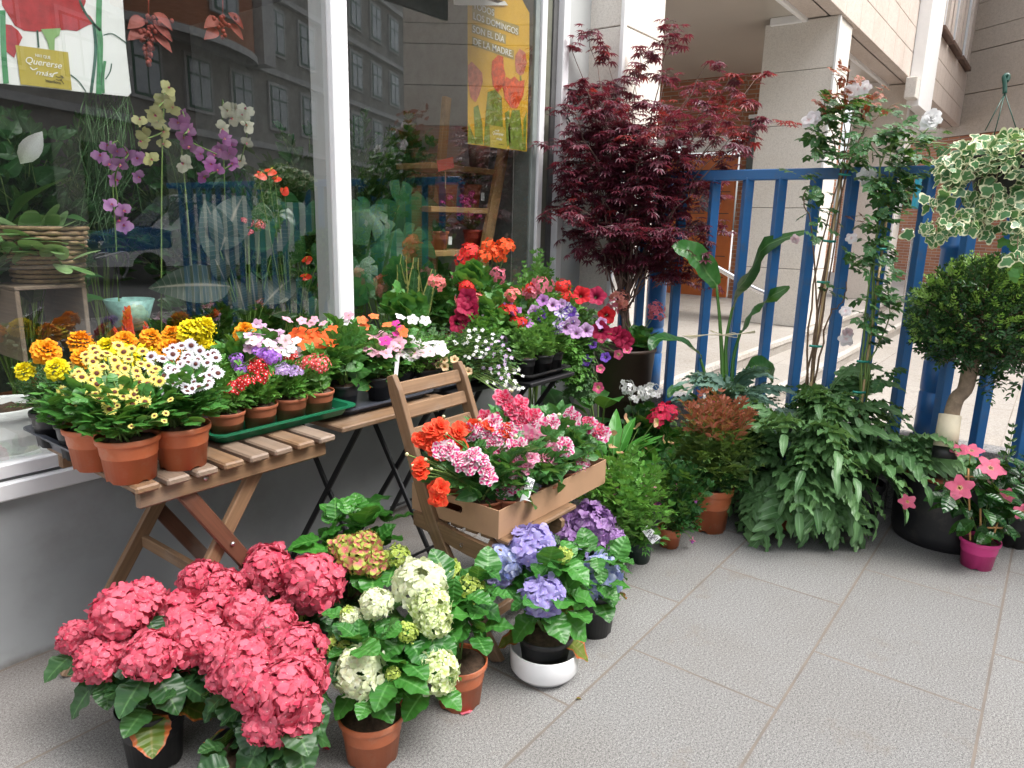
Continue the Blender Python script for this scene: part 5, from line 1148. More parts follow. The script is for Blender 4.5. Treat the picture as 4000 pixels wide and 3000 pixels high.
arum((3.25, 1.50), 'arum with peach spathes spreading beside the white geranium', 26, (.14, .14, .12), .24, .22, [(2620, 1730), (2520, 1760)])
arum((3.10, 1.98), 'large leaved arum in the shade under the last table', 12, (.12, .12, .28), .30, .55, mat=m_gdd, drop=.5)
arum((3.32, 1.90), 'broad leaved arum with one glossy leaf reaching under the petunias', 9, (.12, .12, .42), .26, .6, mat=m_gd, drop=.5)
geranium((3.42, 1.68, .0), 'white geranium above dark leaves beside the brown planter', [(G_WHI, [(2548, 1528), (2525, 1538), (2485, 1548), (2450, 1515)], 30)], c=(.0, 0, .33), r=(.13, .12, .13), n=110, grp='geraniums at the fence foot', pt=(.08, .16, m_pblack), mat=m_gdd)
geranium((3.40, 1.50, .0), 'geranium with a crimson head between arum and red tipped nandina', [(G_CRI, [(2590, 1602), (2612, 1612), (2575, 1630)], 36)], c=(0, 0, .28), r=(.1, .1, .10), n=60, grp='geraniums at the fence foot', pt=(.08, .14, m_pblack))
geranium((3.45, 1.30, .28), 'magenta geranium flowering on the pallet crate behind the nandina', [(G_MAG, [(2800, 1612), (2788, 1595), (2755, 1635)], 30)], c=(0, 0, .16), r=(.1, .1, .08), n=50, grp='geraniums at the fence foot', pt=(.06, .1, m_pblack))
# fuchsias
FU = [join((F_five, np.diag([1, 1, .6]), (0, 0, 0)), (ball(.38, .35, 8, 1.2), I3, (0, 0, 0), 1), (tube([(0, 0, 0), (0, 0, -1.1)], [.16, .12], 6), I3, (0, 0, 0)))]
F_W = [G().add(FU[0]).mesh('flower', [petal('white_fuchsia_petal', (.7, .75, .5), (.84, .78, .66), (.82, .55, .5), .2, .6), petal('pink_fuchsia_petal', (.8, .3, .4), (.78, .22, .40))])]
F_P = [G().add(FU[0]).mesh('flower', [petal('pink_fuchsia_petal', (.8, .3, .4), (.78, .22, .40)), petal('violet_fuchsia_petal', (.4, .1, .5), (.50, .14, .52))])]
B = P(2495, 2188, z=0); potted('potted_fuchsia', 'bushy pale green fuchsia in a dark green pot with the price card', 'fuchsia', B, (.058, .105, plain('dark_green_pot', (.02, .045, .035), .45)), [dict(c=(-.12, .03, .30), r=(.22, .19, .20), n=210, T=S_fu, size=.105, stems=26, mat=m_gl), dict(c=(-.03, .0, .13), r=(.09, .09, .07), n=50, T=S_lan, size=.11, stems=0, down=.5)], m_gd, [('flower', F_W, cloud(16, 2480, 1880, 120, 80, B, (-.05, -.12)), rpx(B, 13), -.6, .7)], 'fuchsias on the pavement')
B = P(2612, 2130, z=0); potted('potted_fuchsia', 'dark leaved fuchsia with pink bells in the small terracotta pot', 'fuchsia', B, (.056, .095, m_terra), [dict(c=(0, 0, .26), r=(.17, .15, .15), n=170, T=S_fu, size=.095, stems=18), dict(c=(.0, -.08, .15), r=(.10, .06, .07), n=40, T=S_dense, size=.08, stems=4, down=.6)], m_gdd, [('flower', F_P, px(B, [(2705, 2112, 0), (2590, 1958), (2640, 1905), (2718, 1955), (2570, 1965)]), rpx(B, 17), -.8, .6)], 'fuchsias on the pavement')
# nandina
B = P(2768, 2062, z=0); m_nan = leafm('nandina_leaf', (.035, .12, .03), (.16, .22, .04), vein=(.14, .2, .08), vs=.1); m_nanr = leafm('red_tip_leaf', (.30, .05, .03), (.48, .17, .10), vs=.1)
potted('potted_nandina', 'red tipped nandina in the big terracotta pot by the pallet crate', 'nandina', B, (.10, .215, m_terra), [dict(c=(0, 0, .38), r=(.21, .20, .17), n=240, T=S_nan, size=.12, stems=30, mat=m_nan), dict(c=(-.02, 0, .52), r=(.17, .17, .13), n=120, T=S_nan, size=.10, stems=10, mat=m_nanr, name='young_leaves', zmin=-.1, up=.8), dict(c=(0, -.02, .26), r=(.17, .15, .08), n=90, T=S_dense, size=.10, stems=0, mat=m_gdd, name='lower_leaves')], m_nan)
# --- blue fern group
m_fern = leafm('fern_frond', (.075, .19, .065), (.20, .37, .15), vein=(.24, .40, .2), rough=.4, vf=0, vs=0, trans=.2); m_fernb = leafm('blue_fern_frond', (.10, .20, .15), (.20, .34, .27), vein=(.2, .34, .26), rough=.45, vf=0, vs=0, trans=.15)
m_fstem = leafm('frond_stem', (.06, .14, .04), (.10, .2, .06), trans=0, vf=0)
def fern(B, lab, n, size, mat, h=.25, pt=None, el=(-.2, 1.1), azr=(0, 6.28), out=.12, wgt=None):
    B = np.array([*B, 0.][:3], float); t = thing('potted_fern', lab, 'fern', B, 'blue ferns before the fence'); pt = pt or (.12, .2, m_terra); pot(t, *pt)
    a = rng.uniform(*azr, n); e = rng.uniform(*el, n); d = np.stack([np.cos(a)*np.cos(e), np.sin(a)*np.cos(e), np.sin(e)], 1)
    for k in range(4):
        g = G(); q = slice(k, n, 4); m_ = len(a[q]); p0 = np.array([0, 0, pt[1]+h-.15])+d[q]*out+rng.normal(0, .03, (m_, 3))
        g.add(FRONDS[k], scl(frames(d[q], (0, 0, 1), rng.normal(0, .3, m_)), size*rng.uniform(.65, 1.1, m_)), p0)
        for pp in p0: g.add(tube(curve((0, 0, pt[1]*.9), pp, (0, 0, .02), 4), .003, 4, False), mi=1)
        g.obj('fronds', [mat, m_fstem], t)
    return t
fern((3.42, .90), 'large green fern with long arching fronds, the front one of the ferns', 84, .46, m_fern, .24, (.14, .2, m_terra), (-.75, .95), (0, 6.28), .10)
fern((3.62, 1.28), 'bluish fern behind the nandina in the shade of the fence', 44, .32, m_fernb, .30, (.12, .24, m_pblack), (-.3, 1.2), (0, 6.28), .08)
fern((3.62, .86, .28), 'upright green fern standing on the blue box at the fence', 34, .38, m_fern, .18, (.12, .16, m_pblack), (-.4, 1.1), (3.0, 7.0), .08)
fern((3.60, .60, .0), 'fern whose long fronds sweep right over the black planter', 13, .34, m_fern, .28, (.09, .24, m_pblack), (-.05, .6), (4.0, 5.2), .10)
bb = thing('blue_box', 'bright blue box with white leaf print half hidden by the fern', 'box', (3.60, .84, 0)); G().add(box((-.14, -.15, 0), (.14, .15, .275), .008)).obj('box_body', plain('box_blue', (.01, .12, .46), .4), bb, smooth=False)
g = G()
for k in range(5): g.add(polyfan([(0, 0), (.012, .03), (0, .06), (-.012, .03)], None), np.array([[0, 0, -1.], [math.cos(k*.5-1), -math.sin(k*.5-1), 0], [math.sin(k*.5-1), math.cos(k*.5-1), 0]]), (-.1415, -.06, .05))
g.obj('leaf_print', m_white, bb)
# --- bird of paradise
Bs = P(2800, 1640, x=3.72)*[1, 1, 0]; t = thing('potted_strelitzia', 'bird of paradise plant with long stalks and paddle leaves against the fence', 'strelitzia', Bs); pot(t, .13, .24, m_pblack)
m_str = leafm('paddle_leaf', (.02, .10, .025), (.045, .17, .035), vein=(.12, .25, .08), rough=.35, vf=70, vb=.4, vs=.1)
SP = lambda u, v, dd=0.: P(u, v, d=depth(Bs+[0, 0, .7])+dd)-Bs
def paddle(pts, wd, upv=(0, 0, 1), fold=.25):
    c = smoothline(pts, 14); tn = nrm(np.gradient(c, axis=0)); x = nrm(np.cross(tn, np.asarray(upv, float))); nz = np.cross(x, tn); tt = np.linspace(0, 1, 14); hw = wd/2*np.sin(math.pi*np.clip(tt*.96+.03, 0, 1)**.75)**.7
    V, U = [], []
    for i in range(14):
        for u in (-1, -.5, 0, .5, 1): V.append(c[i]+x[i]*u*hw[i]+nz[i]*(abs(u)*fold*hw[i]+.006*math.sin(i*1.7+u*2))); U.append((u, tt[i]))
    return np.array(V), grid_faces(13, 4), np.array(U)
b0 = np.array([0, 0, .2]); lv = G(); stm = G()
for st, le, wd, up_ in (([(2822, 1560), (2815, 1300), (2798, 1110)], [(2798, 1118), (2745, 1040), (2690, 985), (2625, 965)], .17, (-.5, -1, .6)), ([(2835, 1560), (2835, 1350), (2862, 1200)], [(2858, 1210), (2880, 1130), (2935, 1060), (2990, 960), (3170, 900)], .13, (.2, -1, .8)), ([(2850, 1560), (2865, 1400), (2895, 1290)], [(2893, 1300), (2930, 1220), (2990, 1170), (3085, 1120)], .12, (.5, -1, .7)), ([(2785, 1600), (2765, 1500), (2735, 1400)], [(2740, 1398), (2690, 1350), (2620, 1325), (2560, 1330), (2540, 1370)], .11, (0, -.3, 1)), ([(2770, 1630), (2740, 1570), (2695, 1535)], [(2698, 1535), (2660, 1518), (2625, 1525), (2610, 1555)], .06, (0, -.3, 1)), ([(2870, 1600), (2900, 1520), (2920, 1480)], [(3010, 1500), (3000, 1450), (2950, 1430), (2910, 1455)], .13, (0, -1, .5))):
    sp = [b0]+[SP(*q) for q in st]; stm.add(tube(smoothline(sp, 12), np.linspace(.016, .007, 12), 8)); lv.add(paddle([SP(q[0], q[1], -.03*k) for k, q in enumerate(le)], wd, up_))
lv.obj('leaves', m_str, t); stm.obj('stalks', leafm('stalk_green', (.03, .13, .02), (.08, .2, .03), trans=0, vf=0), t)
m_raf = plain('raffia', (.72, .64, .44), .8)
g = G()
for k in range(5): g.add(tube(smoothline([SP(2665+8*k, 1312+3*k, -.05), SP(2760, 1308, -.06), SP(2850, 1306+k, -.06), SP(2950, 1300-2*k, -.05)], 10), .0018, 4))
g.add(tube(smoothline([SP(2790, 1300, -.07), SP(2775, 1290, -.07), SP(2830, 1310, -.07), SP(2880, 1318, -.07), SP(2870, 1300, -.07), SP(2830, 1308, -.07)], 14), .0018, 4)); g.obj('raffia_tie', m_raf, t)
# --- climbing roses
m_rose = leafm('rose_leaf', (.02, .085, .025), (.05, .17, .045), vein=(.08, .2, .07), rough=.38, vs=.1); m_roser = leafm('bronze_rose_leaf', (.18, .035, .02), (.30, .09, .03), vs=.1, tc=(.6, .1, .03))
R_W = [G().add(F_rose).mesh('flower', petal('white_rose_petal', (.84, .72, .66), (.86, .85, .85), None, .0, .4))]; R_P = [G().add(F_rose).mesh('flower', petal('pink_rose_petal', (.8, .35, .4), (.84, .56, .60), (.86, .75, .78), .0, .4))]; R_PP = [G().add(rosette((5, 4))).mesh('flower', petal('blush_rose_petal', (.84, .6, .6), (.86, .78, .80), None, .0, .4))]
L_ro = blade(.68, 5, 2, .8, .8, .12, .18, serr=.04)
S_ro5 = join((tube([(0, 0, 0), (0, .9, 0)], .012, 4, False), I3, (0, 0, 0), 1), (L_ro, I3*.5, (0, .55, 0)), *[(L_ro, frames((s_, .6, .05), (0, 0, 1))[0]*.42, (0, y, 0)) for s_ in (-1, 1) for y in (.28, .55)])
m_grn_tie = plain('green_tie', (.02, .25, .20), .5)
def rose(lab, stems, leafspec, blooms, B, stake, redspec=()):
    t = thing('climbing_rose', lab, 'rose', B, 'climbing roses tied up before the fence'); pot(t, .11, .26, m_pblack)
    D = depth(B+[0, 0, 1.2]); Q = lambda u, v, dd=0.: P(u, v, d=D+dd)-B
    g = G()
    for s_ in stems:
        c = smoothline([np.array([rng.normal(0, .02), rng.normal(0, .02), .2])]+[Q(*q) for q in s_], 20); c[1:-1] += rng.normal(0, .004, (18, 3)); g.add(tube(c, np.linspace(.006, .002, 20), 5, False))
        for k in range(2, 18, 2): g.add(tube([c[k], c[k]+nrm(rng.normal(size=3))*.012], [.002, .0003], 3, False))
    g.obj('stems', m_woody if 'bare' in lab else m_stem, t); 
    G().add(tube([Q(*stake[0])*[1, 1, 0]+[0, 0, .2], Q(*stake[0]), Q(*stake[1])], .006, 6)).obj('stake', plain('bamboo', (.55, .38, .20), .6), t)
    leafspec = [(a_, b_, c_, d_, int(e_*1.15), f_) for a_, b_, c_, d_, e_, f_ in leafspec]
    for spec, m_, nm in ((leafspec, m_rose, 'foliage'), (redspec, m_roser, 'young_leaves')):
        g = G()
        for u, v, ru, rv, n, sz in spec:
            a = rng.random(n)*6.28; rr = np.sqrt(rng.random(n)); pts = np.array([Q(u+ru*q*math.cos(x), v+rv*q*math.sin(x), rng.uniform(-.12, .1)) for q, x in zip(rr, a)])
            d = np.stack([rng.normal(0, 1, n), rng.normal(0, 1, n)-.3, rng.normal(0, .5, n)-.1], 1); g.add(S_ro5, scl(frames(d, (-.2, -.5, 1)), 1.2*sz*rng.uniform(.7, 1.2, n)), pts)
        g.obj(nm, [m_, m_stem], t)
    for vs, L_, r in blooms: heads(t, 'flower', vs, [Q(u, v, -.06) for u, v in L_], r, face([Q(u, v) for u, v in L_], B, .3, .9), var=.05)
    g = G()
    for u, v in stake[2]:
        G().add(tube(smoothline([Q(u-24, v, -.04), Q(u, v+3, -.05), Q(u+24, v+3, -.04)], 6), .006, 5)).obj('tie', m_grn_tie, t)
    return t
B1 = P(3155, 1540, x=3.70)*[1, 1, 0]
rose('half bare climbing rose with bronze shoots and pink buds leaning to the column', [[(3165, 1500), (3200, 1200), (3250, 900), (3300, 600), (3290, 420), (3260, 300)], [(3150, 1480), (3175, 1150), (3235, 850), (3310, 560), (3340, 400)], [(3175, 1480), (3220, 1180), (3245, 1050), (3290, 700), (3230, 480), (3220, 380)], [(3160, 1450), (3190, 1200), (3170, 900), (3140, 800), (3150, 740)], [(3185, 1470), (3240, 1240), (3290, 1180), (3305, 1100)], [(3170, 1460), (3230, 1000), (3350, 560), (3450, 440), (3510, 400)]],
     [(3290, 530, 130, 130, 70, .075), (3210, 560, 60, 60, 20, .07), (3190, 840, 70, 120, 22, .07), (3300, 420, 90, 50, 26, .07), (3430, 420, 80, 40, 14, .07), (3240, 1150, 30, 60, 5, .06), (3150, 690, 60, 20, 5, .07)],
     [(R_W, [(3385, 695)], .056), (R_PP, [(3345, 350), (3375, 345), (3320, 362), (3180, 460), (3160, 470), (3305, 1325)], .038), (R_P, [(3108, 935), (3310, 1300)], .024)], B1, ((3165, 1520), (3290, 640), [(3185, 1350), (3215, 1100), (3240, 940), (3300, 680)]), [(3300, 300, 60, 60, 18, .055), (3270, 390, 90, 60, 14, .06), (3400, 390, 120, 50, 16, .055), (3220, 430, 50, 40, 8, .05), (3370, 855, 40, 20, 5, .05)])
B1 = P(3375, 1530, x=3.72)*[1, 1, 0]
rose('leafy climbing rose with white blooms wound round its green tied stake', [[(3370, 1480), (3400, 1250), (3440, 1000), (3470, 700), (3480, 560)], [(3360, 1500), (3385, 1200), (3430, 900), (3520, 620), (3640, 490), (3640, 470)], [(3380, 1500), (3410, 1300), (3420, 1000), (3440, 650), (3400, 560)], [(3365, 1450), (3400, 1280), (3425, 950), (3450, 600), (3620, 560), (3700, 560)], [(3390, 1480), (3400, 1400), (3470, 1260), (3465, 1080)]],
     [(3480, 620, 130, 130, 95, .072), (3470, 760, 80, 90, 45, .07), (3420, 1000, 60, 170, 60, .066), (3410, 1250, 55, 120, 34, .064), (3620, 560, 90, 60, 22, .07), (3340, 1000, 50, 40, 10, .06), (3620, 680, 60, 50, 10, .07), (3560, 500, 60, 40, 10, .07), (3470, 1180, 50, 90, 16, .06), (3460, 1480, 60, 40, 6, .06)],
     [(R_W, [(3638, 462)], .052), (R_PP, [(3325, 930), (3302, 1215)], .028)], B1, ((3375, 1500), (3470, 800), [(3435, 970), (3370, 1410), (3355, 1530)]))
# --- topiary
Bt = P(3690, 1800, x=3.58)*[1, 1, 0]; t = thing('topiary_tree', 'ball shaped evergreen on a bent trunk in a broad black planter', 'topiary tree', Bt)
TP = lambda u, v, dd=0.: P(u, v, d=depth(Bt+[0, 0, .8])+dd)-Bt
pc = P(3650, 2150, z=0)-Bt; pc = pc*[1, 1, 0]+np.array([.195, .0, 0])
G().add(lathe([(.17, 0), (.20, 0), (.213, .04)]+[(.213+.010*i/14+(.002 if i % 2 else 0), .04+.27*i/14) for i in range(1, 15)]+[(.222, .312), (.212, .312), (.206, .28), (.0, .27)], 56)).obj('planter', m_pblack, t, tuple(pc))
G().add(lathe([(.15, .2), (.195, .30), (.201, .325), (.19, .33), (.182, .30), (.0, .28)], 40)).obj('pot', m_terra, t, tuple(pc)); G().add(disc(.182, .302, 24, .01, .02)).obj('soil', m_soil, t, tuple(pc))
tr = smoothline([TP(3700, 1790), TP(3712, 1650), TP(3735, 1560), TP(3770, 1520), TP(3790, 1430), TP(3800, 1340)], 18); G().add(tube(tr, np.concatenate([np.linspace(.03, .03, 9), np.linspace(.029, .036, 9)]), 12)).obj('trunk', plain('topiary_bark', (.26, .19, .13), .85, nz=.35, sc_=30, bump=.8), t)
G().add(tube([TP(3692, 1745), TP(3712, 1620)], [.046, .043], 28)).obj('trunk_guard', plain('beige_plastic', (.68, .60, .44), .6), t); G().add(tube([TP(3688, 1790), TP(3692, 1745)], [.048, .0475], 24)).obj('guard_band', m_pblack, t)
c = TP(3828, 1245); g = G(); g2 = G(); n = 1600; p, dq = ell_pts(n, c, (.262, .262, .25), .22, -.85); n = len(p)
L_box = blade(.42, 3, 2, .85, .8, .2, .12); S_box = sprig(L_box, 4, 1, .5, 50, .4)
d = nrm(dq+rng.normal(0, .45, p.shape)+[0, 0, .25]); g.add(S_box, scl(frames(d, nrm(dq)), .06*rng.uniform(.7, 1.3, n)), p-d*.04)
p2, dq2 = ell_pts(520, c, (.27, .27, .258), .1, -.4); d = nrm(dq2+rng.normal(0, .3, p2.shape)+[0, 0, .3]); g2.add(S_box, scl(frames(d, nrm(dq2)), .045*rng.uniform(.7, 1.2, len(p2))), p2-d*.02)
for k in range(70):
    e = c+nrm(rng.normal(size=3))*[.26, .26, .23]; s0 = tr[-1]+rng.normal(0, .02, 3)
    g.add(tube(curve(s0, e, rng.normal(0, .03, 3), 6), np.linspace(.006, .002, 6), 4, False), mi=1)
for k in range(22):
    q = TP(*[(3860, 1440), (3950, 1420), (3960, 1480), (3900, 1500)][k % 4])+rng.normal(0, .03, 3); g.add(S_box, frames(rng.normal(size=3)+[0, 0, -.8])[0]*.08, q)
g.obj('crown', [leafm('topiary_leaf', (.022, .075, .025), (.06, .15, .05), rough=.26, vs=0, trans=.1), m_woody], t); g2.obj('new_growth', [leafm('topiary_young_leaf', (.16, .36, .05), (.34, .52, .12), rough=.3, vs=0), m_woody], t)
# --- mandevilla
B = P(3812, 2208, z=0); t = thing('potted_mandevilla', 'pink flowering mandevilla on canes in a hot pink pot', 'mandevilla', B); pot(t, .078, .125, plain('pink_plastic', (.72, .055, .26), .38, nz=.04))
MP = lambda u, v, dd=0.: P(u, v, d=depth(B+[0, 0, .3])+dd)-B
m_mand = leafm('mandevilla_leaf', (.012, .055, .015), (.03, .12, .025), vein=(.06, .16, .05), rough=.22, vf=34, vb=.6, vs=.1); g = G()
L_md = blade(.58, 8, 4, .8, .75, .12, .25)
for (u, v, ru, rv, n) in ((3860, 1950, 110, 110, 46), (3960, 1900, 70, 110, 30), (3720, 1930, 60, 50, 12), (3850, 2060, 90, 50, 18), (3880, 1800, 90, 40, 12)):
    a = rng.random(n)*6.28; q = np.sqrt(rng.random(n)); pts = np.array([MP(u+ru*x*math.cos(y), v+rv*x*math.sin(y), rng.uniform(-.10, .12)) for x, y in zip(q, a)]); d = np.stack([rng.normal(0, 1, n), rng.normal(-.4, 1, n), rng.normal(-.35, .4, n)], 1)
    g.add(L_md, scl(frames(d, (-.3, -.5, 1)), .098*rng.uniform(.7, 1.2, n)), pts)
for q in ((3700, 1900), (3720, 1880), (3960, 1750), (3940, 1730), (3880, 1850)): g.add(tube(curve((0, 0, .11), MP(*q), (0, 0, .03), 7), .002, 4, False), mi=1)
g.add(S_sm, frames(MP(3950, 1700)-MP(3935, 1800))[0]*.15, MP(3935, 1800))
g.obj('foliage', [m_mand, m_stem], t)
MD = [G().add(F_mand).mesh('flower', [petal('mandevilla_petal', (.85, .5, .3), (.82, .10, .22), (.86, .22, .34), .02, .12), petal('mandevilla_throat', (.8, .5, .1), (.86, .75, .6), None, .1, .8), m_gy])]
for (u, v), r, dd_, tw in (((3870, 1828), .056, -.04, (.2, -.3, .5)), ((3750, 1905), .052, -.08, (-.8, -.2, .3)), ((3795, 1760), .044, 0, (.3, 0, .9)), ((3745, 1760), .03, 0, (-.3, 0, .8)), ((3545, 1960), .034, -.05, (-1, .3, -.1)), ((3935, 1935), .032, -.05, (-1, .1, .0)), ((3995, 2000), .034, -.06, (-.3, -.3, .3))):
    pp = MP(u, v, dd_); heads(t, 'flower', MD, [pp], r, [nrm(TOCAM(pp+B)*.8+np.array(tw))], var=0)
g = G()
for q0, q1 in (((3790, 2110), (3782, 1830)), ((3830, 2100), (3830, 1980)), ((3875, 2110), (3900, 2030)), ((3770, 1862), (3860, 1862)), ((3850, 2062), (3925, 2062))): g.add(tube([MP(*q0), MP(*q1)], .004, 6))
g.obj('cane', plain('cane', (.50, .27, .10), .6), t)
# dark sprig at the frame edge
B = np.array((3.86, .0, .0)); potted('potted_conifer', 'feathery dark green conifer sprigs at the right edge behind the mandevilla', 'conifer', B, (.08, .16, m_pblack), dict(c=(-.02, -.10, .36), r=(.12, .12, .16), n=160, T=S_lan, size=.09, stems=20), m_gdd)
# --- hanging ivy basket
Bi = P(3900, 690, x=3.30); t = thing('hanging_basket', 'hanging basket of cream edged ivy on a green plastic hook', 'hanging plant', Bi)
IP = lambda u, v, dd=0.: P(u, v, d=depth(Bi)+dd)-Bi
m_iv = leafm('variegated_ivy_leaf', (.05, .16, .06), (.10, .26, .09), rough=.4, edge=(.74, .74, .48), ethr=.80, vs=0, vf=0, trans=.2); m_ivg = leafm('green_ivy_leaf', (.05, .2, .04), (.12, .33, .07), vs=0, vf=0)
G().add(lathe([(.0, -.12), (.085, -.12), (.125, .05), (.132, .055), (.132, .065), (.12, .06), (.1, .0), (0, 0)], 32)).obj('basket', m_pblack, t, tuple(IP(3930, 680, .05)))
g = G(); c = IP(3925, 640)
p, dq = ell_pts(520, c, (.21, .21, .11), .35, -.55); d = nrm(dq*[1, 1, .4]+rng.normal(0, .35, p.shape)+[0, 0, -.25]); g.add(L_ivy, scl(frames(d, nrm(dq+[0, 0, .5]+TOCAM(Bi)*.8)), .029*rng.uniform(.6, 1.3, len(p))), p)
st = G()
for tr_ in ([(3800, 620), (3740, 700), (3690, 760), (3640, 800)], [(3820, 650), (3760, 780), (3720, 850), (3650, 870), (3605, 900)], [(3850, 650), (3800, 780), (3750, 850), (3720, 900), (3640, 930)], [(3880, 660), (3850, 780), (3800, 850), (3790, 890)], [(3900, 660), (3870, 800), (3850, 870), (3840, 910)], [(3980, 660), (3990, 760), (3960, 830), (3945, 880)], [(4000, 650), (4020, 800), (3980, 900), (3975, 1010)], [(3780, 600), (3720, 640), (3690, 690)], [(3920, 720), (3890, 790), (3900, 830)]):
    cc = smoothline([IP(u, v, rng.uniform(-.16, -.02)) for u, v in tr_], 14); st.add(tube(cc, .0016, 4, False)); q = np.repeat(cc[2:], 3, 0)+rng.normal(0, .014, (36, 3)); d = rng.normal(0, .6, q.shape)+[0, 0, -.5]
    g.add(L_ivy, scl(frames(d, nrm(TOCAM(Bi)+[0, 0, .5]+rng.normal(0, .3, q.shape))), .031*rng.uniform(.6, 1.25, 36)), q)
g.obj('foliage', m_iv, t); st.obj('trailing_stem', m_woody, t)
g = G(); q = np.array([IP(3980+rng.normal(0, 25), 960+rng.normal(0, 60)) for _ in range(40)]); g.add(L_ivy, scl(frames(rng.normal(0, .6, q.shape)+[0, 0, -.5], TOCAM(Bi)+[0, 0, .4]), .03), q); g.obj('foliage', m_ivg, t)
g = G(); top = IP(3925, 365)
for q in ((3848, 510), (3880, 540), (3978, 530)): g.add(tube([top, IP(*q)], .002, 5))
g.obj('wires', plain('hook_green', (.01, .07, .05), .4), t)
G().add(tube(smoothline([top, IP(3925, 330), IP(3922, 300), IP(3936, 292), IP(3938, 305), IP(3932, 318)], 20), .0075, 8)).obj('hook', MATS['hook_green'], t)
# ================= posters and plants behind the glass =================
def PY(u, v, y): return P(u, v, y=y)
def pshape(name, pts, y, m, parent, th=.0):
    q = np.array([PY(u, v, y) for u, v in pts]); L0 = np.array(parent.location); q = q-L0; c = q.mean(0)
    V = np.vstack([c, q]); k = len(q); F = np.array([[0, 1+i, 1+(i+1) % k, -1] for i in range(k)]); return G().add((V, F, V[:, [0, 2]])).obj(name, m, parent, smooth=False)
def pline(name, pts, w_, y, m, parent):
    c = smoothline(np.array([[u, v] for u, v in pts], float), 16); t_ = nrm(np.gradient(c, axis=0)); n_ = np.stack([-t_[:, 1], t_[:, 0]], 1)*w_/2
    q = np.array([PY(u, v, y) for a, b in zip(c+n_, c-n_) for u, v in (a, b)])-np.array(parent.location); F = [[2*i, 2*i+1, 2*i+3, 2*i+2] for i in range(15)]
    return G().add((q, np.array(F), q[:, [0, 2]])).obj(name, m, parent, smooth=False)
def ptext(s, u0, v0, u1, hpx, y, m, parent, shear=0, bold=0):
    cu = bpy.data.curves.new('lettering', 'FONT'); cu.body = s; cu.size = 1; cu.shear = shear; cu.offset = bold; cu.extrude = .004
    o = bpy.data.objects.new('lettering', cu); COL.objects.link(o); me = bpy.data.meshes.new_from_object(o.evaluated_get(bpy.context.evaluated_depsgraph_get())); bpy.data.objects.remove(o)
    co = np.empty(len(me.vertices)*3); me.vertices.foreach_get('co', co); co = co.reshape(-1, 3); w_ = co[:, 0].max()
    p0, p1 = PY(u0, v0, y), PY(u1, v0, y); sx = (p1[0]-p0[0])/w_; p2 = PY(u0, v0-hpx, y); sz = (p2[2]-p0[2])/.7
    V = np.stack([co[:, 0]*sx, -co[:, 2]*.1, co[:, 1]*sz], 1); me.vertices.foreach_set('co', V.ravel()); me.materials.append(m)
    return link('lettering', me, parent, tuple(p0-np.array(parent.location)))
yp = YW+.02; e = .0012
m_pap = plain('poster_paper', (.74, .74, .73), .45, nz=.02, bump=0); m_pred = plain('poster_red', (.36, .02, .025), .5, nz=.3, sc_=25, bump=0); m_pgr = plain('poster_green', (.06, .24, .10), .5, nz=.3, sc_=25, bump=0); m_pgr2 = plain('poster_dark_green', (.03, .10, .07), .5, nz=.3, bump=0); m_mus = plain('mustard_print', (.42, .33, .05), .5, nz=.05, bump=0); m_txt = plain('white_print', (.8, .8, .78), .5, nz=0, bump=0); m_dktx = plain('dark_print', (.06, .05, .02), .5, nz=0, bump=0)
po = thing('flower_poster', 'white poster of red carnations with a mustard corner hanging inside the window', 'poster', PY(250, 200, yp))
pshape('paper', [(-80, -90), (474, -90), (480, 0), (492, 180), (505, 300), (513, 362), (500, 377), (250, 352), (0, 326), (-80, 316)], yp, m_pap, po)
pshape('petals', [(0, -90), (8, 20), (40, 70), (58, 100), (95, 120), (150, 124), (210, 118), (260, 116), (300, 122), (345, 98), (372, 92), (352, 62), (322, 42), (335, 8), (330, -90)], yp-e, m_pred, po)
pshape('petals', [(8, 92), (45, 98), (72, 120), (88, 146), (72, 180), (64, 200), (55, 226), (22, 200), (10, 150)], yp-e*1.2, m_pred, po)
for pts, w_, m_ in (([(390, -90), (386, 100), (392, 172), (386, 368)], 22, m_pgr), ([(366, 92), (374, 200), (356, 362)], 12, m_pgr2), ([(10, 40), (14, 190), (24, 326)], 22, m_pgr), ([(146, 118), (151, 186)], 7, m_pgr2), ([(404, 138), (440, 132), (494, 168)], 4, m_pgr2), ([(276, 292), (308, 318), (336, 358)], 4, m_pgr2), ([(404, 364), (402, 300), (410, 238)], 12, m_pgr), ([(412, 310), (430, 280), (436, 248)], 5, m_pgr2), ([(392, 120), (340, 60), (310, 0)], 9, m_pgr2)):
    pline('stem', pts, w_, yp-e*1.6, m_, po)
pshape('calyx', [(160, 114), (238, 110), (232, 138), (214, 150), (213, 198), (194, 197), (184, 160)], yp-e*2, plain('poster_light_green', (.22, .38, .14), .5, bump=0), po)
pshape('card', [(60, 176), (266, 204), (281, 352), (81, 330)], yp-e*2.6, m_mus, po)
yt = yp-e*3.4
ptext('HAY QUE', 138, 221, 196, 12, yt, m_txt, po, 0, 0); ptext('Quererse', 96, 245, 240, 26, yt, m_txt, po, .35, 0); ptext('más', 138, 290, 205, 20, yt, m_txt, po, .35, 0); pline('flourish', [(118, 262), (130, 272), (146, 266)], 4, yt, m_txt, po); pline('flourish', [(196, 288), (204, 300), (210, 288), (226, 284)], 4, yt, m_txt, po)
ptext('Interflora', 178, 320, 237, 12, yt, m_dktx, po, 0, .0)
for pts in ([(217, 296), (228, 302), (244, 300), (250, 306)], [(236, 295), (244, 299), (242, 308), (236, 316)], [(218, 309), (228, 313), (237, 311)], [(237, 311), (244, 320), (250, 329)]): pline('emblem', pts, 2.6, yt, m_dktx, po)
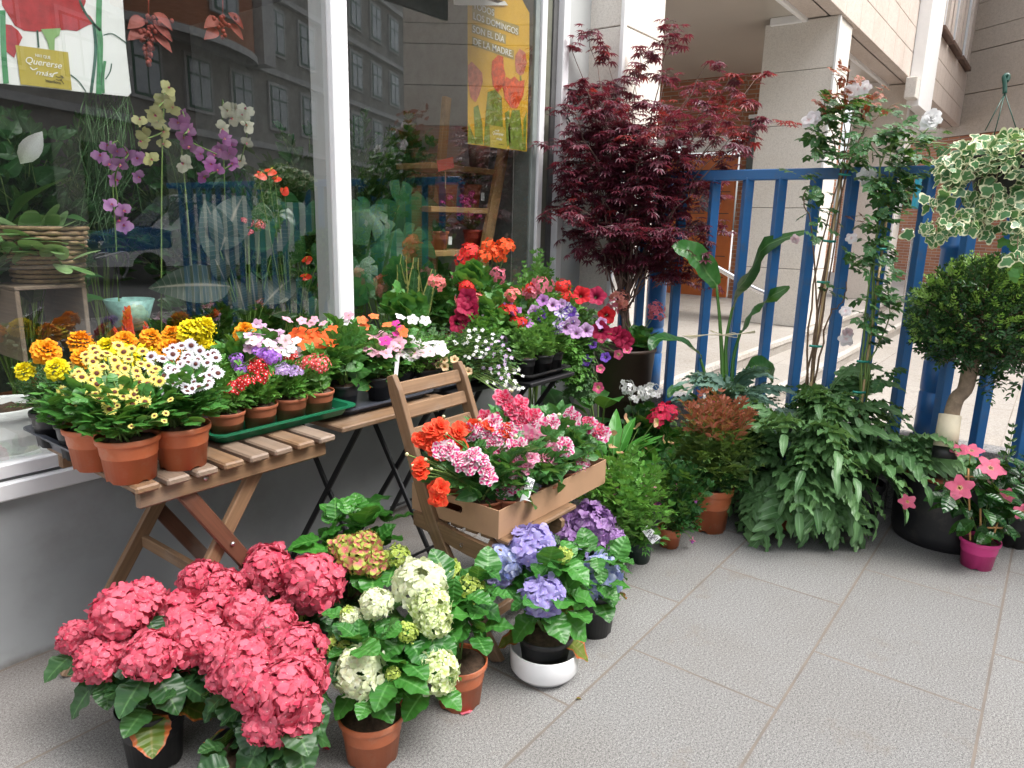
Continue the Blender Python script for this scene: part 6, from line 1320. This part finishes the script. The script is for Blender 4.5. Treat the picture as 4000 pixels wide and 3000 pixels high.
# yellow poster
m_py = plain('poster_yellow', (.62, .36, .02), .45, nz=.06, bump=0); m_pbar = plain('poster_grey_bar', (.34, .27, .09), .5, bump=0); m_tul = plain('poster_tulip', (.56, .07, .01), .5, nz=.5, sc_=40, bump=0); m_tul2 = plain('poster_pink_tulip', (.45, .13, .08), .5, nz=.4, sc_=40, bump=0); m_pol = plain('poster_olive', (.16, .22, .03), .5, nz=.4, sc_=30, bump=0)
p2_ = thing('tulip_poster', 'tall yellow poster of orange tulips with white capitals in the right pane', 'poster', PY(1940, 300, yp))
pshape('paper', [(1826, -40), (2020, -40), (2052, 22), (2068, 50), (2068, 200), (2062, 420), (2058, 592), (1940, 576), (1827, 562)], yp, m_py, p2_)
for k, (u0, v0, u1, h_) in enumerate(((1845, 4, 1932, 36), (1845, 40, 2028, 38), (1843, 92, 1976, 36), (1844, 142, 2008, 36))):
    w1 = (u1-u0)*.335; pshape('print_bar', [(u0, v0), (u1, v0+w1), (u1, v0+w1+h_), (u0, v0+h_)], yp-e, m_pbar, p2_)
yt = yp-e*3
for s_, u0, v0, u1 in (('TODOS', 1848, 32, 1930), ('LOS DOMINGOS', 1848, 73, 2024), ('SON EL DÍA', 1846, 124, 1971), ('DE LA MADRE.', 1848, 173, 2003)): ptext(s_, u0, v0, u1, 26, yt, m_txt, p2_, 0, .004)
for pts in ([(1905, 360), (1935, 350), (1960, 380), (1968, 575), (1890, 568), (1895, 470)], [(1830, 480), (1850, 530), (1862, 562), (1828, 560)], [(1850, 420), (1868, 410), (1884, 480), (1888, 566), (1856, 564)], [(2000, 430), (2030, 430), (2040, 520), (2046, 588), (1990, 580), (1985, 500)], [(1972, 440), (1990, 430), (1994, 560), (1980, 575)], [(2030, 290), (2036, 290), (2040, 340), (2032, 340)], [(2045, 470), (2058, 430), (2054, 588), (2044, 586)]): pshape('printed_leaf', pts, yp-e*.8, m_pol, p2_)
for pts, m_ in (([(1828, 255), (1842, 240), (1864, 262), (1884, 285), (1886, 320), (1872, 370), (1858, 400), (1838, 380), (1829, 320)], m_tul2), ([(1922, 240), (1945, 215), (1966, 222), (1968, 262), (1975, 290), (1970, 330), (1945, 362), (1925, 335), (1920, 290)], m_tul), ([(1962, 330), (1978, 300), (1995, 310), (2010, 298), (2028, 318), (2050, 312), (2046, 370), (2020, 424), (1995, 420), (1972, 385)], m_tul), ([(2014, 215), (2030, 190), (2052, 205), (2058, 245), (2046, 288), (2032, 296), (2016, 280), (2012, 245)], m_tul2)): pshape('printed_tulip', pts, yp-e*1.4, m_, p2_)
pshape('card', [(1912, 488), (1972, 497), (1982, 584), (1915, 574)], yp-e*2, m_mus, p2_)
ptext('HAY QUE', 1935, 512, 1950, 5, yt, m_txt, p2_); ptext('Quererse', 1923, 524, 1966, 13, yt, m_txt, p2_, .35, 0); ptext('más', 1938, 545, 1962, 10, yt, m_txt, p2_, .35, 0); ptext('Interflora', 1948, 564, 1968, 4, yt, m_dktx, p2_)
pp_ = thing('paper_sheet', 'white paper sheet taped above the yellow tulip poster', 'paper', PY(1880, 0, yp-.006)); pshape('sheet', [(1770, -60), (1772, 18), (1790, 21), (1985, 21), (1972, 3), (1945, 12), (1905, -12), (1905, -60)], yp-.006, m_pap, pp_)
# --- plants in the display
IN = 'plants of the window display'
def inplant(name, lab, cat, u, v, y, z=.60, pt=None, **k):
    B = P(u, v, y=y); B[2] = z; return potted(name, lab, cat, B, pt or (.07, .12, m_terra2), group=IN, **k)
def Bq(u, y, z=.60):
    B = P(u, 1400, y=y); B[2] = z; return B
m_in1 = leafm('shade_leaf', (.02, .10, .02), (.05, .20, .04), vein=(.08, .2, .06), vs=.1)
# dense greenery at the back
for k, (u, y, h, mt) in enumerate(((150, 3.3, .75, m_gdd), (420, 3.5, .8, m_in1), (760, 3.4, .75, m_gdd), (1010, 3.1, .62, m_in1), (1180, 3.3, .8, m_gdd), (1420, 3.2, .9, m_gdd), (1600, 3.4, .9, m_in1), (1230, 2.85, .35, m_in1), (900, 2.8, .30, m_gdd), (620, 2.8, .22, m_in1), (1700, 2.9, .35, m_gd))):
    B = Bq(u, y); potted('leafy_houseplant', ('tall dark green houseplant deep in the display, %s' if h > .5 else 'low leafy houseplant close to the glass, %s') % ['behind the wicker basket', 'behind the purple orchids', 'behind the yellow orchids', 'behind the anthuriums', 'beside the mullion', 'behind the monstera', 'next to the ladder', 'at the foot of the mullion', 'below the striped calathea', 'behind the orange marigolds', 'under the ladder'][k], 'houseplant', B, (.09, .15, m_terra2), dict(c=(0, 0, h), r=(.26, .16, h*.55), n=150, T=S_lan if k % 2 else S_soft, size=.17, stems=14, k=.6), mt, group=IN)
# wicker basket, crate
yb_ = 2.74
b0 = PY(195, 1118, yb_); b1 = PY(195, 880, yb_); hb = b1[2]-b0[2]; bk = thing('wicker_basket', 'brown wicker basket standing on the wooden crate in the window', 'basket', b0)
m_wick = plain('wicker', (.30, .20, .11), .7, nz=.3, sc_=40, bump=.4)
for k in range(13):
    z = (k+.5)*hb/13; r = .095+.03*k/12; a = np.linspace(0, 2*math.pi, 65); q = np.stack([(r+.004*np.sin(a*12+k*math.pi))*np.cos(a), (r+.004*np.sin(a*12+k*math.pi))*np.sin(a), np.full(65, z)], 1); G().add(tube(q, hb/26*.95, 6, False)).obj('woven_band', m_wick, bk)
G().add(lathe([(0, 0), (.09, 0), (.118, hb), (.11, hb), (.08, .02), (0, .02)], 24)).obj('lining', m_dark, bk)
cr = thing('wooden_crate', 'upturned wooden crate under the wicker basket inside the window', 'crate', PY(195, 1290, 2.72)); c0 = np.array(cr.location); q0, q1 = PY(45, 1120, 2.62)-c0, PY(345, 1290, 2.62)-c0
G().add(box((q0[0], -.12, q0[2]-.012), (q1[0], .22, q0[2]), .002)).obj('board', m_woodg, cr, smooth=False)
for x in (q0[0], q1[0]-.014): G().add(box((x, -.12, q1[2]-.08), (x+.014, .22, q0[2]-.013), .002)).obj('board', m_woodg, cr, smooth=False)
m_syn = leafm('pale_arrowhead_leaf', (.16, .34, .10), (.36, .52, .24), vein=(.55, .66, .40), vs=.3)
B = b0.copy(); B[2] = b0[2]+hb-.1; potted('arrowhead_plant', 'pale green arrowhead plant growing out of the wicker basket', 'houseplant', B, None, dict(c=(-.06, -.06, .02), r=(.16, .12, .12), n=46, T=L_heart, size=.078, stems=16, back=.2, up=.3), m_syn, group=IN)
# peace lily
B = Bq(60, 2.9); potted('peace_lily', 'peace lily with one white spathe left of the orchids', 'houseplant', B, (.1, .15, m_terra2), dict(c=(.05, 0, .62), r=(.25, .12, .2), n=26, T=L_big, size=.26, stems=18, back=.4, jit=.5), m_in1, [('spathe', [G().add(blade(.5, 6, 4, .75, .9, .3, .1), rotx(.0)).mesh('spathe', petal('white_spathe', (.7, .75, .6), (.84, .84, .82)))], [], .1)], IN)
q = PY(80, 640, 2.75); t = bpy.data.objects['peace_lily']; me = G().add(blade(.45, 6, 4, .75, .9, .3, .1)).mesh('spathe', MATS['white_spathe']); M4 = Matrix.Identity(4); fr_ = frames(PY(160, 520, 2.75)-q, TOCAM(q))[0]*.14
for a_ in range(3):
    for b_ in range(3): M4[a_][b_] = fr_[a_, b_]
    M4[a_][3] = float((q-np.array(t.location))[a_])
link('spathe', me, t, M=M4)
# hanging strands
t = thing('hanging_cactus', 'thin green strands of a hanging rhipsalis in the left pane', 'hanging plant', PY(400, 340, 2.85)); g = G(); L0 = np.array(t.location)
for k in range(90):
    u0 = rng.uniform(330, 500); v0 = rng.uniform(330, 420); vv = rng.uniform(500, 960); c_ = smoothline([PY(u0, v0, 2.85), PY(u0+rng.normal(0, 40), (v0+vv)/2, 2.85+rng.normal(0, .04)), PY(400+rng.normal(0, 55), vv, 2.85+rng.normal(0, .05))], 8)-L0; g.add(tube(c_, .0022, 3, False))
g.obj('strands', m_gs, t); G().add(lathe([(0, 0), (.08, 0), (.1, .1), (0, .09)], 20)).obj('pot', m_pblack, t, (0, 0, -.02))
# orchids
def orchid_fl():
    return join(*ring(blade(1.15, 4, 4, .6, .55, 0, .05), 2, 5, 1, off=0.0), *[(blade(.55, 4, 2, .75, .7, 0, .1), frames((math.cos(a), math.sin(a), .05), (0, 0, 1))[0]*.95, (0, 0, -.03)) for a in (math.pi/2, math.pi*1.22, math.pi*1.78)], (blade(.7, 4, 2, .7, .6, .6, -.3), frames((0, -1, .7), (0, .6, 1))[0]*.42, (0, 0, .05), 1))
def orch(c, c3=None, lip=(.5, .05, .2)):
    n = '%d' % int(c[0]*999+c[2]*77); return [G().add(orchid_fl()).mesh('flower', [petal('orchid_petal_'+n, tuple(x*.8 for x in c), c, c3, 0, .5), petal('orchid_lip_'+n, (.7, .5, .05), lip)])]
for lab, u, y, c, L_ in (('orchid with pale yellow sprays behind the glass', 620, 2.72, orch((.70, .68, .28), (.78, .76, .42)), [(660, 370), (640, 395), (672, 420), (618, 425), (545, 470), (600, 445), (560, 520), (640, 510), (640, 560), (590, 620), (556, 548), (615, 470), (655, 345)]),
                         ('orchid with mauve sprays hanging beside the rhipsalis', 470, 2.76, orch((.50, .16, .50), (.66, .36, .66)), [(455, 590), (500, 600), (390, 610), (540, 620), (450, 700), (540, 690), (470, 860), (430, 800), (485, 885), (480, 820), (420, 570), (470, 640), (430, 640)]),
                         ('orchid with bright purple sprays between yellow and white ones', 780, 2.78, orch((.56, .12, .52), (.68, .3, .64)), [(715, 450), (735, 505), (700, 480), (880, 540), (900, 560), (740, 570), (910, 640), (795, 690), (840, 600), (780, 600), (860, 580), (895, 600), (820, 640), (850, 660), (720, 540)]),
                         ('orchid with ivory sprays nearest the mullion', 900, 2.82, orch((.78, .76, .62)), [(885, 430), (960, 430), (920, 425), (870, 500), (965, 490), (965, 555), (940, 630), (720, 640), (910, 460), (945, 450)])):
    B = Bq(u, y); t = potted('potted_orchid', lab, 'orchid', B, (.06, .12, m_terra2), dict(c=(0, 0, .25), r=(.1, .08, .06), n=8, T=L_big, size=.22, stems=4, back=.5), m_in1, group='orchids of the window display')
    pts = [PY(a, b, y-.05+.1*rng.random())-B for a, b in L_]; heads(t, 'flower', c, pts, rpx(B, 31), [nrm(TOCAM(p+B)+np.array([0, 0, -.15])+rng.normal(0, .2, 3)) for p in pts])
    g = G(); tp = pts[0]+[0, .03, .02]; g.add(tube(smoothline([np.array([0, 0, .12]), tp*[.6, .6, .7], tp]+sorted(pts, key=lambda q: -q[2])[2::3], 24), .003, 5)); g.obj('stem', m_stem, t)
# calathea, anthurium, kalanchoe, bromeliad, pots
m_calth = leafm('pinstripe_leaf', (.008, .03, .016), (.014, .05, .022), vein=(.20, .19, .14), vf=95, vb=.2, vs=.5, rough=.55)
t = thing('potted_calathea', 'dark calathea with pale pinstripes in the left pane', 'houseplant', Bq(980, 2.68), IN); pot(t, .09, .16, m_terra2); g = G(); B = np.array(t.location)
for (u0, v0), (u1, v1), s_ in (((900, 1050), (815, 790), 1), ((880, 1100), (840, 1000), 1), ((1030, 1190), (1165, 1035), .9), ((1000, 1210), (985, 1080), .8), ((900, 1120), (640, 1085), .8), ((1060, 1230), (1190, 1180), .8), ((960, 1230), (930, 1100), .8), ((860, 980), (950, 720), .0), ((1060, 1000), (1075, 760), 0)):
    a_, b_ = PY(u0, v0, 2.64), PY(u1, v1, 2.60+.05*rng.random()); (g if s_ else g).add(L_big if s_ else L_big, frames(b_-a_, TOCAM(a_)+np.array([0, 0, .3]))[0]*np.linalg.norm(b_-a_)*1.1, a_-B)
    g.add(tube(curve((0, 0, .13), a_-B, (0, 0, .05), 6), .003, 4, False), mi=1)
g.obj('foliage', [m_calth, m_stem], t)
m_ant = petal('anthurium_red', (.7, .04, .01), (.66, .035, .012), None, 0, .5, trans=.1, rough=.2); t = thing('potted_anthurium', 'red flowered anthurium with big heart leaves next to the mullion', 'houseplant', Bq(1150, 2.66), IN); pot(t, .08, .14, m_terra2); B = np.array(t.location)
g = G()
for (u, v), s_ in (((1070, 880), .20), ((1200, 845), .13), ((1245, 1210), .11), ((1010, 900), .14), ((1255, 1000), .10), ((1140, 960), .12), ((1110, 820), .13)):
    q = PY(u, v, 2.66); g.add(L_heart, frames((rng.normal(0, .3), -.2, -1), TOCAM(q))[0]*s_, q-B-np.array([0, 0, -.03])); g.add(tube(curve((0, 0, .12), q-B, (0, .02, .05), 6), .003, 4, False), mi=1)
g.obj('foliage', [leafm('anthurium_leaf', (.015, .085, .02), (.03, .15, .035), vein=(.08, .24, .08), rough=.25), m_stem], t)
AN = [join((L_heart, I3, (0, 0, 0)), (tube([(0, .0, .02), (0, .3, .45)], [.07, .05], 6), I3, (0, 0, 0), 1))]; AN = [G().add(AN[0]).mesh('spathe', [m_ant, mc_y])]
pts = [PY(u, v, 2.60)-B for u, v in ((1050, 672), (1075, 700), (1110, 738), (1195, 1020), (1188, 1082), (1268, 1095), (1010, 680))]; heads(t, 'spathe', AN, pts, .042, [nrm(TOCAM(p+B)+np.array([rng.normal(0, .4), 0, .9])) for p in pts], stem=(0, 0, .12))
B = Bq(975, 2.66); potted('potted_kalanchoe', 'kalanchoe with small pink flower clusters left of the anthurium leaves', 'houseplant', B, (.05, .09, m_terra2), dict(c=(0, 0, .25), r=(.06, .06, .1), n=14, T=S_dense, size=.09, stems=6), m_gd, [('flower_head', V_COR, [PY(u, v, 2.62)-B for u, v in ((955, 862), (975, 872), (1015, 878), (968, 910))], .02)], IN)
m_med = petal('coral_bract', (.45, .10, .08), (.38, .07, .06), (.5, .16, .13), 0, .5)
for lab, (u, v), n in (('coral pink hanging medinilla cluster beside the carnation poster', (580, 60), 60), ('small coral medinilla blossom hanging at the top of the left pane', (870, 60), 14)):
    t = thing('hanging_blossom', lab, 'hanging plant', PY(u, v-120, 2.8)); L0 = np.array(t.location); g = G()
    for k in range(n): a_ = rng.random(); q = PY(u+rng.normal(0, 30)*(1-a_), v+a_*(200 if n > 20 else 90), 2.8+rng.normal(0, .03))-L0; g.add(ball(.009, 0, 6), None, q)
    for k in range(5 if n > 20 else 4): q = PY(u+(-1)**k*20, v-10+k*22, 2.8)-L0; g.add(L_ov, frames(((-1)**k*.8, -.3, -.5), (0, -1, .5))[0]*.085, q)
    g.add(tube([(0, 0, 0), PY(u, v, 2.8)-L0], .003, 4)); g.obj('blossom', m_med, t)
B = Bq(505, 2.56); t = potted('potted_bromeliad', 'bromeliad with an upright red flower spike against the glass', 'houseplant', B, (.05, .08, m_terra2), dict(c=(0, 0, .12), r=(.09, .03, .04), n=12, T=L_nar, size=.14, stems=0, back=.4), m_in1, group=IN)
g = G()
for (u0, v0), (u1, v1), w_ in (((505, 1330), (495, 1180), 1), ((560, 1340), (575, 1245), .6), ((470, 1330), (440, 1270), .5)):
    a_, b_ = PY(u0, v0, 2.54)-B, PY(u1, v1, 2.54)-B; ax = b_-a_; L_ = np.linalg.norm(ax)
    for k in range(int(22*w_)): f = k/(22*w_); aa = k*2.4; g.add(L_ov, frames(nrm(ax)+.55*np.array([math.cos(aa), math.sin(aa)*.4, 0]), (0, -1, .2))[0]*L_*.34*(1-.45*f)*1.0, a_+ax*f*.8)
g.obj('flower_spike', petal('bromeliad_red', (.55, .02, .01), (.62, .03, .015), (.7, .08, .04), 0, .5, trans=.15), t)
t = thing('striped_pot', 'pale teal striped pot with a wire loop inside the left pane', 'pot', PY(515, 1285, 2.72)); h_ = PY(515, 1168, 2.72)[2]-np.array(t.location)[2]; G().add(lathe([(0, 0), (.05, 0), (.085, h_), (.078, h_), (.045, .01), (0, .01)]+[], 40)).obj('pot', plain('teal_glaze', (.22, .42, .38), .3, nz=.3, sc_=50), t); L0 = np.array(t.location)
G().add(tube(smoothline([PY(*q, 2.72)-L0 for q in ((470, 1165), (462, 1060), (440, 1000), (390, 990), (370, 1010))]+[PY(*q, 2.72)-L0 for q in ((480, 985), (500, 1010), (495, 1060), (480, 1085))], 40), .005, 6)).obj('wire_loop', m_black, t)
for lab, u, v, y, r in (('terracotta pot right of the crate behind the glass', 395, 1275, 2.78, .075), ('white ceramic pot cut by the left edge behind the glass', 20, 1700, 2.60, .13)):
    t = thing('empty_pot', lab, 'pot', PY(u, v, y)*[1, 1, 0]+[0, 0, .60]); pot(t, r, r*1.6 if r < .1 else .2, m_terra2 if r < .1 else m_white, soil=True)
# monstera
t = thing('potted_monstera', 'monstera with large split leaves in the right pane', 'houseplant', Bq(1500, 2.75), IN); pot(t, .11, .18, m_terra2); B = np.array(t.location); g = G()
for (u, v), s_, az in (((1470, 960), .27, .1), ((1560, 800), .22, .9), ((1640, 840), .2, 1.3), ((1440, 820), .18, -.8), ((1590, 960), .21, .5), ((1640, 1080), .16, .8), ((1400, 1050), .17, -.4), ((1530, 1100), .18, .2)):
    q = PY(u, v, 2.66+.1*rng.random()); g.add(L_mon, frames((math.sin(az), -.25, -math.cos(az)), TOCAM(q)+np.array([0, 0, .25]))[0]*s_, q-B); g.add(tube(curve((0, 0, .16), q-B, (0, .05, .08), 7), .004, 5, False), mi=1)
g.obj('foliage', [leafm('monstera_leaf', (.015, .10, .03), (.03, .17, .05), vein=(.07, .25, .09), rough=.42, vf=16), m_stem], t)
t = thing('potted_sansevieria', 'sansevieria with yellow edged upright blades by the ladder foot', 'houseplant', Bq(1620, 2.62), IN); pot(t, .07, .1, m_terra2); B = np.array(t.location); g = G()
for (u0, v0), (u1, v1) in (((1560, 1270), (1575, 1010)), ((1600, 1280), (1625, 1020)), ((1640, 1270), (1620, 1040)), ((1650, 1260), (1690, 1060)), ((1590, 1270), (1560, 1050)), ((1580, 1260), (1540, 1130))):
    a_, b_ = PY(u0, v0, 2.62), PY(u1, v1, 2.6); g.add(blade(.2, 8, 4, .55, .5, .1, .08, .1, 2), frames(b_-a_, TOCAM(a_)+rng.normal(0, .3, 3))[0]*np.linalg.norm(b_-a_)*1.08, a_-B)
g.obj('foliage', leafm('snake_plant_leaf', (.03, .12, .03), (.06, .18, .05), edge=(.55, .52, .16), ethr=.72, vf=60, vs=.4, vein=(.10, .24, .08)), t)
# ladder shelf with pots
m_pine = wood('pine_wood', (.50, .31, .13), (.34, .19, .07)); ld = thing('ladder_shelf', 'pale pine ladder used as a plant shelf in the right pane', 'shelf', PY(1900, 1010, 2.66)*[1, 1, 0]+[0, 0, .60]); L0 = np.array(ld.location)
a_, b_ = PY(1975, 540, 2.66), PY(1880, 1060, 2.66)
G().add(beam(a_-L0, b_-L0, .075, .03, up=(0, 1, 0))).obj('side_rail', m_pine, ld, smooth=False)
a2, b2 = PY(1745, 380, 2.8), PY(1690, 1060, 2.8); G().add(beam(a2-L0, b2-L0, .05, .03, up=(0, 1, 0))).obj('side_rail', m_pine, ld, smooth=False)
shl = []
for v0 in (662, 815, 975):
    p_ = PY(1925-(v0-600)*.1, v0, 2.68); l_ = PY(1700, v0-60, 2.68); z_ = p_[2]; shl.append(z_); G().add(box(np.array([l_[0]-.05, 2.66, z_-.03])-L0, np.array([p_[0]+.02, 2.92, z_])-L0, .003)).obj('shelf_board', m_pine, ld, smooth=False)
m_gpot = plain('grey_brown_pot', (.24, .19, .15), .7)
for lab, u, k, r, h_, m_ in (('grey brown pot on the top ladder shelf', 1870, 0, .07, .17, m_gpot), ('terracotta pot with barcode on the middle ladder shelf', 1838, 1, .065, .13, m_terra2), ('terracotta pot at the left of the middle ladder shelf', 1745, 1, .065, .13, m_terra2), ('terracotta pot with price label on the bottom ladder shelf', 1712, 2, .06, .10, m_terra2)):
    x_ = P(u, 700, y=2.77)[0]; B = np.array([x_, 2.77, shl[k]+.001]); t = potted('shelf_plant', lab, 'potted plant', B, (r, h_, m_), dict(c=(0, 0, h_+.04), r=(.09, .07, .06), n=18, T=S_soft, size=.09, stems=6), m_in1, group='pots on the ladder shelf')
    if 'bar' in lab or 'label' in lab: G().add(box((-.014, -.002, -.022), (.014, 0, .022))).obj('sticker', m_paper, t, (.03, -r-.0005, h_*.5), smooth=False)
x_ = P(1848, 900, y=2.76)[0]; B = np.array([x_, 2.76, shl[2]+.001]); pts = [PY(1800+rng.normal(0, 36), 800+rng.normal(0, 26), 2.68)-B for _ in range(22)]
potted('shelf_plant', 'magenta kalanchoe in a red pot on the bottom ladder shelf', 'potted plant', B, (.06, .11, plain('red_pot', (.42, .06, .04), .5)), dict(c=(-.03, 0, .16), r=(.09, .07, .06), n=30, T=S_dense, size=.08, stems=8), m_in1, [('flower_head', [umbel(F_five, 12, .4).mesh('flower_head', [petal('magenta_petal', (.7, .2, .3), (.55, .03, .25)), mc_y])], pts, .018)], 'pots on the ladder shelf')
dT = depth((2.75, 2.68, 1.6)); tagcard('red_card', 'pair of red cards with white hearts stuck in a pot on the ladder', [P(1706, 628, d=dT), P(1770, 612, d=dT), P(1774, 655, d=dT), P(1712, 671, d=dT)], '', .01, paper=plain('red_card', (.48, .05, .03), .5)); G().add(box((-.003, 0, -.12), (.003, .002, 0))).obj('stick', m_pine, bpy.data.objects['red_card'])
# ================= small things on the ground =================
for (u, v), r, m_, lab in (((45, 2585), .010, m_hlr, 'dry leaf crumb by the wall base'), ((420, 2520), .012, m_pink, 'loose pink petal under the table near the left hydrangea'), ((1010, 2320), .010, m_hlr, 'dry reddish leaf bit under the wooden table'), ((2250, 2735), .009, m_hlr, 'small dry leaf on the paving below the white bowl'), ((2950, 2105), .012, m_hl, 'fallen green leaf on the paving left of the fern'), ((1255, 2925), .012, m_pink, 'loose pink petal between the front pots')):
    q = P(u, v, z=0)
    o = G().add(L_ov, frames((rng.normal(), rng.normal(), .05), (0, 0, 1))[0]*r*2.2, (0, 0, .006)).obj('fallen_leaf' if m_ is not m_pink else 'fallen_petal', m_); o.location = q; tag(o, lab, 'leaf' if m_ is not m_pink else 'petal')
